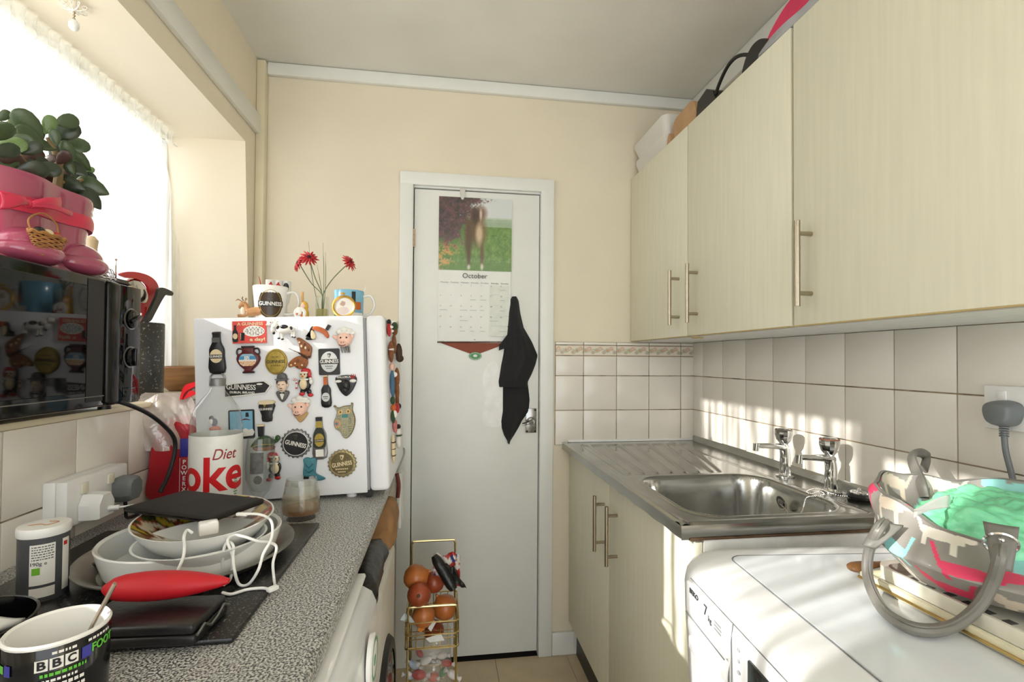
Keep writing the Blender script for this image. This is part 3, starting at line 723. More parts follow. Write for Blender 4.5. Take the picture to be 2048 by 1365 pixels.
# ================================================================== on top of the wall cabinets
ZT = 2.07
def yz_item(pts, x0, x1, m, puffy=False):
    """outline (y,z) given real thickness along x"""
    b = MB(); mt = Matrix.Translation((x0, 0, 0)) @ Matrix(((0,-1,0,0),(1,0,0,0),(0,0,1,0),(0,0,0,1)))
    if puffy: b.puff(pts, -(x1-x0), 0, .9, mt)
    else: b.prism(pts, -(x1-x0), 0, mt)
    return b
def food_tub(z0, dx, label):
    t = thing('food_container', label, 'container', (-.19, -.15, z0))
    b = MB(); q = [(-.275+dx, -.09, -.30, -.03), (-.29+dx, -.075, -.315, -.012)]
    vv = []
    for (a, c, e, f_), z in ((q[0], z0), (q[1], z0+.05), (q[1], z0+.058)):
        vv += [(x, y, z) for x, y in rrect(a, c, e, f_, .025)]
    n = 28; b.add(vv, [(j*n+i, j*n+(i+1) % n, (j+1)*n+(i+1) % n, (j+1)*n+i) for j in range(2) for i in range(n)]+[tuple(reversed(range(n)))])
    obj('tub', b, m_ctub, t)
    b = MB(); vv = [(x, y, z) for z, e in ((z0+.058, 0), (z0+.066, 0), (z0+.072, .012)) for x, y in rrect(-.29+dx+e, -.075-e, -.315+e, -.012-e, .025)]
    b.add(vv, [(j*n+i, j*n+(i+1) % n, (j+1)*n+(i+1) % n, (j+1)*n+i) for j in range(2) for i in range(n)]+[tuple(range(2*n, 3*n))]); obj('lid', b, m_ctub, t)
m_ctub = mat('milky_plastic', (236, 234, 226), .4, var=.04, scale=12, trans=.15)
food_tub(ZT, .0, 'milky plastic food tub on the wall cabinet, lower of two')
food_tub(ZT+.0725, -.006, 'milky plastic food tub on the wall cabinet, upper of two')
m_card = mat('tan_card', (186, 150, 112), .8, var=.1, scale=20)
tag(obj('brown_box', yz_item(sm2([(-.335, ZT+.001), (-.335, ZT+.06), (-.355, ZT+.095), (-.42, ZT+.102), (-.49, ZT+.095), (-.50, ZT+.001)], 4), -.27, -.12, m_card), m_card), 'rounded tan card box behind the milky tubs on the wall cabinet', 'box')
tag(obj('brown_packet', yz_item(sm2([(-.322, ZT+.001), (-.322, ZT+.03), (-.33, ZT+.045), (-.34, ZT+.05), (-.348, ZT+.04), (-.35, ZT+.001)], 3), -.285, -.10, m_card), m_card), 'low tan packet squeezed next to the rounded card box', 'packet')
tag(obj('black_card_box', yz_item([(-.53, ZT+.001), (-.545, ZT+.062), (-.60, ZT+.075), (-.635, ZT+.05), (-.66, ZT+.001)], -.285, -.10, m_black), m_black, smooth=False), 'angular black box on the wall cabinet', 'box')
b = MB(); b.tube(cat_rom([(-.27, -.61, ZT+.006), (-.28, -.66, ZT+.05), (-.28, -.72, ZT+.085), (-.275, -.78, ZT+.075), (-.25, -.85, ZT+.02)], 8), .0055, 8)
tag(obj('black_cable', b, m_black), 'black cable arching over the front of the wall cabinet top', 'cable')
m_greybag = mat('silver_grey_film', (168, 170, 174), .3, var=.15, scale=18, bump=.3, bscale=30)
m_pink = mat('pink_bag', (214, 44, 92), .45, var=.12, scale=14, bump=.25, bscale=20)
tag(obj('black_pouch', yz_item(sm2([(-.78, ZT+.001), (-.79, ZT+.05), (-.83, ZT+.075), (-.88, ZT+.06), (-.90, ZT+.001)], 4), -.28, -.10, m_black, True), m_black), 'black soft pouch on the wall cabinet beside the silver-grey bag', 'pouch')
tag(obj('silver_bag', yz_item(sm2([(-.895, ZT+.001), (-.90, ZT+.02), (-.96, ZT+.026), (-1.05, ZT+.02), (-1.12, ZT+.03), (-1.2, ZT+.024), (-1.28, ZT+.03), (-1.29, ZT+.001)], 4), -.30, -.272, m_greybag, True), m_greybag), 'crumpled silver-grey bag along the front of the wall cabinet top', 'bag')
tag(obj('pink_bag', yz_item(sm2([(-.91, ZT+.001), (-.85, ZT+.05), (-.89, ZT+.085), (-.95, ZT+.105), (-1.02, ZT+.095), (-1.1, ZT+.11), (-1.25, ZT+.12), (-1.4, ZT+.10), (-1.42, ZT+.001)], 4), -.268, -.10, m_pink, True), m_pink), 'bright pink bag lying behind the silver-grey bag on the wall cabinet', 'bag')
# ================================================================== left-hand side: worktop, appliances
m_granite = mat('grey_granite_laminate', (204, 203, 198), .35, scale=350, col2=(62, 62, 64), thr=(.42, .58))
b = MB(); pr_ = [(XL, .862), (-1.284, .862), (-1.275, .866), (-1.272, .874), (-1.272, .888), (-1.2745, .896), (-1.282, .9), (XL, .9)]
n = len(pr_); b.add([(x, y, z) for y in (-2.7, -.012) for x, z in pr_], [tuple(range(n)), tuple(reversed(range(n, 2*n)))]+[(i, i+n, (i+1) % n+n, (i+1) % n) for i in range(n)])
tag(obj('worktop', b, m_granite), 'grey speckled laminate worktop along the window wall', 'worktop')
# under-counter freezer
t = thing('freezer', 'white under-counter freezer with a round badge below the worktop', 'freezer', (-1.5, -1.4, 0))
obj('body', MB().rbox(-1.82, -1.292, -1.70, -1.125, .02, .85, .004), m_appl, t)
pr_ = [(-1.29, .02), (-1.245, .02), (-1.237, .03), (-1.235, .12), (-1.235, .79), (-1.238, .82), (-1.246, .838), (-1.262, .848), (-1.29, .85)]
n = len(pr_); b = MB(); ys_ = ((-1.705, .012), (-1.695, .002), (-1.13, .002), (-1.118, .008), (-1.113, .022))
b.add([(x-e if x > -1.28 else x, y, z-(e if z > .5 else 0)) for y, e in ys_ for x, z in pr_], [tuple(range(n)), tuple(reversed(range((len(ys_)-1)*n, len(ys_)*n)))]+[(j*n+i, j*n+n+i, j*n+n+(i+1) % n, j*n+(i+1) % n) for j in range(len(ys_)-1) for i in range(n)])
fd = obj('door', b, m_appl, t, angle=45)
b = MB(); b.lathe([(.036, 0), (.036, .006), (.03, .009), (0, .009)], 28, Matrix.Translation((-1.235, -1.25, .785)) @ Matrix.Rotation(PI/2, 4, 'Y')); bdg = obj('badge', b, m_whitep, fd)
b = MB(); b.lathe([(.031, .0005), (.027, .0005)], 28, Matrix.Translation((-1.2258, -1.25, .785)) @ Matrix.Rotation(PI/2, 4, 'Y'), cap0=False, cap1=False)
b.ell((-1.2258, -1.252, .783), .0006, .011, .008, 10, 5); obj('badge_print', b, mat('green_print', (84, 150, 104), .5), bdg)
obj('top_lid', MB().rbox(-1.80, -1.262, -1.70, -1.108, .851, .861, .004), m_whitep, t)
# second appliance with a dark porthole, behind the freezer
t = thing('tumble_dryer', 'grey-white dryer with a dark round door between freezer and wall', 'dryer', (-1.5, -.78, 0))
m_appl2 = mat('aged_white_enamel', (208, 204, 194), .4)
obj('body', MB().rbox(-1.82, -1.258, -1.09, -.56, .02, .72, .02, 3), m_appl2, t)
b = MB(); b.lathe([(.20, 0), (.19, .012), (.165, .012)], 36, Matrix.Translation((-1.258, -.82, .36)) @ Matrix.Rotation(PI/2, 4, 'Y'), cap1=False); dr_ = obj('door_ring', b, m_black, t)
b = MB(); b.lathe([(.165, .010), (.1, .014), (0, .015)], 32, Matrix.Translation((-1.258, -.82, .36)) @ Matrix.Rotation(PI/2, 4, 'Y')); obj('door_glass', b, m_blackgloss, dr_)
# brown paper bag and black bag on the dryer
m_paper = mat('brown_paper', (150, 112, 72), .8, var=.15, scale=16, bump=.3, bscale=20)
def sack(name, label, c, s, m, seed, cat='bag'):
    b = MB()
    def fn(u, v):
        a = 2*PI*u; t_ = PI*(.02+.96*v); e = .4
        p = Vector((math.copysign(abs(math.cos(a))**e, math.cos(a))*math.sin(t_)**.6*s[0], math.copysign(abs(math.sin(a))**e, math.sin(a))*math.sin(t_)**.6*s[1], -math.cos(t_)*s[2]))
        k = 1+.3*noise.noise(p*22+Vector((seed, 0, 0)))+.12*abs(noise.noise(p*60))
        return Vector(c)+Vector((p.x*k, p.y*k, p.z*(1+.06*noise.noise(p*12))))
    b.grid(36, 20, fn, closeu=True); b.f += [tuple(reversed(range(36))), tuple(range(20*36, 21*36))]; b.mi += [0, 0]
    return tag(obj(name, b, m, angle=60), label, cat)
sack('paper_bag', 'crumpled brown paper bag on the dryer beside the wall', (-1.30, -.62, .79), (.05, .09, .068), m_paper, 3)
sack('black_bag', 'black plastic bag on the dryer next to the brown paper bag', (-1.32, -.92, .775), (.065, .14, .05), mat('black_film', (20, 20, 22), .35, bump=.4, bscale=30), 9)
b = MB(); b.box(-1.262, -1.256, -.40, -.30, .70, .88); o = obj('folded_board', b, m_carc, smooth=False); tag(o, 'white folded board leaning at the end of the worktop', 'board')
b = MB(); b.tube(cat_rom([(-1.262, -.50, .905), (-1.255, -.505, .87), (-1.258, -.50, .83)], 6), .006, 8); 
tag(obj('red_strap', b, mat('dark_red_strap', (98, 34, 28), .6)), 'dark red strap hanging over the worktop edge beside the fridge', 'strap')

# ================================================================== wire vegetable stand by the door
m_brass = mat('brass_wire', (220, 202, 150), .25, 1, var=.08)
vs = thing('vegetable_stand', 'tiered brass wire vegetable stand by the door', 'stand', (-1.15, -.43, 0))
X0, X1, YF, YB = -1.222, -1.074, -.52, -.34
b = MB()
for x in (X0, X1):
    b.tube([(x, YF, .0), (x, YF, .495)], .0034, 8); b.tube([(x, YB, .0), (x, YB, .62)], .0034, 8)
obj('uprights', b, m_brass, vs)
r_ = .012
b = MB(); b.tube(cat_rom([(X0, YB, .61), (X0, YB, .622), (X0+.004, YB, .63), (X0+.016, YB, .632), (X1-.016, YB, .632), (X1-.004, YB, .63), (X1, YB, .622), (X1, YB, .61)], 4), .004, 8); obj('hoop', b, m_brass, vs)
b = MB(); b.tube(cat_rom([(X0, YF, .475), (X0, YF, .487), (X0+.004, YF, .494), (X0+.014, YF, .497), (X1-.014, YF, .497), (X1-.004, YF, .494), (X1, YF, .487), (X1, YF, .475)], 4), .0042, 8); obj('front_rail', b, m_brass, vs)
def tier(z0, zs, nm):
    b = MB()
    for z in zs:
        q = rrect(X0-.008, X1+.008, YF-.008, YB+.008, .012, 4); b.tube([(x, y, z) for x, y in q], .0022, 6, True)
    for k in range(7):
        x = X0+(X1-X0)*k/6; b.tube([(x, YF-.006, z0), (x, YB+.006, z0)], .0016, 5)
        b.tube([(x, YB+.007, z0), (x, YB+.007, max(zs))], .0016, 5)
    for k in range(5):
        y = YF+(YB-YF)*k/4; b.tube([(X0-.006, y, z0), (X1+.006, y, z0)], .0016, 5)
        for x in (X0-.007, X1+.007): b.tube([(x, y, z0), (x, y, max(zs))], .0016, 5)
    obj(nm, b, m_brass, vs)
tier(.372, (.372, .414, .452), 'upper_basket'); tier(.10, (.10, .15, .20), 'lower_basket')
m_onion = mat('onion_skin', (182, 106, 50), .35, var=.25, scale=14, stretch=(1, 1, .2), coat=.2)
m_onion2 = mat('red_brown_onion_skin', (156, 70, 40), .35, var=.25, scale=14, stretch=(1, 1, .2), coat=.2)
m_root = mat('onion_root', (96, 70, 44), .9)
def onion(c, r, rot, m, label):
    t = thing('onion', label, 'onion', c, rot, 'onions in the vegetable stand')
    b = MB(); b.lathe([(.001, -r*.93), (r*.35, -r*.9), (r*.75, -r*.62), (r*.98, -r*.15), (r*.96, r*.25), (r*.68, r*.68), (r*.3, r*.92), (r*.12, r*1.08), (r*.09, r*1.25)], 22); obj('bulb', b, m, t, local=True)
    b = MB(); b.lathe([(r*.16, -r*.935), (r*.1, -r*.98), (0, -r*.97)], 10); obj('root_plate', b, m_root, t, local=True)
    for k in range(3):
        pass
def RX(a): return Matrix.Rotation(a, 3, 'X')
def RY(a): return Matrix.Rotation(a, 3, 'Y')
onion(PY(-.45, 832, 1155), .041, RY(1.2), m_onion, 'golden onion at the top of the pile in the brass stand')
onion(PY(-.505, 838, 1190), .037, RX(-1.9), m_onion2, 'red-brown onion with its root end showing, in the brass stand')
onion(PY(-.40, 868, 1165), .036, RY(.4), m_onion2, 'reddish onion tucked behind the golden one')
onion(PY(-.475, 847, 1232), .037, RX(.3), m_onion, 'pale golden onion low in the brass basket')
onion(PY(-.415, 890, 1215), .042, RY(-.6), m_onion, 'large bagged onion on the door side of the brass basket')
onion(PY(-.40, 868, 1262), .034, RX(1.0), m_onion2, 'onion at the bottom of the brass basket')
# clear film over the two right-hand onions
t = thing('bin_bag_roll', 'roll of black bin bags standing in the brass stand', 'roll', (-1.1, -.43, .5))
p0 = PY(-.43, 868, 1112); p1 = PY(-.47, 908, 1180)
m_roll = mat('black_bag_film', (24, 24, 26), .3, bump=.35, bscale=40)
b = MB(); b.tube([p0+(p1-p0)*k/8 for k in range(9)], [.010, .0165, .018, .018, .0185, .018, .018, .0175, .012], 14); obj('roll_body', b, m_roll, t)
b = MB(); b.grid(8, 10, lambda u, v: p0+(p1-p0)*(.3+.65*v)+Vector((.016+.028*u, -.004-.004*math.sin(v*9+u*5), .008-.012*u+.004*math.sin(u*7+v*8)))); obj('loose_sheet', b, m_roll, t, solid=.002)
m_pack = attr_mat('snack_packet_print', .3, .3)
def pack_col(i, p):
    k = noise.noise(Vector(p)*55); k2 = noise.noise(Vector(p)*38+Vector((7, 1, 3)))
    if k > .22: return (172, 44, 40)
    if k2 > .28: return (58, 62, 118)
    if k < -.35: return (196, 120, 92)
    return (226, 220, 214)
b = MB(); cpk = PY(-.41, 893, 1140)
b.grid(40, 30, lambda u, v: cpk+Vector(((u-.5)*.09, -.018*math.sin(u*PI)*math.sin(v*PI)+.004*math.sin(u*20+v*9), (v-.5)*.105+.006*math.sin(u*11))))
b.grid(40, 30, lambda u, v: cpk+Vector(((u-.5)*.09, .018*math.sin(u*PI)*math.sin(v*PI), (v-.5)*.105+.006*math.sin(u*11))))
tag(obj('snack_packet', b, m_pack, colfn=pack_col, angle=70), 'white and red printed packet behind the black roll', 'packet')
m_orange = mat('orange_card', (226, 132, 40), .5)
def card(name, label, pts, m, y, cat, th=.0015):
    q = [PY(yy, px, py) for px, py, yy in pts]; b = MB(); n = len(q)
    d = Vector((0, th, 0)); b.add([*q, *[p+d for p in q]], [tuple(reversed(range(n))), tuple(range(n, 2*n))]+[(i, (i+1) % n, (i+1) % n+n, i+n) for i in range(n)])
    return tag(obj(name, b, m, smooth=False), label, cat)
card('orange_packet', 'orange paper packet in the brass basket', [(835, 1262, -.50), (853, 1235, -.47), (864, 1242, -.47), (850, 1258, -.49), (842, 1266, -.50)], m_orange, 0, 'packet')
card('white_card', 'white torn card at the front of the brass basket', [(851, 1278, -.505), (882, 1268, -.49), (889, 1282, -.49), (860, 1286, -.50)], m_whitep, 0, 'card')
card('blue_edged_card', 'white card with a blue edge sticking out of the stand beside the dryer', [(800, 1241, -.515), (808, 1228, -.50), (820, 1232, -.49), (832, 1250, -.50), (822, 1246, -.505)], mat('pale_blue_card', (206, 222, 228), .5), 0, 'card')
card('printed_card', 'white printed card leaning beside the orange packet', [(856, 1258, -.485), (866, 1240, -.465), (872, 1246, -.465), (862, 1264, -.485)], m_whitep, 0, 'card')
# clear bag of wrapped sweets in the lower tier
m_film = sheer_mat('clear_film', (236, 236, 232), .84, .12, .12, bump=.5, bscale=30, diffuse='diffuse')
m_sw = [mat('sweet_red', (196, 34, 34), .3), mat('sweet_blue_white', (190, 206, 226), .35), mat('sweet_green', (70, 150, 90), .4), mat('sweet_orange', (222, 84, 42), .3), mat('sweet_white', (232, 228, 224), .4)]
rs = random.Random(11)
def sweet(c, s, k, label):
    t = thing('wrapped_sweet', label, 'sweet', c, Matrix.Rotation(rs.uniform(-1, 1), 3, 'Y'), 'wrapped sweets in the lower basket')
    b = MB(); b.ell((0, 0, 0), s, s*.7, s*.6, 12, 8); obj('sweet', b, m_sw[k], t, local=True)
    b = MB()
    for d in (-1, 1): b.lathe([(s*.12, 0), (s*.45, s*.6)], 10, Matrix.Translation((d*s*.9, 0, 0)) @ Matrix.Rotation(d*PI/2, 4, 'Y'), cap0=False, cap1=False)
    obj('twist', b, m_sw[4], t, local=True)
LB = ['red', 'blue and white', 'green', 'orange-red', 'white']
sp = [(838, 1350, 0, .024), (868, 1355, 3, .022), (893, 1328, 0, .018), (884, 1312, 4, .017), (828, 1330, 1, .02), (852, 1322, 4, .02), (905, 1350, 4, .02), (886, 1345, 2, .018), (840, 1308, 0, .016), (820, 1352, 1, .018)]
for px, py, k, s in sp: sweet(PY(-.44+rs.uniform(-.03, .03), px, py), s, k, '%s wrapped sweet in the lower basket of the brass stand' % LB[k])
b = MB(); b.grid(30, 16, lambda u, v: (-1.148+.066*math.cos(2*PI*u)*(1-.35*max(0, v-.6))+.005*math.sin(u*40+v*6), -.43+.07*math.sin(2*PI*u)*(1-.35*max(0, v-.6)), .115+.25*v+.008*math.sin(u*25)), closeu=True)
tag(obj('sweet_bag', b, m_film, angle=70), 'clear plastic bag of sweets in the lower tier of the brass stand', 'bag')

# ================================================================== refrigerator on the worktop, one foot wound out
FT = math.radians(2.2)
FROT = Matrix.Rotation(-FT, 3, 'Y')
FO = Vector((-1.313, -.75, .914))
fr = thing('tabletop_fridge', 'small white tabletop fridge covered in souvenir magnets', 'fridge', FO, FROT)
m_fr = mat('fridge_white', (232, 234, 238), .3, var=.012, scale=4)
obj('cabinet', MB().rbox(-.408, 0, 0, .44, 0, .461, .003), m_fr, fr, local=True)
obj('gasket', MB().rbox(0, .006, .004, .436, .006, .455, .001), mat('grey_gasket', (150, 152, 156), .7), fr, local=True)
obj('door', MB().rbox(.006, .056, -.002, .442, .002, .4605, .012, 3), m_fr, fr, local=True, angle=40)
obj('hinge', MB().box(-.006, .01, .004, .03, -.012, .006), m_black, fr, local=True, smooth=False)
for x_, y_, z_ in ((-.045, .03, -.0125), (-.045, .40, -.0125), (-.38, .03, -.0008), (-.38, .40, -.0008)):
    obj('foot', MB().lathe([(.013, z_), (.0125, 0)], 18, Matrix.Translation((x_, y_, 0))), m_whitep, fr, local=True)
def ftop(x): return FO.z+.461*math.cos(FT)+(x-FO.x+.461*math.sin(FT))*math.tan(FT)

# ---- magnets. Sizes in units of S (1.2 mm)
S = .00121
m_mblack = mat('magnet_black', (26, 25, 27), .35); m_mwhite = mat('magnet_white', (232, 230, 224), .4); m_mcream = mat('magnet_cream', (226, 208, 170), .5)
m_mgold = mat('magnet_gold', (172, 148, 66), .4, .3, var=.2, scale=120); m_mred = mat('magnet_red', (190, 40, 44), .35); m_mpink = mat('magnet_pink', (238, 196, 178), .4)
m_mbrown = mat('magnet_brown', (132, 78, 42), .5, var=.3, scale=90); m_mgreen = mat('magnet_green', (46, 74, 40), .4); m_mteal = mat('magnet_teal', (66, 128, 142), .45, var=.15, scale=120)
m_msteel = mat('magnet_steel', (138, 138, 136), .35, .8); m_mbronze = mat('magnet_bronze', (158, 146, 106), .4, .5, var=.2, scale=150)
m_mmaroon = mat('magnet_maroon', (92, 30, 34), .35); m_mblue = mat('magnet_sky_blue', (122, 176, 206), .45); m_morange = mat('magnet_orange', (196, 98, 40), .4); m_mgrey = mat('magnet_grey', (92, 92, 92), .45)
m_coral = mat('magnet_coral', (214, 78, 70), .4)
GM = 'souvenir magnets on the side of the fridge'
def mg(name, label, px, py, cat='magnet'): return thing(name, label, cat, PY(-.7512, px, py), FROT, GM)
def lay(t, name, out, d0, d1, m, puff=False, ins=.8, smooth=3):
    o_ = [(x*S, y*S) for x, y in out]; b = MB()
    if puff: b.puff(o_, -d0, -d1, ins)
    else: b.prism(o_, -d0, -d1)
    return obj(name, b, m, t, local=True, smooth=puff)
def mtx(t, name, s, x, y, size, m, d, ang=0, **kw):
    return text(name, s, size*S, m, t, (x*S, -d, y*S), (Matrix.Rotation(-ang, 3, 'Y') @ ROT_BACK) if ang else ROT_BACK, **kw)
def dashes(t, name, x0, x1, y, h, m, d, k=5):
    b = MB(); w_ = (x1-x0)/k
    for q in range(k): b.box((x0+w_*q)*S, (x0+w_*(q+.68))*S, -d, -d+.0002, (y-h/2)*S, (y+h/2)*S)
    return obj(name, b, m, t, local=True, smooth=False)
def rect(x0, x1, y0, y1, r=0):
    if not r: return [(x0, y0), (x1, y0), (x1, y1), (x0, y1)]
    return rrect(x0, x1, y0, y1, r, 4)
def blobs(t, name, spots, m):
    """little moulded spots: (x, y, rx, ry, depth)"""
    b = MB()
    for x, y, rx, ry, d in spots: b.ell((x*S, -d, y*S), rx*S, min(rx, ry)*S*.6, ry*S, 10, 7)
    return obj(name, b, m, t, local=True)
BOT = lambda w_, h, nw, nh: sm2([(-w_, -h), (-w_, -h*.2), (-w_*.98, h*.15), (-nw*1.25, h*.42), (-nw, h*.6), (-nw*.95, h*.92), (-nw*.95, h), (nw*.95, h), (nw*.95, h*.92), (nw, h*.6), (nw*1.25, h*.42), (w_*.98, h*.15), (w_, -h*.2), (w_, -h)], 3)
# 1 stout bottle with opener loop
t = mg('bottle_magnet', 'stubby black bottle magnet with cream round label and steel loop', 435, 705)
bd = lay(t, 'bottle', BOT(14.5, 42, 7.5, 0), 0, .008, m_mblack, True, .86)
lay(t, 'label', ellipse(0, -8, 12, 14), .008, .0086, m_mcream); lay(t, 'name_band', rect(-13, 13, -13, -5), .0086, .009, m_mblack); mtx(t, 'lettering', 'GUINNESS', 0, -9, 6.8, m_mwhite, .0093, width=24*S, bold=.02)
lay(t, 'neck_foil', rect(-7.5, 7.5, 20, 30), .0082, .0088, m_mgrey)
b = MB(); b.tube([((14*math.cos(a))*S, -.003, (-54-12*math.sin(a))*S) for a in [PI*k/14+PI for k in range(15)]], .0022, 8); b.tube([(-14*S, -.003, -54*S), (-14*S, -.003, -62*S)], .0022, 8); b.tube([(14*S, -.003, -54*S), (14*S, -.003, -62*S)], .0022, 8); obj('opener_loop', b, m_msteel, t, local=True)
# 2 red postcard
t = mg('postcard_magnet', 'red rectangular magnet with a white number bubble and a bottle', 500, 665)
lay(t, 'card', rect(-33, 33, -23, 23), 0, .004, m_coral); lay(t, 'bubble', ellipse(9, 2, 21, 11.5), .004, .0044, m_mwhite)
mtx(t, 'lettering', 'A GUINNESS', 2, 17, 9, m_mcream, .0045, width=50*S, bold=.02); mtx(t, 'lettering', 'a day!', 16, -15.5, 9.5, m_mcream, .0045, width=30*S, bold=.03)
for k, s_ in enumerate(('1 2 3 4', '5 6 7 8 9', '10 11 12 13', '14 15 16', '17 18')): mtx(t, 'numbers', s_, 10, 9-3.6*k, 4.2, m_mgrey, .0047, width=(22, 32, 36, 30, 16)[k]*S)
o = lay(t, 'bottle_picture', [(x-27.5, y-2) for x, y in BOT(5, 17, 2.2, 0)], .004, .0045, m_mblack); lay(t, 'bottle_label', ellipse(-27.5, -8, 4.6, 6), .0046, .0049, m_mcream)
lay(t, 'glass_picture', [(-19, -1), (-9, -1), (-10.5, -17), (-17.5, -17)], .004, .0045, m_mblack); lay(t, 'glass_glint', [(-17.6, -2), (-16, -2), (-16.4, -15), (-17, -15)], .0046, .0048, m_mcream)
# 3 vase
t = mg('vase_magnet', 'maroon two-handled vase magnet with a painted seaside scene', 498, 720)
lay(t, 'vase', sm2([(-8, -27), (8, -27), (7, -22), (17, -12), (23, 0), (21, 10), (12, 17), (11, 27), (-11, 27), (-12, 17), (-21, 10), (-23, 0), (-17, -12), (-7, -22)], 3), 0, .009, m_mmaroon, True, .8)
b = MB()
for d in (-1, 1): b.tube(cat_rom([(d*11*S, -.004, 22*S), (d*19*S, -.004, 23*S), (d*22*S, -.004, 16*S), (d*20*S, -.004, 9*S)], 5), .0022, 8)
obj('handles', b, m_mblack, t, local=True)
lay(t, 'foot', rect(-11, 11, -28, -24), 0, .007, m_mblack); lay(t, 'rim', rect(-12, 12, 25, 28.5), 0, .0095, m_mblack)
m_scene = attr_mat('seaside_print', .3, .4)
b = MB(); b.grid(40, 24, lambda u, v: (ellipse(0, 0, 1, 1, 2)[0][0]*0+(u-.5)*34*S*math.sqrt(max(0, 1-(2*v-1)**2*.75)), -.0098, (-13+25*v)*S))
def scn(i, p):
    z = p[2]/S; x = p[0]/S; k = noise.noise(Vector((x*.5, z*.5, 2)))
    if z > 7: return (150, 186, 206)
    if z > 0: return (226, 226, 222) if abs(x+1) < 5 and k > -.2 else (64, 140, 186)
    if z > -3: return (232, 230, 222)
    return (224, 150, 92) if k > 0 else (226, 214, 186)
obj('painted_scene', b, m_scene, t, local=True, colfn=scn)
# 4 gold oval
t = mg('oval_magnet', 'gold oval magnet with dark lettering beside the vase magnet', 553, 724)
lay(t, 'plaque', ellipse(0, 0, 22, 27, 36), 0, .005, m_mgold, True, .92); b = MB(); b.tube([(18.5*S*math.cos(a), -.0052, 23.5*S*math.sin(a)) for a in [2*PI*k/36 for k in range(36)]], .0006, 5, True); obj('rim_line', b, mat('dark_gold', (112, 94, 40), .5), t, local=True)
mtx(t, 'lettering', 'GUINNESS', 0, 0, 9, m_mblack, .0056, width=36*S, bold=.01); dashes(t, 'small_lettering', -10, 10, -8, 2.6, MATS['dark_gold'], .0056); dashes(t, 'small_lettering', -8, 8, 10, 1.8, MATS['dark_gold'], .0056, 2)
# 5 cow
t = mg('cow_magnet', 'black and white cow figurine magnet', 568, 661)
b = MB(); b.ell((4*S, -.009, 1*S), 19*S, .009, 10*S); b.ell((-15*S, -.011, 9*S), 8*S, .008, 7*S); b.ell((-24*S, -.012, 13*S), 7*S, .006, 6*S); b.ell((-19*S, -.010, 2*S), 5*S, .006, 8*S)
for x, z, dx in ((-8, -14, 0), (-3, -16, 2), (16, -12, 3), (21, -13, 2)): b.tube([(x*S, -.009, -4*S), ((x+dx*.5)*S, -.009, (z+4)*S), ((x+dx)*S, -.010, (z-2)*S)], [.0042, .0032, .0036], 8)
b.tube(cat_rom([(22*S, -.006, 8*S), (27*S, -.006, 6*S), (27*S, -.006, -4*S)], 4), .0016, 6)
for d in (-1, 1): b.ell(((-16+d*5)*S, -.011, 18*S), 4*S, .002, 2*S)
obj('cow_body', b, m_mwhite, t, local=True)
blobs(t, 'patches', [(4, 6, 8, 5, .0155), (17, 3, 3.5, 4, .0135), (-8, 5, 3.5, 4, .0145), (-17, -6, 3, 3, .0125)], m_mblack); blobs(t, 'muzzle', [(-29, 11, 2.6, 2.4, .015)], m_mpink); blobs(t, 'eyes', [(-22, 16, 1.1, 1.1, .0175)], m_mblack); blobs(t, 'horns', [(-22, 21, 1.2, 3, .011), (-15, 21, 1.2, 3, .011)], m_mcream)
for x in (-8, -1, 19, 23): pass
blobs(t, 'hooves', [(-8, -17, 3, 2, .010), (-1, -19, 3, 2, .010), (19, -14, 3.2, 2, .010), (23, -15, 3.2, 2, .010)], m_mblack)
# 6 plain curved plaque in the colours of the original
t = mg('curved_plaque_magnet', 'orange, black and cream curved plaque magnet above the butterfly', 633, 667)
lay(t, 'orange_bar', sm2([(-6, 14), (6, 14), (20, 6), (26, -6), (22, -11), (14, -2), (0, 6), (-8, 8)], 3), 0, .007, m_morange, True); lay(t, 'black_base', sm2([(-22, -6), (-12, -2), (-4, 8), (-7, 15), (-12, 10), (-14, 0), (-22, -12), (-12, -14), (-2, -12)], 3), 0, .006, m_mblack, True); lay(t, 'cream_patch', sm2([(-10, 4), (-6, 6), (0, -6), (-4, -13), (-10, -10)], 3), .004, .008, m_mcream, True)
lay(t, 'black_tab', [(19, 8), (24, 5), (31, 15), (25, 18)], 0, .007, m_mblack)
# 7 butterfly
t = mg('butterfly_magnet', 'brown patterned butterfly magnet', 607, 708)
lay(t, 'upper_wing', sm2([(-4, -2), (-8, 22), (-12, 32), (-6, 34), (6, 26), (18, 14), (17, 0), (14, -10), (4, -6)], 3), .003, .006, m_mbrown, True, .9); lay(t, 'lower_wing', sm2([(-4, -4), (-18, -8), (-30, -20), (-28, -28), (-18, -26), (-10, -32), (4, -30), (10, -18), (6, -8)], 3), .003, .006, mat('magnet_rust', (146, 84, 36), .5, var=.4, scale=110), True, .9)
b = MB(); b.tube([(-8*S, -.006, 2*S), (4*S, -.006, -6*S), (10*S, -.006, -12*S)], [.002, .003, .0015], 8); b.tube([(-8*S, -.006, 2*S), (-28*S, -.004, 12*S)], .0005, 5); b.tube([(-8*S, -.006, 3*S), (-18*S, -.004, 6*S)], .0005, 5); obj('body', b, mat('dark_umber', (66, 44, 30), .6), t, local=True)
blobs(t, 'wing_spots', [(-24, -23, 2, 2, .006), (-16, -20, 2, 2, .0065), (-6, 24, 2, 2, .0065), (-2, 16, 2, 3, .007), (6, 12, 2, 3, .007), (-2, -24, 2, 2.4, .0065)], m_mcream); blobs(t, 'dark_spots', [(12, -6, 3, 2, .006), (-12, -27, 2.4, 1.6, .006), (4, 20, 1.5, 3, .0065), (12, 8, 1.6, 3, .0065)], MATS['dark_umber'])
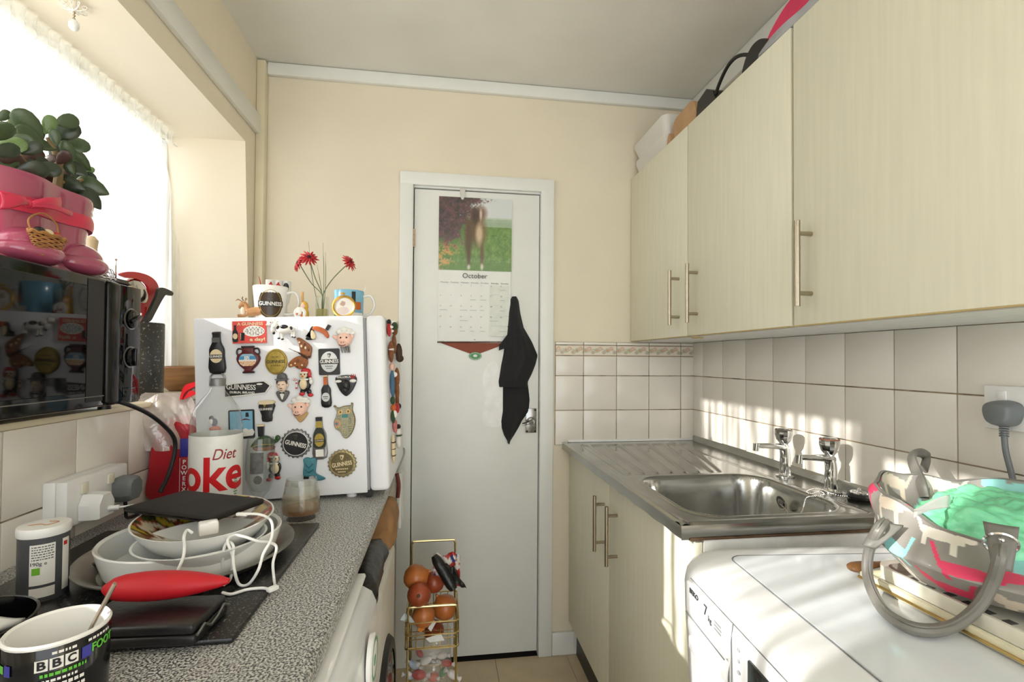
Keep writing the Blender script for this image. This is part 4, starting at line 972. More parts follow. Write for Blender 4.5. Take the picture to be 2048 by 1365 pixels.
# 8, 16 pig chefs
def pig(px, py, label, tail):
    t = mg('pig_chef_magnet', label, px, py)
    b = MB(); b.ell((0, -.009, -2*S), 16*S, .011, 15*S); b.ell((-2*S, -.016, -11*S), 10*S, .007, 7*S); b.ell((-2*S, -.0205, -8*S), 5.5*S, .004, 4.2*S); obj('face', b, m_mpink, t, local=True)
    lay(t, 'ear', sm2([(-12, 4), (-22, 9), (-24, 4), (-14, -3)], 3), .003, .009, m_mpink, True); lay(t, 'ear', sm2([(12, 6), (16, 10), (19, 4), (14, -2)], 3), .003, .009, m_mpink, True)
    blobs(t, 'chef_hat', [(-9, 15, 8, 6, .008), (0, 18, 9, 7, .009), (10, 16, 8, 6, .008), (16, 12, 6, 5, .007), (0, 12, 15, 4, .010)], m_mwhite); blobs(t, 'eyes', [(-6, 2, 1.7, 1.9, .0195), (6, 2, 1.7, 1.9, .0195)], m_mblack); blobs(t, 'nostrils', [(-4, -8, 1, 1.3, .0245), (0, -8, 1, 1.3, .0245)], m_mbrown)
    b = MB(); b.tube(cat_rom([(-9*S, -.0215, -13*S), (-3*S, -.0245, -15.5*S), (4*S, -.0215, -13*S)], 4), .0009, 6); obj('mouth', b, m_mmaroon, t, local=True)
    if tail == 'legs':
        b = MB()
        for x in (-7, -1, 4, 8): b.tube([(x*S, -.006, -16*S), ((x+2)*S, -.006, -30*S)], [.0028, .0018], 8)
        obj('trotters', b, m_msteel, t, local=True)
    else: lay(t, 'neckerchief', sm2([(-14, -12), (14, -10), (12, -20), (0, -32), (-8, -24)], 3), 0, .006, m_mcream if tail == 'cream' else mat('magnet_tan', (196, 160, 104), .5), True)
pig(690, 678, 'pink pig magnet in a white chef hat with steel trotters', 'legs')
pig(601, 815, 'pink pig magnet in a white chef hat with tan neckerchief', 'tan')
# 9 black plaque with white oval
t = mg('label_magnet', 'black rectangular magnet with a white oval label', 659, 724)
lay(t, 'plate', rect(-21.5, 21.5, -28, 28, 3), 0, .0035, m_mblack); lay(t, 'oval', ellipse(0, 0, 17.5, 22), .0035, .0038, mat('magnet_silver', (196, 198, 198), .35, .3)); lay(t, 'name_band', rect(-20, 20, -5, 5.5), .0038, .0041, m_mblack)
mtx(t, 'lettering', 'GUINNESS', 0, .3, 10, m_mwhite, .0044, width=38*S, bold=.015)
HARP = lambda cx_, cy_, k: [(cx_-4*k, cy_+5*k), (cx_+3*k, cy_+5.5*k), (cx_+4.5*k, cy_+3*k), (cx_+1*k, cy_-5*k), (cx_, cy_-5.5*k), (cx_+1.5*k, cy_+2.5*k), (cx_-2.5*k, cy_+3*k), (cx_-.5*k, cy_-4*k), (cx_-1.3*k, cy_-4.5*k)]
lay(t, 'harp', HARP(0, 13, .9), .0038, .0041, m_mblack); dashes(t, 'small_lettering', -8, 8, -9.5, 2.4, m_mgrey, .0041); dashes(t, 'small_lettering', -6, 6, -14, 1.8, m_mgrey, .0041)
# 10 arrow sign
t = mg('arrow_sign_magnet', 'black arrow-shaped road sign magnet with white border', 497, 777)
ar_ = [(-46, 10), (-46, -18), (34, -12), (46, 4), (32, 15)]; ai = [(-44, 8.5), (-44, -15.5), (33, -9.8), (42.5, 4), (31, 13)]
lay(t, 'border', ar_, 0, .004, m_mwhite); lay(t, 'face', ai, .004, .0045, m_mblack)
mtx(t, 'lettering', 'GUINNESS', -13, 2.5, 15, m_mwhite, .0048, ang=-.06, width=57*S, bold=.015); mtx(t, 'lettering', 'DUBLIN, IRELAND', -11, -8.3, 6, m_mwhite, .0048, ang=-.06, width=48*S, bold=.03); lay(t, 'badge', ellipse(23, 8, 6, 2), .0045, .005, m_mwhite); dashes(t, 'small_lettering', 18, 28, 2.5, 1.2, m_mgrey, .0048)
# 11 man in a bowler hat
t = mg('bowler_hat_magnet', 'magnet of a moustached man in bowler hat and bow tie', 566, 775)
b = MB(); b.ell((0, -.008, 3*S), 10*S, .009, 13*S); b.ell((-10*S, -.006, 4*S), 2*S, .003, 3.4*S); b.ell((10*S, -.006, 4*S), 2*S, .003, 3.4*S); b.ell((0, -.0165, 2*S), 2.2*S, .003, 3*S); obj('face', b, mat('magnet_skin', (232, 206, 184), .5), t, local=True)
lay(t, 'brim', sm2([(-12, 16), (0, 13), (12, 16), (10, 18.5), (0, 17), (-10, 18.5)], 3), .002, .014, m_mgrey); lay(t, 'crown', sm2([(-9, 17), (9, 17), (8, 27), (3, 30), (-3, 30), (-8, 27)], 3), .002, .012, m_mgrey, True); lay(t, 'jacket', sm2([(-12, -8), (12, -8), (10, -20), (2, -30), (-3, -30), (-10, -20)], 3), 0, .008, m_mgrey, True); lay(t, 'shirt', [(-6, -9), (6, -9), (1, -25), (-1, -25)], .008, .0092, m_mwhite); lay(t, 'bow_tie', [(-5, -9), (0, -11), (5, -9), (5, -14), (0, -12.4), (-5, -14)], .009, .0105, m_mblack)
blobs(t, 'hair', [(-9, 11, 2, 5, .009), (9, 11, 2, 5, .009)], MATS['dark_umber']); blobs(t, 'features', [(-4, 6, 2.4, .7, .0165), (4, 6, 2.4, .7, .0165), (0, -2, 3, .8, .0165), (0, -6, 3, .5, .0145)], MATS['dark_umber'])
# 12, 22 penguins in santa hats
def penguin(px, py, label, flip, cane):
    t = mg('penguin_magnet', label, px, py); f = -1 if flip else 1
    E_ = lambda l: [(x*f, y, a, c, d) for x, y, a, c, d in l]
    blobs(t, 'body', E_([(0, -6, 12, 15, .006), (9, -2, 4, 9, .006), (-9, -3, 4, 9, .006), (-5, -20, 5, 6, .006), (8, -21, 5, 6, .006), (0, 14, 10, 9, .006)]), m_mblack); blobs(t, 'belly', E_([(-2, -5, 8, 11, .0125), (-2, 14, 8, 7.5, .011)]), m_mcream)
    blobs(t, 'boots', E_([(-6, -25, 6, 4, .008), (11, -28, 6, 4, .008)]), m_mred); blobs(t, 'hat', E_([(3, 22, 10, 7, .008), (10, 16, 4, 7, .008), (12, 9, 2.6, 3, .008)]), m_mred); blobs(t, 'fur_trim', E_([(-1, 19, 9, 2.6, .0125), (12, 6, 3, 3, .010)]), m_mwhite); blobs(t, 'eyes', E_([(-5, 16, 1.4, 1.8, .0165), (2, 16, 1.4, 1.8, .0165)]), m_mblack); blobs(t, 'beak', E_([(-2, 12, 2.4, 1.8, .0165)]), m_morange); blobs(t, 'scarf', E_([(0, 5, 9, 2.6, .011), (13, 0, 4, 6, .009)]), m_mwhite)
    if cane:
        b = MB(); q = cat_rom([(-17*S, -.008, -16*S), (-16*S, -.008, 2*S), (-19*S, -.008, 7*S), (-23*S, -.008, 4*S)], 6); b.tube(q, .0022, 8); c_ = obj('candy_cane', b, m_mwhite, t, local=True)
        b = MB()
        for k in range(1, len(q)-1, 3): b.tube([q[k], q[k+1]], .0025, 8)
        obj('stripes', b, m_mred, c_, local=True)
penguin(611, 764, 'penguin magnet in a santa hat holding a candy cane', False, True)
penguin(551, 931, 'penguin magnet in a santa hat and chequered scarf with raised wing', True, False)
# 13, 21 bottles, 15 pint
t = mg('slim_bottle_magnet', 'slim dark bottle magnet with an orange neck', 653, 783)
lay(t, 'bottle', BOT(9.5, 32, 3.8, 0), 0, .009, m_mblack, True, .8); lay(t, 'neck_foil', rect(-4, 4, 14, 31), .0085, .0096, m_morange); lay(t, 'cap', rect(-4.2, 4.2, 30, 34), 0, .0096, m_mcream); lay(t, 'label', ellipse(0, -12, 8, 9.5), .0088, .0098, MATS['magnet_silver']); dashes(t, 'small_lettering', -5, 5, -11, 2, m_mblack, .0101, 4); dashes(t, 'small_lettering', -4, 4, -15, 1.4, m_mblack, .0101, 4)
t = mg('opener_bottle_magnet', 'bottle-shaped opener magnet with gold neck and label', 640, 875)
lay(t, 'bottle', BOT(13.5, 43, 6.5, 0), 0, .007, m_msteel, True, .95); lay(t, 'dark_body', [(x*.85, y) for x, y in BOT(13, 30, 6.5, 0)][0:0] or sm2([(-11.5, -20), (-11.5, 4), (-6, 20), (6, 20), (11.5, 4), (11.5, -20)], 3), .007, .0076, mat('magnet_dark_green', (40, 44, 30), .35)); lay(t, 'neck_foil', [(-7, 21), (7, 21), (6, 34), (-6, 34)], .0068, .0078, m_mgold); lay(t, 'crown', rect(-6.5, 6.5, 35, 43), .006, .008, m_mblack); lay(t, 'label', ellipse(0, -5, 9.8, 14), .0076, .0082, m_mgold); lay(t, 'name_band', rect(-10, 10, -9, -3.5), .0082, .0085, m_mblack); mtx(t, 'lettering', 'GUINNESS', 0, -6.2, 5, m_mcream, .0088, width=18*S)
lay(t, 'opener_slot', rect(-8, 8, -40, -25), .007, .0078, m_mwhite)
t = mg('pint_magnet', 'pint of stout magnet with cream head', 535, 823)
lay(t, 'pint', sm2([(-9, -21), (9, -21), (10, -8), (14, 4), (14.5, 17), (-14.5, 17), (-14, 4), (-10, -8)], 2), 0, .009, m_mblack, True, .85); lay(t, 'head', sm2([(-14, 15), (14, 15), (14, 22), (-14, 22)], 2), 0, .010, m_mcream, True, .88); mtx(t, 'lettering', 'GUINNESS', 0, 5, 6.5, m_mwhite, .0101, width=25*S, bold=.02); lay(t, 'harp', HARP(-3, 12, .55), .009, .0103, m_mgold)
# 14 bull's head shield
t = mg('bull_head_magnet', 'black bull head shield magnet with white horns', 693, 769)
lay(t, 'shield', sm2([(-22, 10), (-18, 17), (0, 20), (18, 17), (22, 8), (14, -12), (3, -24), (-4, -24), (-14, -12)], 3), 0, .008, m_mblack, True, .9)
b = MB(); b.ell((0, -.010, -2*S), 9*S, .009, 12*S); b.ell((0, -.015, -12*S), 6*S, .008, 6*S); obj('head', b, m_mblack, t, local=True); blobs(t, 'horns', [(-15, 7, 7, 3, .011), (15, 7, 7, 3.6, .011)], m_mwhite); mtx(t, 'lettering', 'MALLORCA', -4, 15.5, 6, m_mwhite, .009, width=28*S, bold=.02); blobs(t, 'red_ribbon', [(14, 16, 5, 1, .009), (14, 13, 5, 1, .010), (12, 19, .9, 3, .009), (16, 19, .9, 3, .009), (20, 18, .9, 3, .009)], m_mred)
# 17 owl
m_owl = attr_mat('owl_print', .35, .3)
t = mg('owl_magnet', 'mosaic-patterned owl magnet in teal and gold', 690, 843)
OWL = sm2([(-21, 33), (-12, 30), (0, 33), (12, 34), (18, 38), (17, 24), (20, 14), (22, 2), (20, -12), (14, -26), (4, -36), (-4, -34), (-10, -22), (-20, -14), (-22, 0), (-18, 10), (-16, 22)], 4)
b = MB(); b.puff([(x*S, y*S) for x, y in OWL], 0, -.006, .9); obj('owl_back', b, mat('owl_bronze', (118, 98, 62), .5), t, local=True)
def in_poly(x, y, poly):
    c = False; j = len(poly)-1
    for i in range(len(poly)):
        if (poly[i][1] > y) != (poly[j][1] > y) and x < (poly[j][0]-poly[i][0])*(y-poly[i][1])/(poly[j][1]-poly[i][1])+poly[i][0]: c = not c
        j = i
    return c
b = MB(); NN = 46; vmap = {}
for i in range(NN):
    for j in range(int(NN*1.75)):
        x = -23+46*(i+.5)/NN; y = -37+76*(j+.5)/(NN*1.75)
        if in_poly(x*1.08, y*1.05, OWL):
            h = 23/NN*S*1.02; o = len(b.v); b.v += [(x*S-h, -.0066, y*S-h), (x*S+h, -.0066, y*S-h), (x*S+h, -.0066, y*S+h), (x*S-h, -.0066, y*S+h)]; b.f.append((o, o+1, o+2, o+3)); b.mi.append(0)
def owlc(i, p):
    x, z = p[0]/S, p[2]/S
    if math.hypot(x+8, z-20) < 5 or math.hypot(x-8, z-21) < 5:
        return (40, 32, 24) if min(math.hypot(x+8, z-20), math.hypot(x-8, z-21)) < 2 else (222, 186, 110)
    if abs(x-1) < 6 and 8 < z < 15: return (66, 134, 132)
    r = math.hypot(x+16, z+4)
    if r < 9: return ((70, 136, 138), (206, 140, 132), (196, 170, 110))[int(r/3) % 3]
    k = noise.noise(Vector((x*.28, z*.28, 4))); q = math.sin(x*1.5)*math.sin(z*1.3)
    if q > .45: return (78, 112, 108)
    if k > .2: return (196, 170, 112)
    if q < -.5: return (58, 54, 46)
    return (190, 186, 158)
obj('mosaic_print', b, m_owl, t, local=True, smooth=False, colfn=owlc)
blobs(t, 'ear_tufts', [(-19, 33, 3, 2, .005), (16, 36, 2, 4, .005)], MATS['owl_bronze'])
# 18 blue card (drawing left plain)
t = mg('blue_card_magnet', 'black-edged pale blue card magnet beside the cola bottle', 484, 849)
lay(t, 'plate', rect(-25, 25, -30, 30, 3), 0, .0035, m_mblack); lay(t, 'sky', rect(-22, 22, -20, 27), .0035, .0038, m_mblue); lay(t, 'town_strip', sm2([(-22, -24), (22, -24), (22, -10), (14, -12), (8, -8), (0, -12), (-10, -9), (-22, -13)], 2), .0038, .0041, m_mwhite); lay(t, 'small_pint', [(8, 15), (15, 15), (14, 24), (9, 24)], .0038, .0042, m_mblack); lay(t, 'pink_stripe', sm2([(-2, 8), (8, 12), (18, 8), (8, 9)], 3), .0038, .0042, m_mmaroon)
# 19 turtle with a pint
t = mg('turtle_magnet', 'green turtle magnet carrying a pint of stout', 530, 880)
lay(t, 'shell', sm2([(-26, -14), (-20, -2), (-8, 8), (6, 8), (16, 0), (20, -10), (4, -15)], 3), 0, .010, m_mgreen, True, .75); blobs(t, 'head', [(22, -3, 6, 4, .006), (27, 3, 5.5, 6, .007)], m_mgreen); lay(t, 'belly', sm2([(-22, -14), (18, -13), (14, -22), (-16, -22)], 3), 0, .007, mat('magnet_clay', (152, 92, 58), .5), True)
lay(t, 'pint', [(-10.5, 8), (-.5, 8), (.5, 29), (-11.5, 29)], .002, .010, m_mblack); lay(t, 'pint_head', rect(-12, 1, 29, 33), .002, .0105, m_mcream); b = MB(); b.tube(cat_rom([(-26*S, -.009, -13*S), (-8*S, -.0115, -9*S), (18*S, -.009, -9*S)], 6), .0012, 6); obj('shell_rim', b, m_mgold, t, local=True)
# 20, 24 crown caps
def cap(px, py, r, label, mo, mi_, txt, tm, ang):
    t = mg('crown_cap_magnet', label, px, py)
    o_ = []
    for k in range(84): a = 2*PI*k/84; rr = r*(1+.055*math.cos(a*21)); o_.append((rr*math.cos(a), rr*math.sin(a)))
    lay(t, 'crimped_rim', o_, 0, .007, mo, True, .84); lay(t, 'face', ellipse(0, 0, r*.80, r*.80, 36), .0068, .0076, mi_)
    b = MB(); b.tube([(r*.82*S*math.cos(2*PI*k/40), -.0074, r*.82*S*math.sin(2*PI*k/40)) for k in range(40)], .0008, 5, True); obj('ring_line', b, m_mwhite if mi_ is m_mblack else mo, t, local=True)
    mtx(t, 'lettering', 'GUINNESS', 0, -1, r*.42, tm, .0079, ang=ang, width=r*1.42*S, bold=.02); lay(t, 'harp', HARP(0, r*.45, r*.035), .0076, .0081, mat('dim_gold', (66, 58, 34), .5) if mi_ is m_mblack else m_mcream)
    return t
cap(593, 887, 30, 'black bottle cap magnet with white lettering', m_msteel, m_mblack, '', m_mwhite, -.28)
t = cap(685, 927, 29, 'bronze bottle cap magnet with cream lettering', m_mbronze, mat('cap_bronze_dark', (112, 100, 66), .4, .4, var=.25, scale=160), '', m_mcream, .12)
dashes(t, 'small_lettering', -13, 13, -11, 2.4, m_mcream, .0079, 7); dashes(t, 'small_lettering', -8, 8, -17, 2, m_mcream, .0079, 5)
# 23 boot
t = mg('boot_magnet', 'teal cowboy boot magnet', 622, 940)
lay(t, 'boot', sm2([(-14, 24), (-6, 27), (0, 25), (8, 27), (13, 22), (11, 4), (11, -8), (28, -18), (27, -22), (12, -23), (6, -12), (-4, -14), (-14, -12), (-15, 0), (-13, 12)], 3), 0, .009, m_mteal, True, .85); b = MB(); b.tube(cat_rom([(-9*S, -.0095, 14*S), (-2*S, -.0105, 6*S), (6*S, -.0095, 14*S)], 5), .0008, 6); b.tube(cat_rom([(-10*S, -.0095, 2*S), (-2*S, -.0105, -4*S), (7*S, -.0095, 2*S)], 5), .0008, 6); obj('stitching', b, mat('magnet_dark_teal', (36, 84, 98), .5), t, local=True); lay(t, 'heel', rect(-14, -4, -18, -12), 0, .006, m_mblack)
# 25 little bird behind the bottle
t = mg('bird_magnet', 'small grey and orange bird magnet behind the cola bottle', 430, 848)
blobs(t, 'bird_body', [(0, 4, 7, 8, .006), (-4, 12, 5, 5, .007)], m_mgrey); blobs(t, 'breast', [(-4, 5, 4, 6, .010)], m_mwhite); blobs(t, 'perch', [(2, -10, 11, 6, .006)], m_morange)

# ---- magnets on the fridge door, seen edge-on
GD = 'souvenir magnets on the fridge door'
DROT = FROT @ Matrix(((0,-1,0),(1,0,0),(0,0,1)))   # local -y looks out of the door (+x), local x runs into the room's depth
def dmg(name, label, y, z, parts):
    p = FO+FROT @ Vector((.0565, y, z)); t = thing(name, label, 'magnet', p, DROT, GD)
    for nm, sp_, m in parts: 
        b = MB()
        for x, zz, rx, rz, d in sp_: b.ell((x, -d*.5, zz), rx, d*.5, rz, 10, 7)
        obj(nm, b, m, t, local=True)
K = .001
dmg('ladybird_magnet', 'red and white round figure magnet at the top of the fridge door', .035, .425, [('body', [(0, 0, .02, .02, .012)], m_mred), ('spots', [(-.006, .006, .005, .005, .018), (.006, -.004, .005, .005, .018)], m_mwhite), ('hair', [(0, .02, .015, .008, .012)], m_mblack)])
dmg('tree_magnet', 'brown tree trunk magnet on the fridge door', .15, .41, [('trunk', [(0, -.02, .014, .03, .014), (.006, .02, .022, .016, .018)], m_mbrown), ('foliage', [(0, .03, .02, .014, .02)], m_mgreen)])
dmg('pot_magnet', 'brown and white pot magnet on the fridge door', .05, .365, [('pot', [(0, 0, .018, .03, .015)], m_mbrown), ('band', [(0, .006, .0185, .006, .016)], m_mwhite)])
dmg('leaf_magnet', 'dark brown leaf magnet sticking out from the fridge door', .25, .365, [('leaf', [(0, 0, .01, .03, .022), (.012, -.018, .012, .012, .025)], MATS['dark_umber'])])
dmg('jeans_magnet', 'blue dungarees doll magnet on the fridge door', .07, .29, [('jeans', [(0, -.012, .014, .04, .014)], mat('denim', (74, 110, 138), .7)), ('head', [(0, .034, .012, .012, .015)], m_mpink), ('patch', [(.004, .012, .006, .008, .021)], m_mwhite)])
dmg('totem_magnet', 'tall brown totem magnet on the fridge door', .2, .27, [('totem', [(0, .02, .012, .03, .016), (0, -.02, .013, .03, .014), (.004, -.05, .010, .02, .012)], m_mbrown)])
dmg('leprechaun_magnet', 'green hatted bearded figure magnet on the fridge door', .07, .205, [('coat', [(0, -.018, .014, .02, .013)], m_mgreen), ('beard', [(0, .006, .012, .010, .015)], m_morange), ('hat', [(0, .026, .012, .012, .013)], m_mgreen), ('shirt', [(-.002, -.012, .008, .012, .018)], m_mwhite)])
dmg('cherry_magnet', 'glossy red round magnet with a dark cap on the fridge door', .17, .2, [('ball', [(0, 0, .016, .016, .016)], m_mred), ('cap', [(.01, .004, .01, .01, .02)], m_mblack)])
dmg('heart_magnet', 'pink heart magnet on the fridge door', .12, .155, [('heart', [(-.008, .004, .01, .012, .012), (.008, .004, .01, .012, .012), (0, -.008, .01, .014, .012)], mat('magnet_rose', (206, 122, 118), .4))])
dmg('tiki_magnet', 'cream carved figure magnet low on the fridge door', .06, .10, [('figure', [(0, .0, .014, .042, .012)], m_mcream), ('bands', [(0, .018, .0145, .003, .0125), (0, .0, .0145, .003, .0125), (0, -.018, .0145, .003, .0125)], MATS['dark_umber'])])
dmg('snowman_magnet', 'white snowman magnet with green scarf on the fridge door', .19, .11, [('body', [(0, -.012, .018, .022, .018), (0, .016, .012, .013, .018)], m_mwhite), ('scarf', [(0, .006, .014, .004, .02)], m_mgreen), ('hat', [(0, .032, .010, .008, .016)], m_mblack)])
# ================================================================== on top of the fridge
m_mugw = mat('white_glazed_china', (238, 237, 232), .12, var=.015)
def wrap(cx_, cy_, r, a0, z0):
    """bends flat print round an upright cylinder; a0 = direction of the middle of the print"""
    def fn(p):
        a = a0+p.x/r; return (cx_+(r+p.z+.0006)*math.cos(a), cy_+(r+p.z+.0006)*math.sin(a), z0+p.y)
    return fn
def patch(cx_, cy_, r, a0, z0, w_, h, off=.0004, shape='rect', nn=20):
    """curved decal on an upright cylinder"""
    b = MB()
    if shape == 'rect': b.grid(nn, 4, lambda u, v: (cx_+(r+off)*math.cos(a0+(u-.5)*w_/r), cy_+(r+off)*math.sin(a0+(u-.5)*w_/r), z0+(v-.5)*h))
    else:
        b.grid(nn, 8, lambda u, v: (lambda x, z: (cx_+(r+off)*math.cos(a0+x/r), cy_+(r+off)*math.sin(a0+x/r), z0+z))(math.cos(2*PI*u)*w_/2*max(v, .001), math.sin(2*PI*u)*h/2*max(v, .001)), closeu=True)
    return b
VIEW = -PI/2
def facing(x, y): return math.atan2(CAM.y-y, CAM.x-x)
def mug(name, label, c, r, h, m, hang, r1=None, inner=None, group=None, mh=None):
    t = thing(name, label, 'mug', c, None, group); x, y, z = c; r1 = r1 or r
    b = MB(); b.lathe([(r1*.9, 0), (r1, .004), (r1+(r-r1)*.5, h*.5), (r, h-.002), (r-.0012, h), (r-.003, h-.002)], 36, Matrix.Translation(c), cap1=False); bo = obj('mug_body', b, m, t)
    b = MB(); b.lathe([(r-.003, h-.002), (r1-.004, .006), (0, .005)], 36, Matrix.Translation(c), cap0=False); obj('inside', b, inner or m_mugw, t)
    d = Vector((math.cos(hang), math.sin(hang), 0)); b = MB()
    b.tube(cat_rom([Vector(c)+d*(r-.002)+Vector((0, 0, h*.82)), Vector(c)+d*(r+.02)+Vector((0, 0, h*.84)), Vector(c)+d*(r+.03)+Vector((0, 0, h*.55)), Vector(c)+d*(r+.018)+Vector((0, 0, h*.24)), Vector(c)+d*(r1-.003)+Vector((0, 0, h*.2))], 6), .0048, 10, flat=.8); obj('handle', b, mh or m, t)
    return t
yT = -.63
# deer figurine
x0 = PY(-.66, 497, 632).x; zt = ftop(x0)
t = thing('deer_figurine', 'small tan deer figurine lying down beside the white mug', 'figurine', (x0, -.66, zt))
m_deer = mat('deer_tan', (168, 122, 76), .6, var=.12, scale=60); m_deerw = mat('deer_white', (226, 210, 186), .6)
def fp(px, py, y=-.66): p = PY(y, px, py); return p
b = MB(); b.tube(cat_rom([fp(536, 622), fp(525, 622), fp(505, 624), fp(495, 624)], 5), [.004, .008, .011, .012, .0125, .0125, .012, .012, .012, .012, .012, .0115, .0115, .011, .011, .010], 10)
b.tube(cat_rom([fp(497, 622), fp(493, 612), fp(487, 606)], 4), [.0085, .008, .0075, .007, .0065, .006, .006, .006, .006], 10); b.ell(fp(485, 609), .0075, .006, .0085, rot=RY(.5)); b.ell(fp(480, 614), .004, .004, .0055)
b.tube([fp(497, 629), fp(488, 632), fp(476, 632)], .004, 8); obj('body', b, m_deer, t)
b = MB()
for q in (((484, 603), (476, 599), (471, 602)), ((490, 602), (493, 597), (494, 600))): b.tube([fp(*p) for p in q], [.0022, .0035, .001], 8, flat=.5)
obj('ears', b, m_deer, t)
b = MB(); b.ell(fp(486, 622), .007, .006, .012); obj('chest', b, m_deerw, t)
b = MB()
for q in (((487, 602), (484, 597), (486, 594)), ((490, 602), (492, 596))): b.tube([fp(*p) for p in q], .0012, 6)
obj('antlers', b, MATS['dark_umber'], t)
# white mug with oval crest
xm = PY(yT, 541, 600).x; zm = ftop(xm); cm = (xm, yT, zm); fa = facing(xm, yT)
t = mug('souvenir_mug', 'white tall mug with a brown oval crest and white lettering', cm, .045, .095, m_mugw, .0, .036)
m_crest = mat('crest_brown', (58, 42, 30), .3, var=.3, scale=90)
R2 = .0418
o = obj('crest', patch(xm, yT, R2, fa, zm+.046, .062, .084, .0014, 'oval'), m_crest, t); obj('crest_ring', (lambda b: (b.tube([(lambda a, z: (xm+(R2+.0018)*math.cos(a), yT+(R2+.0018)*math.sin(a), z))(fa+.026*math.cos(k*.157)/R2, zm+.046+.036*math.sin(k*.157)) for k in range(40)], .0007, 5, True), b)[1])(MB()), m_mgold, o)
obj('crest_band', patch(xm, yT, R2, fa, zm+.044, .064, .017, .0018), m_mblack, o)
text('lettering', 'GUINNESS', .0145, m_mwhite, t, (0, 0, 0), fn=wrap(xm, yT, R2+.0016, fa, zm+.044), local=False, width=.058, bold=.02)
# red pen and poppy egg cups standing behind
p0 = PY(-.60, 528, 600); p1 = PY(-.60, 518, 553)
b = MB(); b.tube([p0-(p1-p0)*.7, p0, p1], [.0022, .0028, .0008], 8); tag(obj('red_quill', b, m_red), 'thin red pointed stick standing in the white crest mug', 'stick')
def beaker(px, py, y, label, r, h):
    x = PY(y, px, py).x; z = ftop(x); t = thing('china_beaker', label, 'beaker', (x, y, z))
    b = MB(); b.lathe([(r*.7, 0), (r*.75, .003), (r*.95, h*.6), (r, h), (r-.0025, h-.001), (r*.7, .005)], 26, Matrix.Translation((x, y, z)), cap1=False); obj('beaker', b, m_mugw, t)
    f_ = facing(x, y); b = MB()
    for dx, dz, s_ in ((0, 0, .006), (.005, -.003, .005), (-.004, -.005, .005), (.001, .007, .003)): b.ell((x+(r*.97)*math.cos(f_+dx/r), y+(r*.97)*math.sin(f_+dx/r), z+h*.88+dz), s_, s_*.4, s_, 8, 6)
    obj('poppy', b, m_mred, t)
beaker(541, 560, -.50, 'white china beaker with a red poppy behind the crest mug', .0135, .135)
beaker(556, 560, -.49, 'white china beaker with a red poppy, next to the crest mug handle', .0135, .135)
x = PY(-.47, 572, 580).x; z = ftop(x)
t = thing('goblet', 'white goblet with a black oval badge behind the crest mug', 'goblet', (x, -.47, z)); b = MB(); b.lathe([(.018, 0), (.018, .003), (.005, .01), (.005, .06), (.011, .075), (.0145, .10), (.0145, .135), (.013, .135), (.010, .08)], 26, Matrix.Translation((x, -.47, z)), cap1=False); obj('cup', b, m_mugw, t)
obj('badge', patch(x, -.47, .0145, facing(x, -.47), z+.115, .016, .028, .001, 'oval'), m_mblack, t)
# small white ornament, yellow folk doll on a stick
x = PY(-.67, 600, 620).x; z = ftop(x); t = thing('white_ornament', 'small white china ring ornament on the fridge', 'ornament', (x, -.67, z))
b = MB(); b.lathe([(.012, -.004), (.0165, 0), (.012, .004), (.0075, 0), (.012, -.004)], 20, Matrix.Translation((x, -.67, z+.017)) @ Matrix.Rotation(PI/2, 4, 'X'), cap0=False, cap1=False)
b.ell((x-.004, -.67, z+.02), .009, .005, .011); obj('ring', b, m_mugw, t)
b = MB(); b.ell((x+.006, -.676, z+.009), .003, .002, .005, 8, 5); b.ell((x-.006, -.676, z+.014), .0025, .002, .003, 8, 5); obj('painted_spots', b, m_morange, t)
x = PY(-.64, 609, 610).x; z = ftop(x); t = thing('folk_doll', 'painted yellow folk doll with a wooden peg on top', 'doll', (x, -.64, z))
m_dy = mat('doll_yellow', (222, 172, 62), .4, var=.2, scale=90)
b = MB(); b.lathe([(.010, 0), (.0125, .006), (.012, .022), (.009, .03), (.0105, .038), (.008, .048), (.003, .052)], 18, Matrix.Translation((x, -.64, z))); obj('body', b, m_dy, t)
b = MB(); b.tube([(x-.005, -.64, z+.045), (x-.006, -.64, z+.078)], .0036, 10); obj('peg', b, mat('pale_wood', (206, 160, 104), .6), t)
b = MB(); b.ell((x-.001, -.651, z+.038), .006, .003, .007, 8, 6); obj('face', b, m_mpink, t)
b = MB(); b.ell((x+.003, -.652, z+.012), .004, .002, .005, 8, 6); b.ell((x-.005, -.652, z+.02), .0025, .002, .003, 8, 6); obj('flowers', b, m_mred, t)
# vase of gerberas
yv = -.60; x = PY(yv, 645, 610).x; z = ftop(x)
t = thing('glass_vase', 'small square glass vase half full of yellow-green water', 'vase', (x, yv, z))
b = MB(); b.box(x-.0145, x+.0145, yv-.0145, yv+.0145, z+.0005, z+.0015)
for a in range(4):
    mt = Matrix.Translation((x, yv, z)) @ Matrix.Rotation(a*PI/2, 4, 'Z'); b.rbox(-.0155, .0155, -.0155, -.0138, .0005, .07, .0006, 1, mt)
obj('glass', b, m_glass, t)
b = MB(); b.box(x-.0132, x+.0132, yv-.0132, yv+.0132, z+.002, z+.034); obj('water', b, sheer_mat('green_water', (196, 190, 70), .45, .05), t, smooth=False)
m_stem = mat('flower_stem', (96, 108, 78), .6); m_petal = mat('gerbera_red', (178, 30, 36), .5, var=.15, scale=80); m_eye = mat('gerbera_eye', (60, 16, 20), .8)
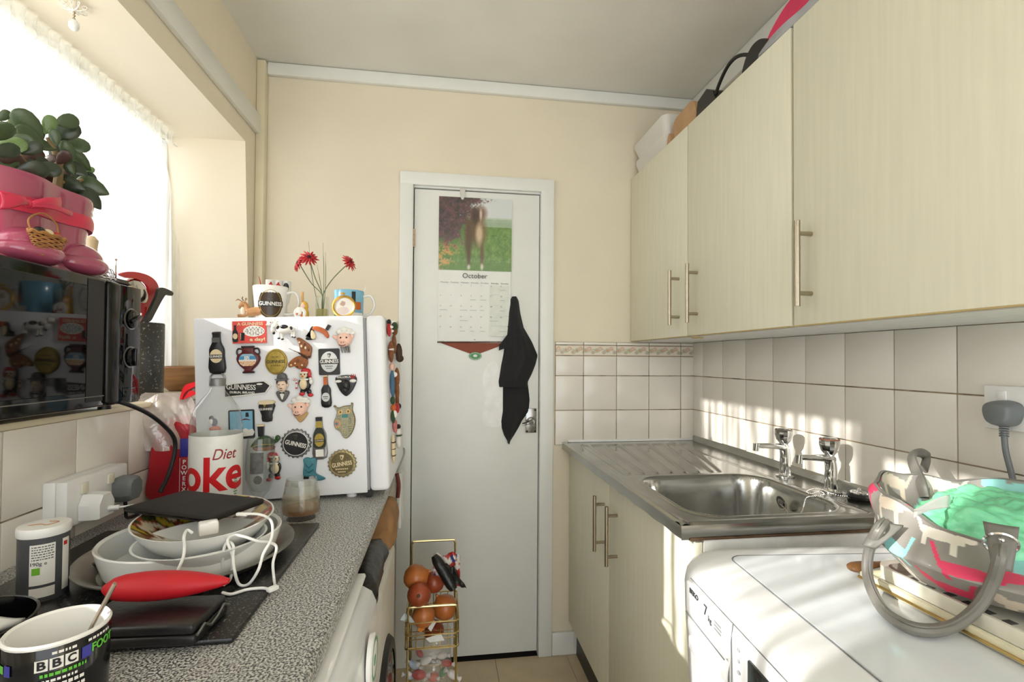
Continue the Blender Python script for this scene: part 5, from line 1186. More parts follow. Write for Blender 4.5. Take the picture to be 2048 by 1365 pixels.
def gerbera(label, tip, mid, tilt, y, r=.026):
    p = PY(y, *tip); q = PY(y+.01, *mid); base = Vector((x, yv, z+.006))
    t = thing('gerbera', label, 'flower', base, None, 'red gerberas in the glass vase')
    b = MB(); b.tube(cat_rom([base, Vector((x, yv, z+.07)), q, p], 8), .0014, 7); obj('stem', b, m_stem, t)
    mt = Matrix.Translation(p) @ tilt.to_4x4(); b = MB(); rr_ = random.Random(int(tip[0]))
    for ringn, (cnt, rr, up, ph) in enumerate(((14, r, .0, 0), (12, r*.82, .004, .2))):
        for k in range(cnt):
            a = 2*PI*k/cnt+ph+rr_.uniform(-.08, .08); ca, sa = math.cos(a), math.sin(a); L_ = rr*rr_.uniform(.85, 1.08); w_ = r*.2
            pts = [(.16, .35), (.45, 1), (.78, 1), (1, .25)]; vv = []
            for f_, ww in pts:
                for sgn in (-1, 0, 1): vv.append((ca*L_*f_-sa*w_*ww*sgn*.5, sa*L_*f_+ca*w_*ww*sgn*.5, up+L_*f_*(.18-.32*f_)+(.0012 if sgn == 0 else 0)))
            b.add(vv, [(i*3+j, i*3+j+1, i*3+j+4, i*3+j+3) for i in range(3) for j in range(2)], mt)
    obj('petals', b, m_petal, t, solid=.0006)
    b = MB(); b.ell((0, 0, .004), r*.24, r*.24, r*.14, 12, 6, mt); obj('eye', b, m_eye, t)
gerbera('red gerbera head turned aside, furthest out above the crest mug', (598, 527), (622, 566), RX(1.0) @ RY(-.9), yv-.01)
gerbera('red gerbera with its dark eye showing, in the middle of the vase', (618, 516), (630, 555), RX(1.15) @ RY(.25), yv-.02)
gerbera('red gerbera leaning away on its own above the gold photo frame', (699, 525), (664, 560), RX(.9) @ RY(.9), yv-.01)
for k, (tx_, ty_) in enumerate(((617, 483), (646, 486), (651, 505), (634, 530))):
    b = MB(); p = PY(yv, tx_, ty_); base = Vector((x+.002*k-.004, yv+.003, z+.008)); b.tube(cat_rom([base, base+(p-base)*.5+Vector((.004 if k else -.006, 0, 0)), p], 6), [.0009]*10+[.0004]*3, 5)
    tag(obj('grass_blade', b, m_stem), 'thin grass blade standing among the gerberas', 'grass', 'grass blades in the glass vase')
# gilt round photo frame
x = PY(-.69, 688, 607).x; z = ftop(x); cz = z+.0305
t = thing('photo_frame', 'round gilt photo frame with a soft pale portrait', 'frame', (x, -.69, z), None)
mt = Matrix.Translation((x, -.69, cz)) @ Matrix.Rotation(PI/2-.12, 4, 'X')
b = MB(); b.lathe([(.026, -.004), (.0305, -.003), (.0315, .001), (.028, .004), (.0245, .002), (.024, -.001)], 36, mt, cap0=True, cap1=False); obj('rim', b, mat('gilt', (206, 168, 84), .3, .7), t)
m_por = attr_mat('faded_portrait', .3); b = MB(); b.grid(28, 10, lambda u, v: (math.cos(2*PI*u)*.0245*max(v, .001), math.sin(2*PI*u)*.0245*max(v, .001), .0012), mt, closeu=True)
def porc(i, p):
    q = mt.inverted() @ Vector(p); d = math.hypot(q.x+.003, q.y-.008); e = math.hypot((q.x+.002)/1.5, q.y+.012)
    return (150, 128, 112) if d < .007 else (176, 164, 156) if e < .011 else (190, 186, 178)
obj('portrait', b, m_por, t, colfn=porc)
b = MB(); b.lathe([(.0045, 0), (.007, .004), (.0035, .006)], 10, Matrix.Translation((x-.003, -.69, z+.063)))
for d in (-.012, .012): b.ell((x+d, -.69, z+.002), .003, .004, .002, 8, 5)
obj('bow_and_feet', b, MATS['gilt'], t)
# blue mug (its cartoon left plain) with a spoon
x = PY(-.58, 698, 607).x; z = ftop(x); fa = facing(x, -.58)
t = mug('blue_mug', 'sky-blue mug with a black pint printed on it, behind the photo frame', (x, -.58, z), .042, .088, mat('blue_glaze', (126, 184, 214), .15), .0, .040, mh=m_mugw)
obj('printed_pint', patch(x, -.58, .0415, fa+.3, z+.066, .011, .032, .001), m_mblack, t); obj('orange_band', patch(x, -.58, .0415, fa+.52, z+.042, .03, .022, .001), m_morange, t); obj('white_band', patch(x, -.58, .0415, fa+.45, z+.012, .05, .02, .001), m_mwhite, t)
b = MB(); b.tube([(x+.015, -.58, z+.01), (x+.042, -.575, z+.085), (x+.047, -.574, z+.103)], [.0025, .002, .0045], 8, flat=.6); tag(obj('teaspoon', b, m_whitep), 'white plastic spoon standing in the sky-blue mug', 'spoon')

# ================================================================== on the door: calendar, towel
yd = .003
t = thing('wall_calendar', 'wall calendar with a dog photo hanging on the white door', 'calendar', (-.99, yd, 1.3))
CX0, CX1 = -1.145, -.836
m_pic = attr_mat('calendar_photo', .35, .2)
def picc(i, p):
    u = (p[0]-CX0)/(CX1-CX0); v = (p[2]-1.638)/(1.948-1.638); k = noise.noise(Vector((u*14, v*14, 1)))*.5+noise.noise(Vector((u*40, v*40, 3)))*.5
    def mix(a, c, t_): t_ = max(0, min(1, t_)); return tuple(x_+(y_-x_)*t_ for x_, y_ in zip(a, c))
    g = (112+50*k, 146+40*k, 78+30*k)
    sky = (214, 220, 218)
    c = mix(g, sky, (v-.66)*12)
    if .60 < v < .69 and u > .55: c = mix(c, (176, 190, 176), .7)
    if v < .12: c = mix(c, (98, 132, 52), .6)
    d = (.34-u)*4+(v-.42)*2.2+k*1.2
    if d > 0: c = mix(c, mix((196+40*k, 160, 96) if k > -.05 else g, (92+70*k, 72+30*k, 74+30*k), (v-.30+k*.25)*7), min(1, d*1.8))
    def el(cx_, cz_, rx, rz): return 1.35-math.hypot((u-cx_)/rx, (v-cz_)/rz)
    for cx_, cz_, rx, rz, col in ((.46, .62, .13, .26, (96, 70, 52)), (.40, .40, .06, .22, (92, 66, 48)), (.56, .58, .11, .22, (126, 88, 62)), (.41, .18, .03, .16, (96, 68, 50)), (.59, .24, .035, .2, (110, 78, 56)), (.57, .86, .10, .11, (112, 74, 52)), (.50, .82, .06, .13, (66, 52, 42)), (.55, .55, .06, .16, (226, 208, 176)), (.57, .84, .022, .09, (226, 214, 200)), (.41, .05, .025, .04, (236, 230, 222)), (.59, .06, .025, .05, (236, 230, 222))):
        e = el(cx_, cz_*.92, rx*.82, rz*.9); c = mix(c, col, min(.8, e*.95) if e > 0 else 0)
    return tuple(max(0, min(255, q)) for q in c)
b = MB(); b.grid(90, 90, lambda u, v: (CX0+(CX1-CX0)*u, yd-.0045-.002*math.sin(v*PI), 1.638+.31*v)); obj('photo_page', b, m_pic, t, colfn=picc)
m_page = mat('calendar_paper', (236, 237, 232), .5, var=.02, scale=20)
b = MB(); b.grid(20, 24, lambda u, v: (CX0+(CX1-CX0-.004)*u, yd-.004-.004*math.sin(v*PI)*(1+.5*u)-.0015*math.sin(u*9+v*7)*math.sin(v*PI), 1.332+.304*v)); pg = obj('month_page', b, m_page, t)
b = MB(); b.box(CX0, CX1-.002, yd-.003, yd-.0005, 1.334, 1.947); obj('back_sheets', b, m_page, t, smooth=False)
m_ink = mat('calendar_ink', (74, 76, 78), .6); m_ink2 = mat('calendar_pale_ink', (150, 152, 152), .6); m_tint = mat('weekend_tint', (224, 228, 219), .6)
def pagey(v): return yd-.0064-.0055*math.sin(v*PI)
text('month_name', 'October', .03, m_ink, pg, ((CX0+CX1)/2-.002, pagey(.93)-.002, 1.614), local=False)
cw = (CX1-CX0-.012)/7
b = MB()
for r_ in range(7):
    pass
for k, dname in enumerate(('Monday', 'Tuesday', 'Wednesday', 'Thursday', 'Friday', 'Saturday', 'Sunday')):
    text('weekday', dname, .0078, m_ink2 if k < 5 else m_ink, pg, (CX0+.004+cw*(k+.5), pagey(.83)-.001, 1.585), local=False, width=cw*.78)
day = 1
for r_ in range(5):
    for k in range(7):
        if r_ == 0 and k < 2: continue
        if day > 31: break
        v_ = (1.565-.044*r_-1.332)/.304
        text('date', str(day), .0078, m_ink if k >= 5 else m_ink2, pg, (CX0+.010+cw*k, pagey(v_)-.001, 1.573-.044*r_), local=False); day += 1
tb = MB()
for r_ in range(5): tb.box(CX0+.004+cw*5, CX0+.002+cw*7, pagey(.5)+.0015, pagey(.5)+.002, 1.536-.044*r_, 1.576-.044*r_)
obj('weekend_tint', tb, m_tint, pg, smooth=False)
rn = random.Random(5); b = MB()
for r_ in range(6):
    for k in range(7):
        if rn.random() < .45: b.box(CX0+.006+cw*k, CX0+.006+cw*k+rn.uniform(.015, .034), pagey(.5)-.0012, pagey(.5)-.001, 1.556-.044*r_, 1.5572-.044*r_)
obj('note_lines', b, m_ink2, pg, smooth=False)
b = MB(); b.ell(((CX0+CX1)/2, yd-.006, 1.345), .002, .001, .002, 8, 5); obj('punch_hole', b, m_mblack, pg)
m_bk = mat('red_brown_card', (136, 62, 36), .6)
b = MB(); b.prism([(CX0, 1.334), (CX0+.155, 1.279), (CX1-.153, 1.279), (CX1-.002, 1.336)], yd, yd-.002); obj('backing_card', b, m_bk, t, smooth=False)
b = MB(); b.tube([(CX0-.002, yd-.0055, 1.333), (CX1-.004, yd-.0055, 1.337)], .0028, 8); obj('bottom_bar', b, mat('brown_bar', (84, 58, 48), .5), t)
b = MB(); b.prism(ellipse((CX0+CX1)/2+.003, 1.276, .027, .0165, 30), yd, yd-.0045); sg = obj('oval_badge', b, mat('badge_green', (52, 140, 70), .4), t, smooth=False)
b = MB(); b.tube([((CX0+CX1)/2+.003+.0235*math.cos(k*.21), yd-.0046, 1.276+.0135*math.sin(k*.21)) for k in range(30)], .0009, 5, True); b.ell(((CX0+CX1)/2+.003, yd-.0048, 1.277), .009, .0006, .006, 10, 5); obj('badge_mark', b, m_mwhite, sg)
b = MB(); b.prism(sm2([(-1.058, 1.985), (-1.036, 1.985), (-1.038, 1.962), (-1.042, 1.94), (-1.052, 1.94), (-1.056, 1.962)], 3), yd, yd-.008); tag(obj('calendar_clip', b, mat('clear_grey_hook', (206, 204, 196), .3)), 'pale plastic hook over the top of the door holding the calendar', 'hook')
# reflected light on the door beside the towel, painted as a paler patch
b = MB(); b.prism(sm2([(-.935, 1.24), (-.90, 1.25), (-.88, 1.20), (-.86, 1.1), (-.87, .985), (-.95, .99), (-.945, 1.1), (-.955, 1.18)], 4), .0044, .0036); tag(obj('light_patch', b, mat('light_patch_white', (240, 240, 237), .3)), 'pale patch of reflected light painted on the door beside the black cloth', 'patch')
# black cloth hanging from a hook
t = thing('black_cloth', 'black cloth hanging from a hook on the door', 'cloth', (-.82, 0, 1.0))
m_cl = mat('black_cotton', (26, 26, 28), .85, var=.12, scale=60, sheen=.05, bump=.1, bscale=220)
def cloth(sil, y0, th, folds, nm):
    """sil: list of (z, xleft, xright)"""
    def fn(u, v):
        k = v*(len(sil)-1); i = min(int(k), len(sil)-2); f_ = k-i; f_ = f_*f_*(3-2*f_) if False else f_
        z_, a, c = [sil[i][j]+(sil[i+1][j]-sil[i][j])*f_ for j in range(3)]
        x_ = a+(c-a)*u; bulge = math.sin(u*PI)**.7
        return (x_, y0-th*bulge*(.35+.65*min(1, v*3))-folds*math.sin(u*11+v*2.5)*min(1, v*2.5)*bulge, z_)
    b = MB(); b.grid(40, 60, fn); b.grid(12, 60, lambda u, v: (lambda p: (p[0], y0+.001, p[2]))(fn(u, v))); return obj(nm, b, m_cl, t, angle=80)
cloth([(1.532, -.832, -.812), (1.515, -.842, -.803), (1.46, -.848, -.795), (1.40, -.853, -.78), (1.34, -.860, -.744), (1.28, -.868, -.718), (1.24, -.876, -.728), (1.20, -.882, -.744), (1.168, -.887, -.760), (1.145, -.884, -.762)], .002, .035, .007, 'upper_fold')
cloth([(1.19, -.862, -.765), (1.14, -.868, -.758), (1.09, -.868, -.752), (1.04, -.868, -.756), (1.0, -.874, -.785), (.97, -.872, -.80), (.94, -.862, -.818), (.915, -.848, -.835), (.905, -.846, -.838)], .002, .024, .005, 'lower_fold')
b = MB(); b.grid(10, 10, lambda u, v: (-.888+.05*u, -.012-.008*math.sin(u*PI), 1.30+.07*v*(.3+.7*u)+.02*u)); obj('side_corner', b, m_cl, t)
b = MB(); b.tube(cat_rom([(-.822, .003, 1.515), (-.822, -.006, 1.51), (-.822, -.009, 1.514), (-.822, -.008, 1.52)], 4), .003, 8); b.rbox(-.832, -.812, .0, .004, 1.495, 1.54, .002); tag(obj('door_hook', b, m_whitep), 'small hook on the door holding up the black cloth', 'hook')
# ================================================================== on the worktop
ZW = .9
m_board = mat('black_granite_board', (24, 24, 24), .3, scale=300, col2=(112, 114, 110), thr=(.58, .70))
tag(obj('chopping_board', MB().rbox(-1.80, -1.383, -1.392, -.952, ZW, ZW+.008, .003), m_board), 'black speckled worktop saver board under the stack of dishes', 'board')
ZB_ = ZW+.0082
E1 = Vector((.912, .409, 0)); E2 = Vector((-.409, .912, 0))
def ell_rings(c, rings, n=56, cap1=True):
    """stack of ovals: (a, b, z)"""
    vv = []; ff = []
    for a, q, z in rings: vv += [Vector((c[0], c[1], z))+E1*(a*math.cos(2*PI*i/n))+E2*(q*math.sin(2*PI*i/n)) for i in range(n)]
    for j in range(len(rings)-1): ff += [(j*n+i, j*n+(i+1) % n, (j+1)*n+(i+1) % n, (j+1)*n+i) for i in range(n)]
    ff += [tuple(reversed(range(n)))]+([tuple(range((len(rings)-1)*n, len(rings)*n))] if cap1 else [])
    return MB().add(vv, ff)
m_tin = mat('dull_dark_tin', (146, 144, 136), .36, .8, var=.15, scale=25)
tag(obj('baking_tray', ell_rings((-1.555, -1.125), [(.13, .13, ZB_), (.157, .157, ZB_+.018), (.163, .163, ZB_+.020), (.163, .163, ZB_+.022), (.155, .155, ZB_+.021), (.13, .13, ZB_+.002)]), m_tin), 'round dark metal baking tray at the bottom of the dish stack', 'tray')
m_dish = mat('white_stoneware', (232, 233, 230), .16, var=.02)
z1 = ZB_+.0045
tag(obj('oval_dish', ell_rings((-1.545, -1.14), [(.112, .104, z1), (.124, .115, z1+.004), (.132, .123, z1+.03), (.136, .126, z1+.046), (.134, .124, z1+.048), (.129, .119, z1+.045), (.12, .111, z1+.008), (.112, .104, z1+.005)]), m_dish), 'white oval baking dish standing in the dark tray', 'dish')
z2 = z1+.0085
tag(obj('side_plate', ell_rings((-1.516, -1.178), [(.055, .055, z2), (.06, .06, z2+.004), (.094, .094, z2+.040), (.0965, .0965, z2+.043), (.093, .093, z2+.043), (.058, .058, z2+.007)]), m_dish), 'white side plate under the serving bowl in the dish stack', 'plate')
z3 = z2+.0085
z3 -= .003
TW = Vector((.4, -.91, 0))
t = thing('serving_bowl', 'white serving bowl with a painted rim inside, on top of the dish stack', 'bowl', (-1.53, -1.165, z3))
rb = [(.05, .06, z3), (.055, .066, z3+.005), (.085, .108, z3+.025), (.10, .127, z3+.045), (.106, .133, z3+.055), (.108, .135, z3+.0575), (.105, .132, z3+.0575)]
BWC = Vector((-1.535, -1.125, 0))
obj('bowl', ell_rings(BWC, rb, cap1=False), m_dish, t)
m_bin = attr_mat('painted_bowl_inside', .2, .3)
def bowlc(i, p):
    a = math.atan2(p[1]+1.125, p[0]+1.535); r = math.hypot(p[1]+1.125, p[0]+1.535)
    if r < .06: return (226, 222, 206)
    k = noise.noise(Vector((math.cos(a)*4, math.sin(a)*4, r*40)))
    return (196, 168, 60) if k > .25 else (60, 70, 36) if k > 0 else (150, 70, 48) if k > -.2 else (216, 206, 180)
bi2 = MB(); bi2.grid(120, 24, lambda u, v: BWC+E1*(.1045*(1-v*.98)*math.cos(2*PI*u))+E2*(.1315*(1-v*.98)*math.sin(2*PI*u))+Vector((0, 0, z3+.0577-.048*math.sin(v*PI/2))), closeu=True)
obj('painted_inside', bi2, m_bin, t, colfn=bowlc)
zr = z3+.0585
# tablet in a black case
tq = [PZ(zr+.006, 247, 1022), PZ(zr+.006, 370, 985), PZ(zr+.006, 512, 1003), PZ(zr+.006, 440, 1043)]
ax = ((tq[2]-tq[1])+(tq[3]-tq[0])).normalized(); ax.z = 0; ax.normalize(); ay = Vector((-ax.y, ax.x, 0)); tc_ = sum(tq, Vector())/4
L1 = ((tq[2]-tq[1]).length+(tq[3]-tq[0]).length)/2; L2 = ((tq[1]-tq[0]).length+(tq[2]-tq[3]).length)/2
trot = Matrix((ax, ay, Vector((0, 0, 1)))).transposed()
t = thing('tablet', 'black cased tablet lying on the serving bowl', 'tablet', (tc_.x, tc_.y, zr), trot)
m_tab = mat('black_soft_case', (24, 23, 23), .7, var=.1, scale=80, bump=.03, bscale=200)
obj('case', MB().rbox(-L1/2, L1/2, -L2/2, L2/2, .001, .012, .004, 3), m_tab, t, local=True)
obj('edge', MB().rbox(-L1/2+.003, L1/2-.003, -L2/2-.0005, L2/2-.003, .0045, .008, .001), m_blackgloss, t, local=True)
m_cable = mat('white_cable', (240, 240, 238), .35)
def route(pts, r=.0019): 
    return cat_rom([PZ(z, px, py) for px, py, z in pts], 8)
b = MB(); b.rbox(-.012, .016, -.011, .011, 0, .02, .003, 2, Matrix.Translation(PZ(z3+.058, 414, 1056)-Vector((0, 0, .01))) @ Matrix.Rotation(.5, 4, 'Z')); tag(obj('charger_block', b, m_whitep), 'white charger block lying in the serving bowl under the tablet', 'charger')
t = thing('charging_cable', 'white charging cable tangled over the dish stack and board', 'cable', (-1.42, -1.2, ZW+.01))
b = MB(); b.tube(route([(478, 1029, 0.998), (515, 1029, 0.997), (537, 1037, 0.990), (545, 1052, 0.990), (542, 1080, 0.974), (527, 1108, 0.957), (516, 1142, 0.937), (497, 1169, 0.913), (478, 1169, 0.913), (469, 1142, 0.937), (466, 1114, 0.954), (467, 1095, 0.965), (460, 1085, 0.970), (451, 1090, 0.967), (446, 1111, 0.955), (444, 1150, 0.918), (441, 1168, 0.912), (455, 1166, 0.913), (463, 1150, 0.920), (465, 1114, 0.952), (455, 1083, 0.974), (466, 1071, 0.980), (488, 1074, 0.978), (516, 1083, 0.969), (540, 1086, 0.962), (553, 1096, 0.953), (546, 1127, 0.936), (548, 1158, 0.912), (550, 1172, 0.911)]), .0022, 8); obj('lead', b, m_cable, t)
b = MB(); b.tube(route([(541, 1181, .911), (525, 1177, .911), (494, 1180, .911), (463, 1189, .911), (445, 1186, .911)]), .0022, 8); b.tube(route([(384, 1066, .994), (374, 1061, .996), (368, 1075, .992), (369, 1095, .978), (366, 1117, .966), (355, 1143, .95), (353, 1153, .94), (362, 1159, .935), (385, 1156, .937), (419, 1160, .928), (450, 1171, .914)]), .0022, 8); obj('return_lead', b, m_cable, t)
p = PZ(.912, 545, 1178); b = MB(); b.rbox(-.008, .008, -.005, .005, -.003, .003, .0015, 2, Matrix.Translation(p) @ Matrix.Rotation(.9, 4, 'Z')); obj('connector', b, m_cable, t)
p = PZ(.997, 484, 1029); b = MB(); b.rbox(-.009, .009, -.0035, .0035, -.0025, .0025, .001, 2, Matrix.Translation(p) @ Matrix.Rotation(-.2, 4, 'Z')); obj('connector', b, m_cable, t)
# red glasses case on a black wallet
t = thing('wallet', 'black leather wallet under the red pouch', 'wallet', (-1.49, -1.36, ZB_), Matrix.Rotation(-.06, 3, 'Z'))
m_leath = mat('black_leather', (24, 23, 24), .35, var=.15, scale=40, bump=.08, bscale=120)
b = MB(); b.rbox(-.075, .072, -.042, .04, 0, .013, .004, 3); b.rbox(-.075, .070, -.042, .038, .0135, .026, .004, 3); obj('flaps', b, m_leath, t, local=True)
b = MB(); b.tube([(.0735, -.04+.016*k, .013+.006*math.sin(k*2)) for k in range(6)], .0018, 6); obj('zip', b, m_msteel, t, local=True)
pa, pb = PZ(.952, 208, 1186), PZ(.948, 458, 1176); q = [pa+(pb-pa)*k/14 for k in range(15)]
for p in q: p.z = .957
b = MB(); b.tube(q, [.006, .016, .0195, .021, .022, .0225, .0225, .022, .021, .0195, .0175, .015, .012, .009, .004], 16, flat=.8); tag(obj('red_pouch', b, mat('red_soft_pouch', (190, 20, 34), .55, var=.06, scale=20)), 'smooth red pouch lying on the black wallet', 'pouch')
# black mug with green, blue and white print, spoon
mx_, my_ = -1.497, -1.512; fa = facing(mx_, my_)
t = mug('black_mug', 'black mug with white, green and blue printing and a spoon in it', (mx_, my_, ZW), .0405, .096, mat('black_glaze', (14, 14, 16), .12), 2.4, .039)
b = MB(); b.lathe([(.0408, .0935), (.0412, .0955), (.0395, .0975), (.0372, .0955), (.0372, .09)], 40, Matrix.Translation((mx_, my_, ZW)), cap0=False, cap1=False); obj('white_rim', b, m_mugw, t)
m_pg = mat('print_green', (98, 190, 62), .3); m_pb = mat('print_blue', (58, 58, 150), .3)
RM = .0407
for k, ch in enumerate('BBC'):
    a = fa-.02+(k-1)*.26
    o = obj('logo_block', patch(mx_, my_, RM, a, ZW+.079, .0094, .0105, .0004), m_mwhite, t); text('logo_letter', ch, .0105, m_mblack, o, (0, 0, 0), fn=wrap(mx_, my_, RM+.0002, a, ZW+.079), local=False, bold=.03, width=.0062)
obj('blue_block', patch(mx_, my_, RM, fa+.52, ZW+.079, .008, .011), m_pb, t); text('print_green', 'FOOT', .011, m_pg, t, (0, 0, 0), fn=wrap(mx_, my_, RM, fa+.93, ZW+.0795), local=False, bold=.02, width=.025)
obj('blue_block', patch(mx_, my_, RM, fa-.98, ZW+.076, .007, .010), m_pb, t); obj('green_block', patch(mx_, my_, RM, fa-1.26, ZW+.076, .013, .007), m_pg, t)
rp_ = random.Random(2)
for dz, a0_, a1_, m_, h_ in ((.0885, -.1, .25, m_mwhite, .0024), (.0885, .55, 1.1, m_mwhite, .0024), (.0695, -.3, .5, m_pg, .003), (.0640, -.35, .3, m_mwhite, .0024), (.0585, -.35, .45, m_mwhite, .0032), (.0525, -.3, .1, m_mwhite, .0032), (.0525, .25, .5, m_mwhite, .003), (.0465, -.35, .2, m_mwhite, .0028)):
    b = MB(); a = a0_
    while a < a1_:
        w_ = rp_.uniform(.03, .09); pt = patch(mx_, my_, RM, fa+a+w_/2, ZW+dz, w_*RM, h_, .0004, nn=3); b.add(pt.v, pt.f); a += w_+.025
    obj('print_line', b, m_, t, smooth=False)
b = MB(); ps = PZ(ZW+.128, 230, 1168); b.tube(cat_rom([(mx_-.012, my_+.002, ZW+.012), (mx_+.006, my_+.018, ZW+.06), ps], 6), [.005, .0055, .005, .004, .003, .0026, .0026, .0026, .003, .0034, .0036, .0038, .0032], 8, flat=.5); tag(obj('teaspoon', b, mat('worn_steel', (168, 156, 140), .3, .9, var=.2, scale=60)), 'worn metal teaspoon standing in the black printed mug', 'spoon')
# dark bowl with a white card, half out of frame; blue lid behind
t = thing('black_bowl', 'black bowl with a white packet in it beside the black mug', 'bowl', (-1.662, -1.43, ZW))
b = MB(); b.lathe([(.04, 0), (.045, .004), (.066, .03), (.0715, .058), (.073, .062), (.070, .062), (.064, .03), (.04, .008), (0, .007)], 40, Matrix.Translation((-1.662, -1.43, ZW))); obj('bowl', b, m_blackgloss, t)
b = MB(); b.grid(14, 8, lambda u, v: (-1.73+.12*u, -1.475+.055*v+.02*u, ZW+.05+.006*math.sin(u*7+v*4)+.006*v)); tag(obj('white_packet', b, m_whitep, solid=.006), 'crumpled white packet lying in the black bowl', 'packet')
b = MB(); b.lathe([(.045, 0), (.047, .004), (.045, .012), (.02, .016), (0, .016)], 30, Matrix.Translation((-1.775, -1.36, ZW+.05)) ); b.lathe([(.03, 0), (.043, .05)], 30, Matrix.Translation((-1.775, -1.36, ZW))); tag(obj('blue_lidded_jar', b, mat('navy_plastic', (38, 36, 74), .35)), 'navy lidded jar behind the black bowl by the tiles', 'jar')
# seasoning tub
tx_, ty_ = -1.708, -1.237; fa = facing(tx_, ty_)
t = thing('seasoning_tub', 'cardboard drum with white lid and pale label panel by the socket', 'tub', (tx_, ty_, ZW))
b = MB(); b.lathe([(.0285, 0), (.029, .002), (.029, .102)], 36, Matrix.Translation((tx_, ty_, ZW))); obj('drum', b, mat('grey_card', (74, 76, 80), .4, var=.1), t)
b = MB(); b.lathe([(.0302, .100), (.0308, .102), (.0308, .111), (.030, .113), (.027, .1135), (0, .1125)], 36, Matrix.Translation((tx_, ty_, ZW)), cap0=False); ld = obj('lid', b, m_whitep, t)
b = MB(); b.tube(cat_rom([(tx_-.016, ty_-.008, ZW+.1133), (tx_-.004, ty_-.002, ZW+.1135), (tx_+.008, ty_-.006, ZW+.1133), (tx_+.014, ty_+.008, ZW+.1133), (tx_, ty_+.01, ZW+.1135)], 5), .0008, 5); obj('lid_print', b, mat('tan_print', (186, 142, 110), .5), ld)
lb = obj('label_panel', patch(tx_, ty_, .029, fa-.05, ZW+.062, .028, .058), m_mwhite, t)
text('weight_print', '190g e', .0072, m_ink, lb, (0, 0, 0), fn=wrap(tx_, ty_, .0294, fa-.2, ZW+.0635), local=False); obj('green_mark', patch(tx_, ty_, .0294, fa-.28, ZW+.053, .009, .010), mat('recycle_green', (112, 176, 48), .4), lb)
b = MB()
for k in range(6):
    a = -.45
    while a < .3:
        w_ = rp_.uniform(.03, .12); pt = patch(tx_, ty_, .0294, fa+a+w_/2, ZW+.0875-.0036*k, w_*.029, .0014, .0004, nn=3); b.add(pt.v, pt.f); a += w_+.03
obj('small_print', b, m_ink, lb, smooth=False)
obj('side_panel', patch(tx_, ty_, .029, fa+.95, ZW+.055, .012, .075), m_mwhite, t); obj('red_flag', patch(tx_, ty_, .0293, fa+.9, ZW+.085, .006, .006), m_mred, t); obj('lower_panel', patch(tx_, ty_, .029, fa-.05, ZW+.022, .028, .014), m_mwhite, t)
b = MB(); b.rbox(-1.70, -1.655, -1.16, -1.15, ZB_, ZB_+.012, .003); tag(obj('black_clip', b, m_black), 'short black clip on the board behind the seasoning tub', 'clip')
# double socket on the left wall with two plugs
XS = -1.812
t = thing('wall_socket', 'white double socket on a surface box above the worktop', 'socket', (XL, -.955, .985))
obj('back_box', MB().rbox(XL+.006, -1.832, -1.041, -.865, .94, 1.028, .004), m_whitep, t); obj('plate', MB().rbox(-1.832, XS, -1.041, -.865, .94, 1.028, .004), m_whitep, t)
for y in (-.925, -1.0): obj('switch', MB().rbox(XS, XS+.005, y-.009, y+.009, .997, 1.018, .002), mat('ivory_switch', (226, 220, 202), .4), t)
MLE = lambda x, y, z: Matrix.Translation((x, y, z)) @ Matrix(((0,-1,0,0),(1,0,0,0),(0,0,1,0),(0,0,0,1)))   # local -y looks into the room (+x)
t = thing('usb_charger', 'white plug-in phone charger in the double socket', 'charger', (XS, -.985, .975))
b = MB(); b.puff([(-.022, -.024), (.022, -.024), (.024, .004), (.012, .024), (-.012, .024), (-.024, .004)], 0, -.036, .9, MLE(XS+.0005, -.99, .971)); obj('charger_body', b, m_whitep, t)
b = MB(); b.tube(cat_rom([(XS+.03, -.985, .962), (XS+.055, -.978, .962), (XS+.09, -.99, .968), (XS+.12, -1.04, .972), (XS+.14, -1.06, .965), (XS+.16, -1.10, .955)], 8), .0019, 8); b.tube([(XS+.033, -.985, .962), (XS+.052, -.979, .962)], .0048, 8); obj('lead', b, m_cable, t)
t = thing('grey_plug', 'grey moulded plug in the double socket above the worktop', 'plug', (XS, -.89, .98))
b = MB(); b.puff([(-.014, -.026), (.014, -.026), (.025, -.012), (.025, .014), (.014, .026), (-.014, .026), (-.025, .014), (-.025, -.012)], 0, -.034, .78, MLE(XS+.0005, -.893, .978)); obj('plug_body', b, m_grey, t)
b = MB(); b.tube(cat_rom([(XS+.012, -.893, .956), (XS+.012, -.89, .93), (XS+.006, -.87, .908), (XS+.006, -.80, .904)], 6), .0035, 8); obj('flex', b, m_black, t)
# appliance flex looping down the tiles
b = MB(); b.tube(cat_rom([PX(-1.815, 225, 806), PX(-1.80, 245, 806), PX(-1.785, 300, 830), PX(-1.768, 343, 868), PX(-1.765, 350, 900), PX(-1.77, 337, 950), PX(-1.775, 320, 985)], 8), .0048, 10); tag(obj('power_flex', b, m_black), 'black power flex hanging from the microwave down the tiles', 'cable')
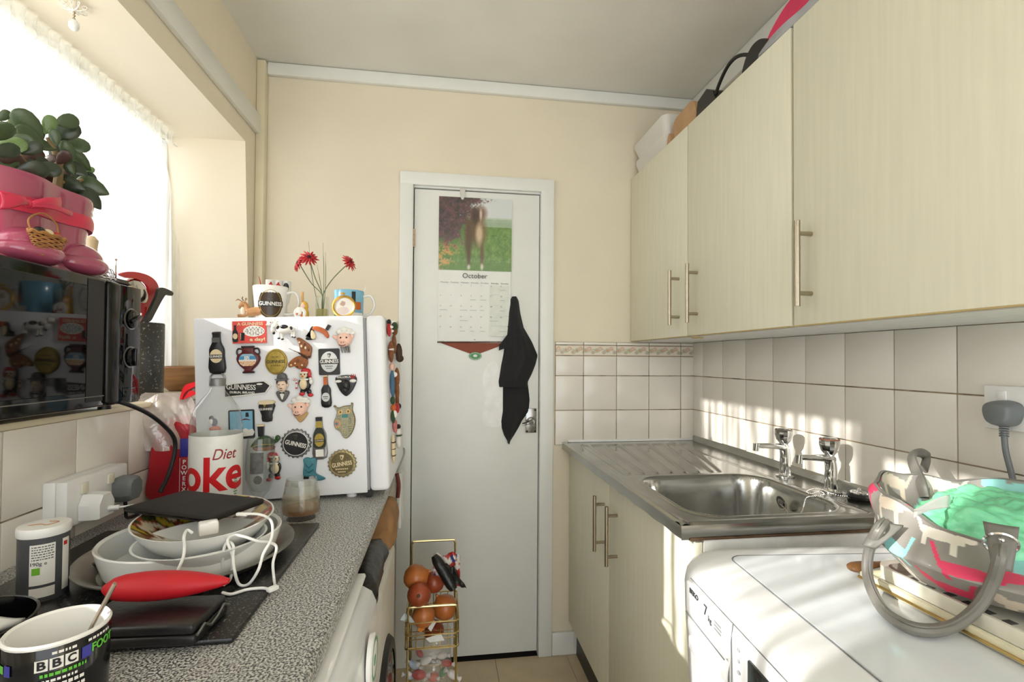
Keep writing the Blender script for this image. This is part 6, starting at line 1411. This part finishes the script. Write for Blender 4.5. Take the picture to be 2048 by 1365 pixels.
# cola bottle
bx, by = -1.634, -.857; fa = facing(bx, by)
t = thing('cola_bottle', 'empty clear plastic cola bottle with white and red label', 'bottle', (bx, by, ZW))
b = MB(); b.lathe([(.03, .002), (.044, .003), (.051, .012), (.053, .025), (.053, .19), (.0525, .215), (.05, .232), (.043, .250), (.031, .268), (.02, .281), (.0145, .289), (.0135, .295)], 44, Matrix.Translation((bx, by, ZW)), cap0=True, cap1=False)
b.lathe([(.0135, .294), (.017, .2945), (.017, .2965), (.0135, .297)], 30, Matrix.Translation((bx, by, ZW)), cap0=False, cap1=False); obj('bottle', b, m_glass, t)
b = MB(); b.lathe([(.0165, .2975), (.0168, .299), (.0168, .312), (.0158, .3145), (0, .3145)], 36, Matrix.Translation((bx, by, ZW)), cap0=False); obj('cap', b, mat('silver_cap', (134, 134, 134), .4, .5), t)
b = MB(); b.lathe([(.0535, .03), (.0537, .031), (.0537, .188), (.0535, .189)], 60, Matrix.Translation((bx, by, ZW)), cap0=False, cap1=False); lb = obj('label', b, mat('white_label', (232, 232, 228), .3), t)
m_cr = mat('cola_red', (206, 16, 26), .3)
text('lettering', 'Coke', .104, m_cr, lb, (0, 0, 0), fn=wrap(bx, by, .0538, fa-.78, ZW+.102), local=False, bold=.022, width=.205, res=5)
text('lettering', 'Diet', .034, mat('diet_dark_red', (150, 24, 34), .3), lb, (0, 0, 0), fn=wrap(bx, by, .0538, fa+.28, ZW+.148), local=False, bold=.004, width=.050, shear=.3, res=5)
text('small_print', 'NG TASTE', .0075, MATS['diet_dark_red'], lb, (0, 0, 0), fn=wrap(bx, by, .0538, fa-.35, ZW+.040), local=False, bold=.02)
b = MB()
for k in range(9): 
    pt = patch(bx, by, .0538, fa+.78, ZW+.045+.0055*k, .010 if k % 2 else .007, .0028); b.add(pt.v, pt.f)
obj('side_print', b, mat('label_green_print', (110, 140, 96), .5), lb)
# stemmed beer glass with a dark print behind the bottle
gx, gy = -1.560, -.796; fa = facing(gx, gy)
t = thing('beer_glass', 'stemmed beer glass with a grey print behind the cola bottle', 'glass', (gx, gy, ZW))
b = MB(); b.lathe([(.028, 0), (.028, .003), (.009, .008), (.006, .016), (.010, .026), (.022, .04), (.032, .07), (.0335, .10), (.032, .14), (.029, .168), (.0275, .168), (.0305, .14), (.032, .10), (.030, .07), (.018, .042), (0, .034)], 40, Matrix.Translation((gx, gy, ZW))); obj('glass', b, m_glass, t)
b = patch(gx, gy, .0335, fa-.25, ZW+.112, .03, .05, .0005); p2_ = patch(gx, gy, .032, fa-.15, ZW+.073, .018, .02, .002, 'oval'); b.add(p2_.v, p2_.f); obj('print', b, mat('smoky_print', (92, 92, 90), .5, var=.4, scale=110), t)
# tumbler with a little amber drink
gx, gy = -1.438, -.892
t = thing('tumbler', 'short tapered glass tumbler on the worktop by the fridge', 'glass', (gx, gy, ZW))
b = MB(); b.lathe([(.031, 0), (.036, .002), (.0415, .012), (.0415, .022), (.039, .045), (.034, .078), (.0318, .090), (.0305, .090), (.0325, .078), (.0375, .045), (.0398, .022), (.0385, .014), (.03, .011), (0, .0105)], 44, Matrix.Translation((gx, gy, ZW))); obj('glass', b, m_glass, t)
b = MB(); b.lathe([(0, .0112), (.03, .0115), (.038, .0145), (.0393, .022), (.0393, .0255), (0, .0255)], 40, Matrix.Translation((gx, gy, ZW))); obj('drink', b, sheer_mat('amber_drink', (196, 138, 74), .55, .08), t)
b = MB(); b.lathe([(.0372, .05), (.0335, .077)], 40, Matrix.Translation((gx, gy, ZW)), cap0=False, cap1=False); obj('etched_band', b, sheer_mat('etched_glass', (206, 206, 196), .62, .02, diffuse='diffuse'), t)
b = MB(); b.lathe([(.0385, .0265), (.0395, .05), (.0372, .062)], 40, Matrix.Translation((gx, gy, ZW+.0)), cap0=False, cap1=False); obj('film', b, sheer_mat('thin_residue', (200, 186, 150), .8, .02, diffuse='diffuse'), t)
# red tablet pouch in a clear bag with a red peg
px_, py_ = -1.797, -.703
t = thing('tablet_pouch', 'red pouch with white vertical lettering beside the cola bottle', 'pouch', (px_, py_, ZW))
m_pr = mat('pouch_red', (168, 26, 38), .3, var=.12, scale=18, bump=.25, bscale=18)
b = MB(); b.puff(sm2([(-.048, 0), (.058, 0), (.06, .08), (.054, .16), (.03, .205), (-.02, .205), (-.042, .15), (-.05, .07)], 4), .03, -.035, .85, Matrix.Translation((px_, py_, ZW+.001))); pp = obj('pouch', b, m_pr, t)
b = MB(); b.rbox(px_+.03, px_+.052, py_-.0395, py_-.036, ZW+.115, ZW+.16, .001); obj('blue_panel', b, m_pb, pp)
b = MB(); b.rbox(px_+.03, px_+.052, py_-.0395, py_-.036, ZW+.014, ZW+.113, .001); obj('text_panel', b, m_pr, pp)
b = MB(); b.tube([(px_+.031, py_-.0402, ZW+.016), (px_+.0512, py_-.0402, ZW+.016), (px_+.0512, py_-.0402, ZW+.112), (px_+.031, py_-.0402, ZW+.112)], .0006, 4, True); obj('panel_rule', b, m_mwhite, pp)
for k, ch in enumerate('POWERX'): text('lettering', ch, .0145, m_mwhite, pp, (px_+.041, py_-.0404, ZW+.102-.0135*k), local=False, bold=.02)
m_cling = sheer_mat('clear_pouch_film', (234, 222, 212), .58, .10, .15, bump=.7, bscale=22, diffuse='diffuse')
def cl(u, v):
    a = 2*PI*u; r = .066+.012*noise.noise(Vector((math.cos(a)*2, math.sin(a)*2, v*4))); k = 1-.25*abs(v-.35)
    return Vector((px_-.01+r*k*math.cos(a)*1.05-.015*v, py_+.0+.043*k*math.sin(a)*(1-.6*max(0, v-.7)/.3)+.004*math.sin(a*9+v*8), ZW+.13+.13*v+.012*math.sin(a*3)*v))
b = MB(); b.grid(60, 20, cl, closeu=True); b.f.append(tuple(range(20*60, 21*60))); b.mi.append(0); tag(obj('clear_bag', b, m_cling, angle=70), 'crumpled clear plastic bag gathered over the red pouch', 'bag')
t = thing('clothes_peg', 'red plastic clip pegged on the clear bag', 'peg', (-1.752, -.71, 1.178), Matrix.Rotation(-.35, 3, 'Y'))
b = MB(); b.prism(sm2([(-.03, -.012), (-.018, .002), (.01, .008), (.036, .012), (.036, .017), (.008, .019), (-.014, .018), (-.034, -.008)], 3), .008, -.008); obj('upper_jaw', b, m_red, t, local=True); b = MB(); b.prism([(-.03, -.014), (.012, -.010), (.02, -.006), (.012, .004), (-.01, 0)], .007, -.007); obj('lower_jaw', b, m_red, t, local=True)
b = MB(); b.tube([(.004, -.009, 0), (.004, .009, 0)], .0035, 10); obj('spring', b, m_msteel, t, local=True)

# ================================================================== on the window sill
ZS = 1.15
t = thing('microwave', 'black glossy microwave with two dials on the window sill', 'microwave', (-1.93, -1.08, ZS))
MX, MY0, MY1, MZ0, MZ1 = -1.80, -1.32, -.852, 1.162, 1.42
obj('body', MB().rbox(-2.07, MX-.022, MY0, MY1, MZ0, MZ1, .008, 3), mat('black_paint', (26, 26, 27), .3), t)
d = obj('door', MB().rbox(MX-.021, MX, MY0, -.965, MZ0, MZ1, .004, 3), m_blackgloss, t)
m_mwg = mat('smoked_glass', (9, 9, 10), .04, spec=.3)
obj('window', MB().rbox(MX-.001, MX+.0012, MY0+.02, -1.02, MZ0+.03, MZ1-.02, .001, 1), m_mwg, d)
b = MB(); b.rbox(MX, MX+.0008, -1.018, -.972, MZ0+.012, MZ1-.006, .0003, 1); obj('dark_stile', b, mat('matt_black', (12, 12, 12), .5), d)
b = MB(); b.tube([(MX+.0012, MY0, MZ0+.022), (MX+.0012, -.97, MZ0+.022)], .0012, 5); obj('lower_trim', b, m_msteel, d)
b = MB(); n_ = 10
b.add([(MX-.02+.03*math.sin(PI/2*min(1, (j+1)/n_*1.2)), -.966+.05*j/n_, z) for z in (MZ0, MZ1) for j in range(n_+1)], [(j, j+1, j+n_+2, j+n_+1) for j in range(n_)])
b = MB(); b.rbox(MX-.02, MX+.006, -.963, -.925, MZ0, MZ1-.002, .009, 4); obj('pillar', b, mat('dark_bronze_gloss', (22, 21, 18), .2, spec=.25), t)
cp = obj('control_panel', MB().rbox(MX-.021, MX+.001, -.924, MY1, MZ0, MZ1-.004, .003, 2), m_mwg, t)
for z, nm in ((1.345, 'upper'), (1.262, 'lower')):
    mt = Matrix.Translation((MX+.001, -.888, z)) @ Matrix.Rotation(PI/2, 4, 'Y')
    b = MB(); b.lathe([(.0235, 0), (.0235, .0015), (.02, .002)], 28, mt); k_ = obj('dial_ring', b, m_msteel, cp); b = MB(); b.lathe([(.021, .001), (.020, .006), (.017, .008), (0, .008)], 28, mt); k2 = obj('dial', b, m_blackgloss, k_)
    b = MB(); b.rbox(-.004, .004, -.019, .019, .006, .014, .002, 2, mt @ Matrix.Rotation(.4 if nm == 'upper' else PI/2, 4, 'Z')); obj('grip', b, m_blackgloss, k2) if False else obj('grip', b, m_blackgloss, k_)
obj('door_button', MB().rbox(MX+.001, MX+.003, -.91, -.87, MZ0+.014, MZ0+.034, .001), m_blackgloss, cp)
b = MB()
for x in (-2.05, -1.84):
    for y in (-1.28, -.90): obj('foot', MB().lathe([(.012, ZS), (.011, ZS+.0125)], 12, Matrix.Translation((x, y, 0))), m_black, t)
# pink boot planter
m_boot = mat('pink_glaze', (166, 78, 104), .12, var=.08, scale=10, coat=.5)
BC = Vector((-1.895, -1.035, MZ1+.0005))
t = thing('boot_planter', 'glossy pink planter shaped like a pair of boots, on the microwave', 'planter', BC)
def peanut(a, k): 
    c_, s_ = math.cos(a), math.sin(a); q = 1-.10*abs(s_)**6
    L_ = .118*k; W_ = .066*k
    x = math.copysign(abs(c_)**.8, c_)*W_*(1-.16*math.exp(-(s_/.22)**2)); y = math.copysign(abs(s_)**.75, s_)*L_
    return x, y
prof = [(1.0, 0), (1.06, .006), (1.03, .03), (.94, .055), (.93, .08), (.98, .11), (1.03, .124), (1.015, .128), (1.04, .133), (1.025, .139), (1.05, .146), (1.05, .156), (1.03, .160), (.97, .160), (.95, .150), (.9, .03)]
b = MB(); n = 64
for k, z in prof: b.v += [(BC.x+peanut(2*PI*i/n, k)[0], BC.y+peanut(2*PI*i/n, k)[1], BC.z+z) for i in range(n)]
b.f = [(j*n+i, j*n+(i+1) % n, (j+1)*n+(i+1) % n, (j+1)*n+i) for j in range(len(prof)-1) for i in range(n)]+[tuple(reversed(range(n)))]; b.mi = [0]*len(b.f)
obj('boots', b, m_boot, t, angle=50)
b = MB()
for y in (-.058, .058): b.ell((BC.x+.046, BC.y+y, BC.z+.024), .050, .056, .0235, 24, 14); b.ell((BC.x+.044, BC.y+y, BC.z+.036), .043, .047, .032, 24, 14)
obj('toe_cap', b, m_boot, t)
b = MB(); b.add([(BC.x+peanut(2*PI*i/n, .97)[0], BC.y+peanut(2*PI*i/n, .97)[1], BC.z+.148) for i in range(n)], [tuple(range(n))]); obj('soil', b, mat('potting_soil', (66, 50, 38), .95, var=.4, scale=120, bump=.5), t)
# ribbon and bow
m_rib = mat('pink_satin_ribbon', (206, 50, 82), .35, var=.08, scale=30)
t = thing('ribbon_bow', 'bright pink satin ribbon tied in a bow round the boot planter', 'ribbon', (BC.x, BC.y, BC.z+.12))
b = MB(); n = 80
b.v = [(BC.x+peanut(2*PI*i/n, q)[0], BC.y+peanut(2*PI*i/n, q)[1], BC.z+z+.004*math.sin(4*PI*i/n)) for q, z in ((1.03, .094), (1.055, .103), (1.055, .113), (1.03, .121)) for i in range(n)]; b.f = [(j*n+i, j*n+(i+1) % n, (j+1)*n+(i+1) % n, (j+1)*n+i) for j in range(3) for i in range(n)]; b.mi = [0]*len(b.f); obj('band', b, m_rib, t)
kx = PX(-1.822, 58, 408); b = MB(); b.ell(kx, .006, .008, .007, 12, 8); obj('knot', b, m_rib, t)
for e, w_ in (((28, 408), .022), ((0, 395), .02)): pass
def bowtail(px0, py0, px1, py1, w0, w1):
    a, c = PX(-1.818, px0, py0), PX(-1.82, px1, py1); b = MB(); s_ = Vector((0, 0, 1))
    b.grid(6, 14, lambda u, v: a+(c-a)*v+s_*((u-.5)*(w0+(w1-w0)*v))+Vector((.008*math.sin(v*PI)+.003*math.sin(u*PI), 0, .003*math.sin(v*5)))); obj('bow_tail', b, m_rib, t, solid=.0008)
bowtail(62, 408, 120, 404, .008, .026); bowtail(54, 408, 0, 398, .008, .028); bowtail(62, 412, 142, 424, .006, .012)
# tiny wicker basket hung on the planter
m_wick = mat('wicker', (168, 118, 66), .7, var=.3, scale=60)
wb = PX(-1.812, 95, 490); t = thing('wicker_basket', 'miniature wicker basket of fruit hanging in front of the boot planter', 'basket', wb)
b = MB(); rows = 11
for k in range(rows):
    f_ = k/(rows-1); q = [(wb.x+(.009+.004*f_)*math.cos(a)*.8, wb.y+(.021+.016*f_)*math.sin(a)*1.0, wb.z-.020+.034*f_+.0012*math.sin(a*8+k*PI)) for a in [2*PI*i/32 for i in range(32)]]; b.tube(q, .0017, 5, True)
b.add([(wb.x+.008*math.cos(2*PI*i/20), wb.y+.02*math.sin(2*PI*i/20), wb.z-.021) for i in range(20)], [tuple(range(20))]); obj('weave', b, m_wick, t)
b = MB(); q = [(wb.x+.0135*.8*math.cos(a), wb.y+.038*math.sin(a), wb.z+.016+.002*math.sin(a*9)) for a in [2*PI*i/40 for i in range(40)]]; b.tube(q, .0028, 6, True); obj('braided_rim', b, m_wick, t)
b = MB(); b.tube(cat_rom([(wb.x, wb.y-.034, wb.z+.014), (wb.x, wb.y-.040, wb.z+.034), (wb.x, wb.y-.012, wb.z+.052), (wb.x, wb.y+.018, wb.z+.042), (wb.x, wb.y+.024, wb.z+.016)], 6), .0015, 6); obj('handle', b, m_wick, t)
for dy, m_, nm, s_ in ((-.018, m_mblack, 'aubergine', .010), (.0, m_mcream, 'egg', .010), (.017, m_mred, 'tomato', .009)):
    b = MB(); b.ell((wb.x, wb.y+dy, wb.z+.019), s_*.8, s_, s_*.85, 12, 8); obj(nm, b, m_, t)
# jade plant
t = thing('jade_plant', 'jade plant with fleshy dark green leaves growing in the boot planter', 'plant', (BC.x, BC.y, BC.z+.14))
m_trunk = mat('jade_trunk', (134, 112, 78), .7, var=.15, scale=60)
def stem(pts, r0, r1):
    q = cat_rom([PX(x, px, py) for px, py, x in pts], 6); b = MB(); b.tube(q, [r0+(r1-r0)*k/(len(q)-1) for k in range(len(q))], 10); obj('branch', b, m_trunk, t)
stem([(112, 395, -1.89), (116, 365, -1.89), (118, 330, -1.888), (108, 300, -1.886), (95, 275, -1.89)], .009, .0035)
stem([(95, 390, -1.89), (80, 365, -1.895), (62, 345, -1.90)], .008, .006); stem([(117, 340, -1.888), (125, 315, -1.88), (128, 285, -1.88)], .005, .003)
stem([(62, 345, -1.90), (45, 320, -1.90), (42, 300, -1.90)], .006, .003); stem([(62, 350, -1.90), (20, 330, -1.90), (5, 300, -1.905)], .006, .003); stem([(118, 365, -1.89), (145, 365, -1.88), (165, 360, -1.88)], .005, .003)
mj = [mat('jade_green', (66, 84, 54), .3, var=.15, scale=30), mat('jade_dark', (46, 58, 42), .3, var=.15, scale=30), mat('jade_purple', (72, 50, 46), .3, var=.15, scale=30), mat('jade_light', (98, 122, 72), .35, var=.12, scale=30)]
lm = []
for m_ in mj:
    b = MB(); prof_ = [(0, .08), (.08, .32), (.28, .76), (.52, 1), (.76, .98), (.91, .72), (.98, .36), (1, .1)]
    vv = []; ff = []; k_ = 10
    for f_, w_ in prof_:
        for i in range(k_): a = 2*PI*i/k_; vv.append((.21*w_*math.cos(a)*.98, .055*math.sin(a)*w_**.5-.06*(f_-.5)**2, f_-.5))
    for j in range(len(prof_)-1): ff += [(j*k_+i, j*k_+(i+1) % k_, (j+1)*k_+(i+1) % k_, (j+1)*k_+i) for i in range(k_)]
    ff += [tuple(reversed(range(k_))), tuple(range((len(prof_)-1)*k_, len(prof_)*k_))]
    b.add(vv, ff); o = obj('leaf', b, m_, t, local=True); lm.append(o)
LV = [(8,232,20,30,0),(28,262,38,40,0),(22,290,34,70,3),(58,250,44,-42,0),(80,264,26,-20,1),(98,250,28,15,3),(134,243,34,60,0),(128,263,46,50,1),(147,287,40,95,0),(60,272,36,-60,0),(40,285,36,75,0),(12,302,30,60,1),(116,298,32,40,1),(126,316,28,30,2),(156,320,46,-50,0),(150,336,40,-60,1),(62,298,30,50,1),(26,318,36,-70,2),(46,312,30,80,2),(74,326,30,70,1),(92,338,36,85,1),(112,341,30,60,2),(136,332,30,-30,0),(174,342,24,60,3),(168,356,36,80,1),(186,374,48,-70,0),(182,397,42,-40,1),(150,352,36,40,1),(18,342,36,-50,0),(6,352,30,-40,1),(96,322,26,40,2),(64,342,36,60,1),(136,303,30,-20,0),(30,240,30,10,3),(4,265,32,30,0),(45,262,28,70,0),(86,290,30,-80,0),(10,325,28,80,0),(100,355,34,-30,2),(140,368,38,-75,1),(128,355,32,20,2),(38,335,34,60,0),(52,356,34,-85,1),(20,365,32,-80,1),(80,310,24,-30,2),(110,275,24,-10,0),(158,385,40,-55,1),(70,365,30,80,2)]
rl = random.Random(3)
for px, py, s_, ang, k in LV:
    x = -1.895+rl.uniform(-.035, .05); p = PX(x, px, py); o = lm[k].copy(); COL.objects.link(o); o.parent = t
    sz = s_*.00125*rl.uniform(.95, 1.1)
    vd = (CAM-p).normalized(); up = Vector((0, 0, 1)); rt_ = up.cross(vd).normalized(); up = vd.cross(rt_)
    a = math.radians(ang); zax = up*math.cos(a)-rt_*math.sin(a)*-1; zax = (zax+vd*rl.uniform(-.45, .45)).normalized(); yax = (vd+Vector((rl.uniform(-.4, .4), rl.uniform(-.4, .4), rl.uniform(-.1, .5)))); yax = (yax-zax*yax.dot(zax)).normalized(); xax = yax.cross(zax)
    R_ = Matrix((xax, yax, zax)).transposed().to_4x4()
    fat = 1.25 if s_ > 30 else 1.1
    o.matrix_basis = wm(t).inverted() @ Matrix.Translation(p) @ R_ @ Matrix.Diagonal((sz*fat*1.25, sz*1.2, sz, 1))
for o in lm: bpy.data.objects.remove(o)
# behind the planter and on the sill
p = PX(-2.03, 182, 548); b = MB(); b.lathe([(r_*1.1, z_*1.72) for r_, z_ in ((.028, 0), (.03, .004), (.03, .03), (.024, .045), (.012, .062), (.011, .072), (.013, .084), (.006, .09), (0, .09))], 24, Matrix.Translation((p.x, p.y, MZ1+.0005))); tag(obj('beige_figurine', b, mat('beige_ceramic', (206, 186, 150), .4)), 'beige ceramic figurine behind the boot planter', 'figurine')
p = PX(-1.93, 207, 552); b = MB()
for k in range(7):
    a = PI*k/7; q = [(p.x+.022*math.cos(a)*math.sin(s_), p.y+.03*math.cos(s_), MZ1+.0305+.029*math.sin(a)*math.sin(s_)) for s_ in [2*PI*i/24 for i in range(24)]]; b.tube(q, .0013, 5, True)
tag(obj('wire_whisk', b, m_chrome), 'small wire whisk ball lying on the microwave', 'whisk')
p = PX(-1.99, 228, 560); t = thing('radio', 'small black radio with a thin aerial on top of the microwave', 'radio', (p.x, p.y, MZ1+.0005))
b = MB(); b.rbox(p.x-.03, p.x+.03, p.y-.005, min(p.y+.075, MY1-.004), MZ1+.0005, MZ1+.034, .012, 3); obj('case', b, m_black, t); b = MB(); b.tube([(p.x, p.y+.008, MZ1+.03), (p.x, p.y+.006, MZ1+.1)], .0018, 6); b.ell((p.x, p.y+.006, MZ1+.102), .0036, .0036, .0036, 8, 6); obj('aerial', b, m_chrome, t)
# speckled utensil pot
m_speck = mat('speckled_black_stoneware', (46, 46, 42), .35, scale=170, col2=(150, 150, 138), thr=(.6, .68))
ux, uy = -1.955, -.585
t = thing('utensil_pot', 'tall speckled black pot of kitchen utensils on the sill', 'pot', (ux, uy, ZS))
b = MB(); b.lathe([(.058, 0), (.06, .003), (.06, .203), (.0585, .206), (.056, .203), (.056, .01), (0, .01)], 40, Matrix.Translation((ux, uy, ZS+.0005))); obj('pot', b, m_speck, t)
def yzp(pts, x, th, m, name, label, cat, extra=None):
    b = MB(); q = sm2([(PX(x, px, py).y, PX(x, px, py).z) for px, py in pts], 4); mt = Matrix.Translation((x, 0, 0)) @ Matrix(((0,-1,0,0),(1,0,0,0),(0,0,1,0),(0,0,0,1))); b.prism(q, th/2, -th/2, mt)
    if extra: b.tube([Vector(e) for e in extra], .006, 8)
    return tag(obj(name, b, m, smooth=False), label, cat)
yzp([(238, 549), (252, 544), (275, 545), (300, 554), (314, 570), (315, 590), (308, 618), (296, 624), (282, 626), (280, 610), (290, 600), (296, 585), (290, 568), (270, 558), (250, 556)], -1.965, .006, m_red, 'red_turner', 'red plastic turner standing in the speckled utensil pot', 'turner', [PX(-1.965, 290, 615), (-1.965, uy, ZS+.05)])
yzp([(284, 645), (296, 625), (310, 595), (318, 576), (335, 580), (344, 586), (341, 592), (330, 590), (322, 600), (308, 626), (298, 643)], -1.94, .008, m_black, 'black_slotted_spoon', 'black slotted utensil leaning out of the speckled pot', 'utensil', [PX(-1.94, 292, 640), (-1.95, uy+.01, ZS+.04)])
p = PX(-1.975, 272, 585); b = MB(); b.ell(p, .02, .05, .034, 20, 10, rot=RX(-.5)); b.tube([p, (-1.96, uy-.01, ZS+.05)], .004, 8); tag(obj('steel_ladle', b, mat('polished_steel', (196, 194, 188), .15, 1)), 'polished steel ladle behind the red turner', 'ladle')
# wooden bowl
wx, wy = -1.995, -.262
b = MB(); b.lathe([(.05, 0), (.055, .003), (.09, .03), (.108, .06), (.112, .08), (.107, .081), (.10, .06), (.08, .03), (0, .012)], 40, Matrix.Translation((wx, wy, ZS+.0005)), sx=.75); tag(obj('wooden_bowl', b, mat('turned_wood', (152, 110, 72), .45, var=.3, scale=10, stretch=(1, 1, 8))), 'brown wooden bowl on the window sill beside the fridge', 'bowl')
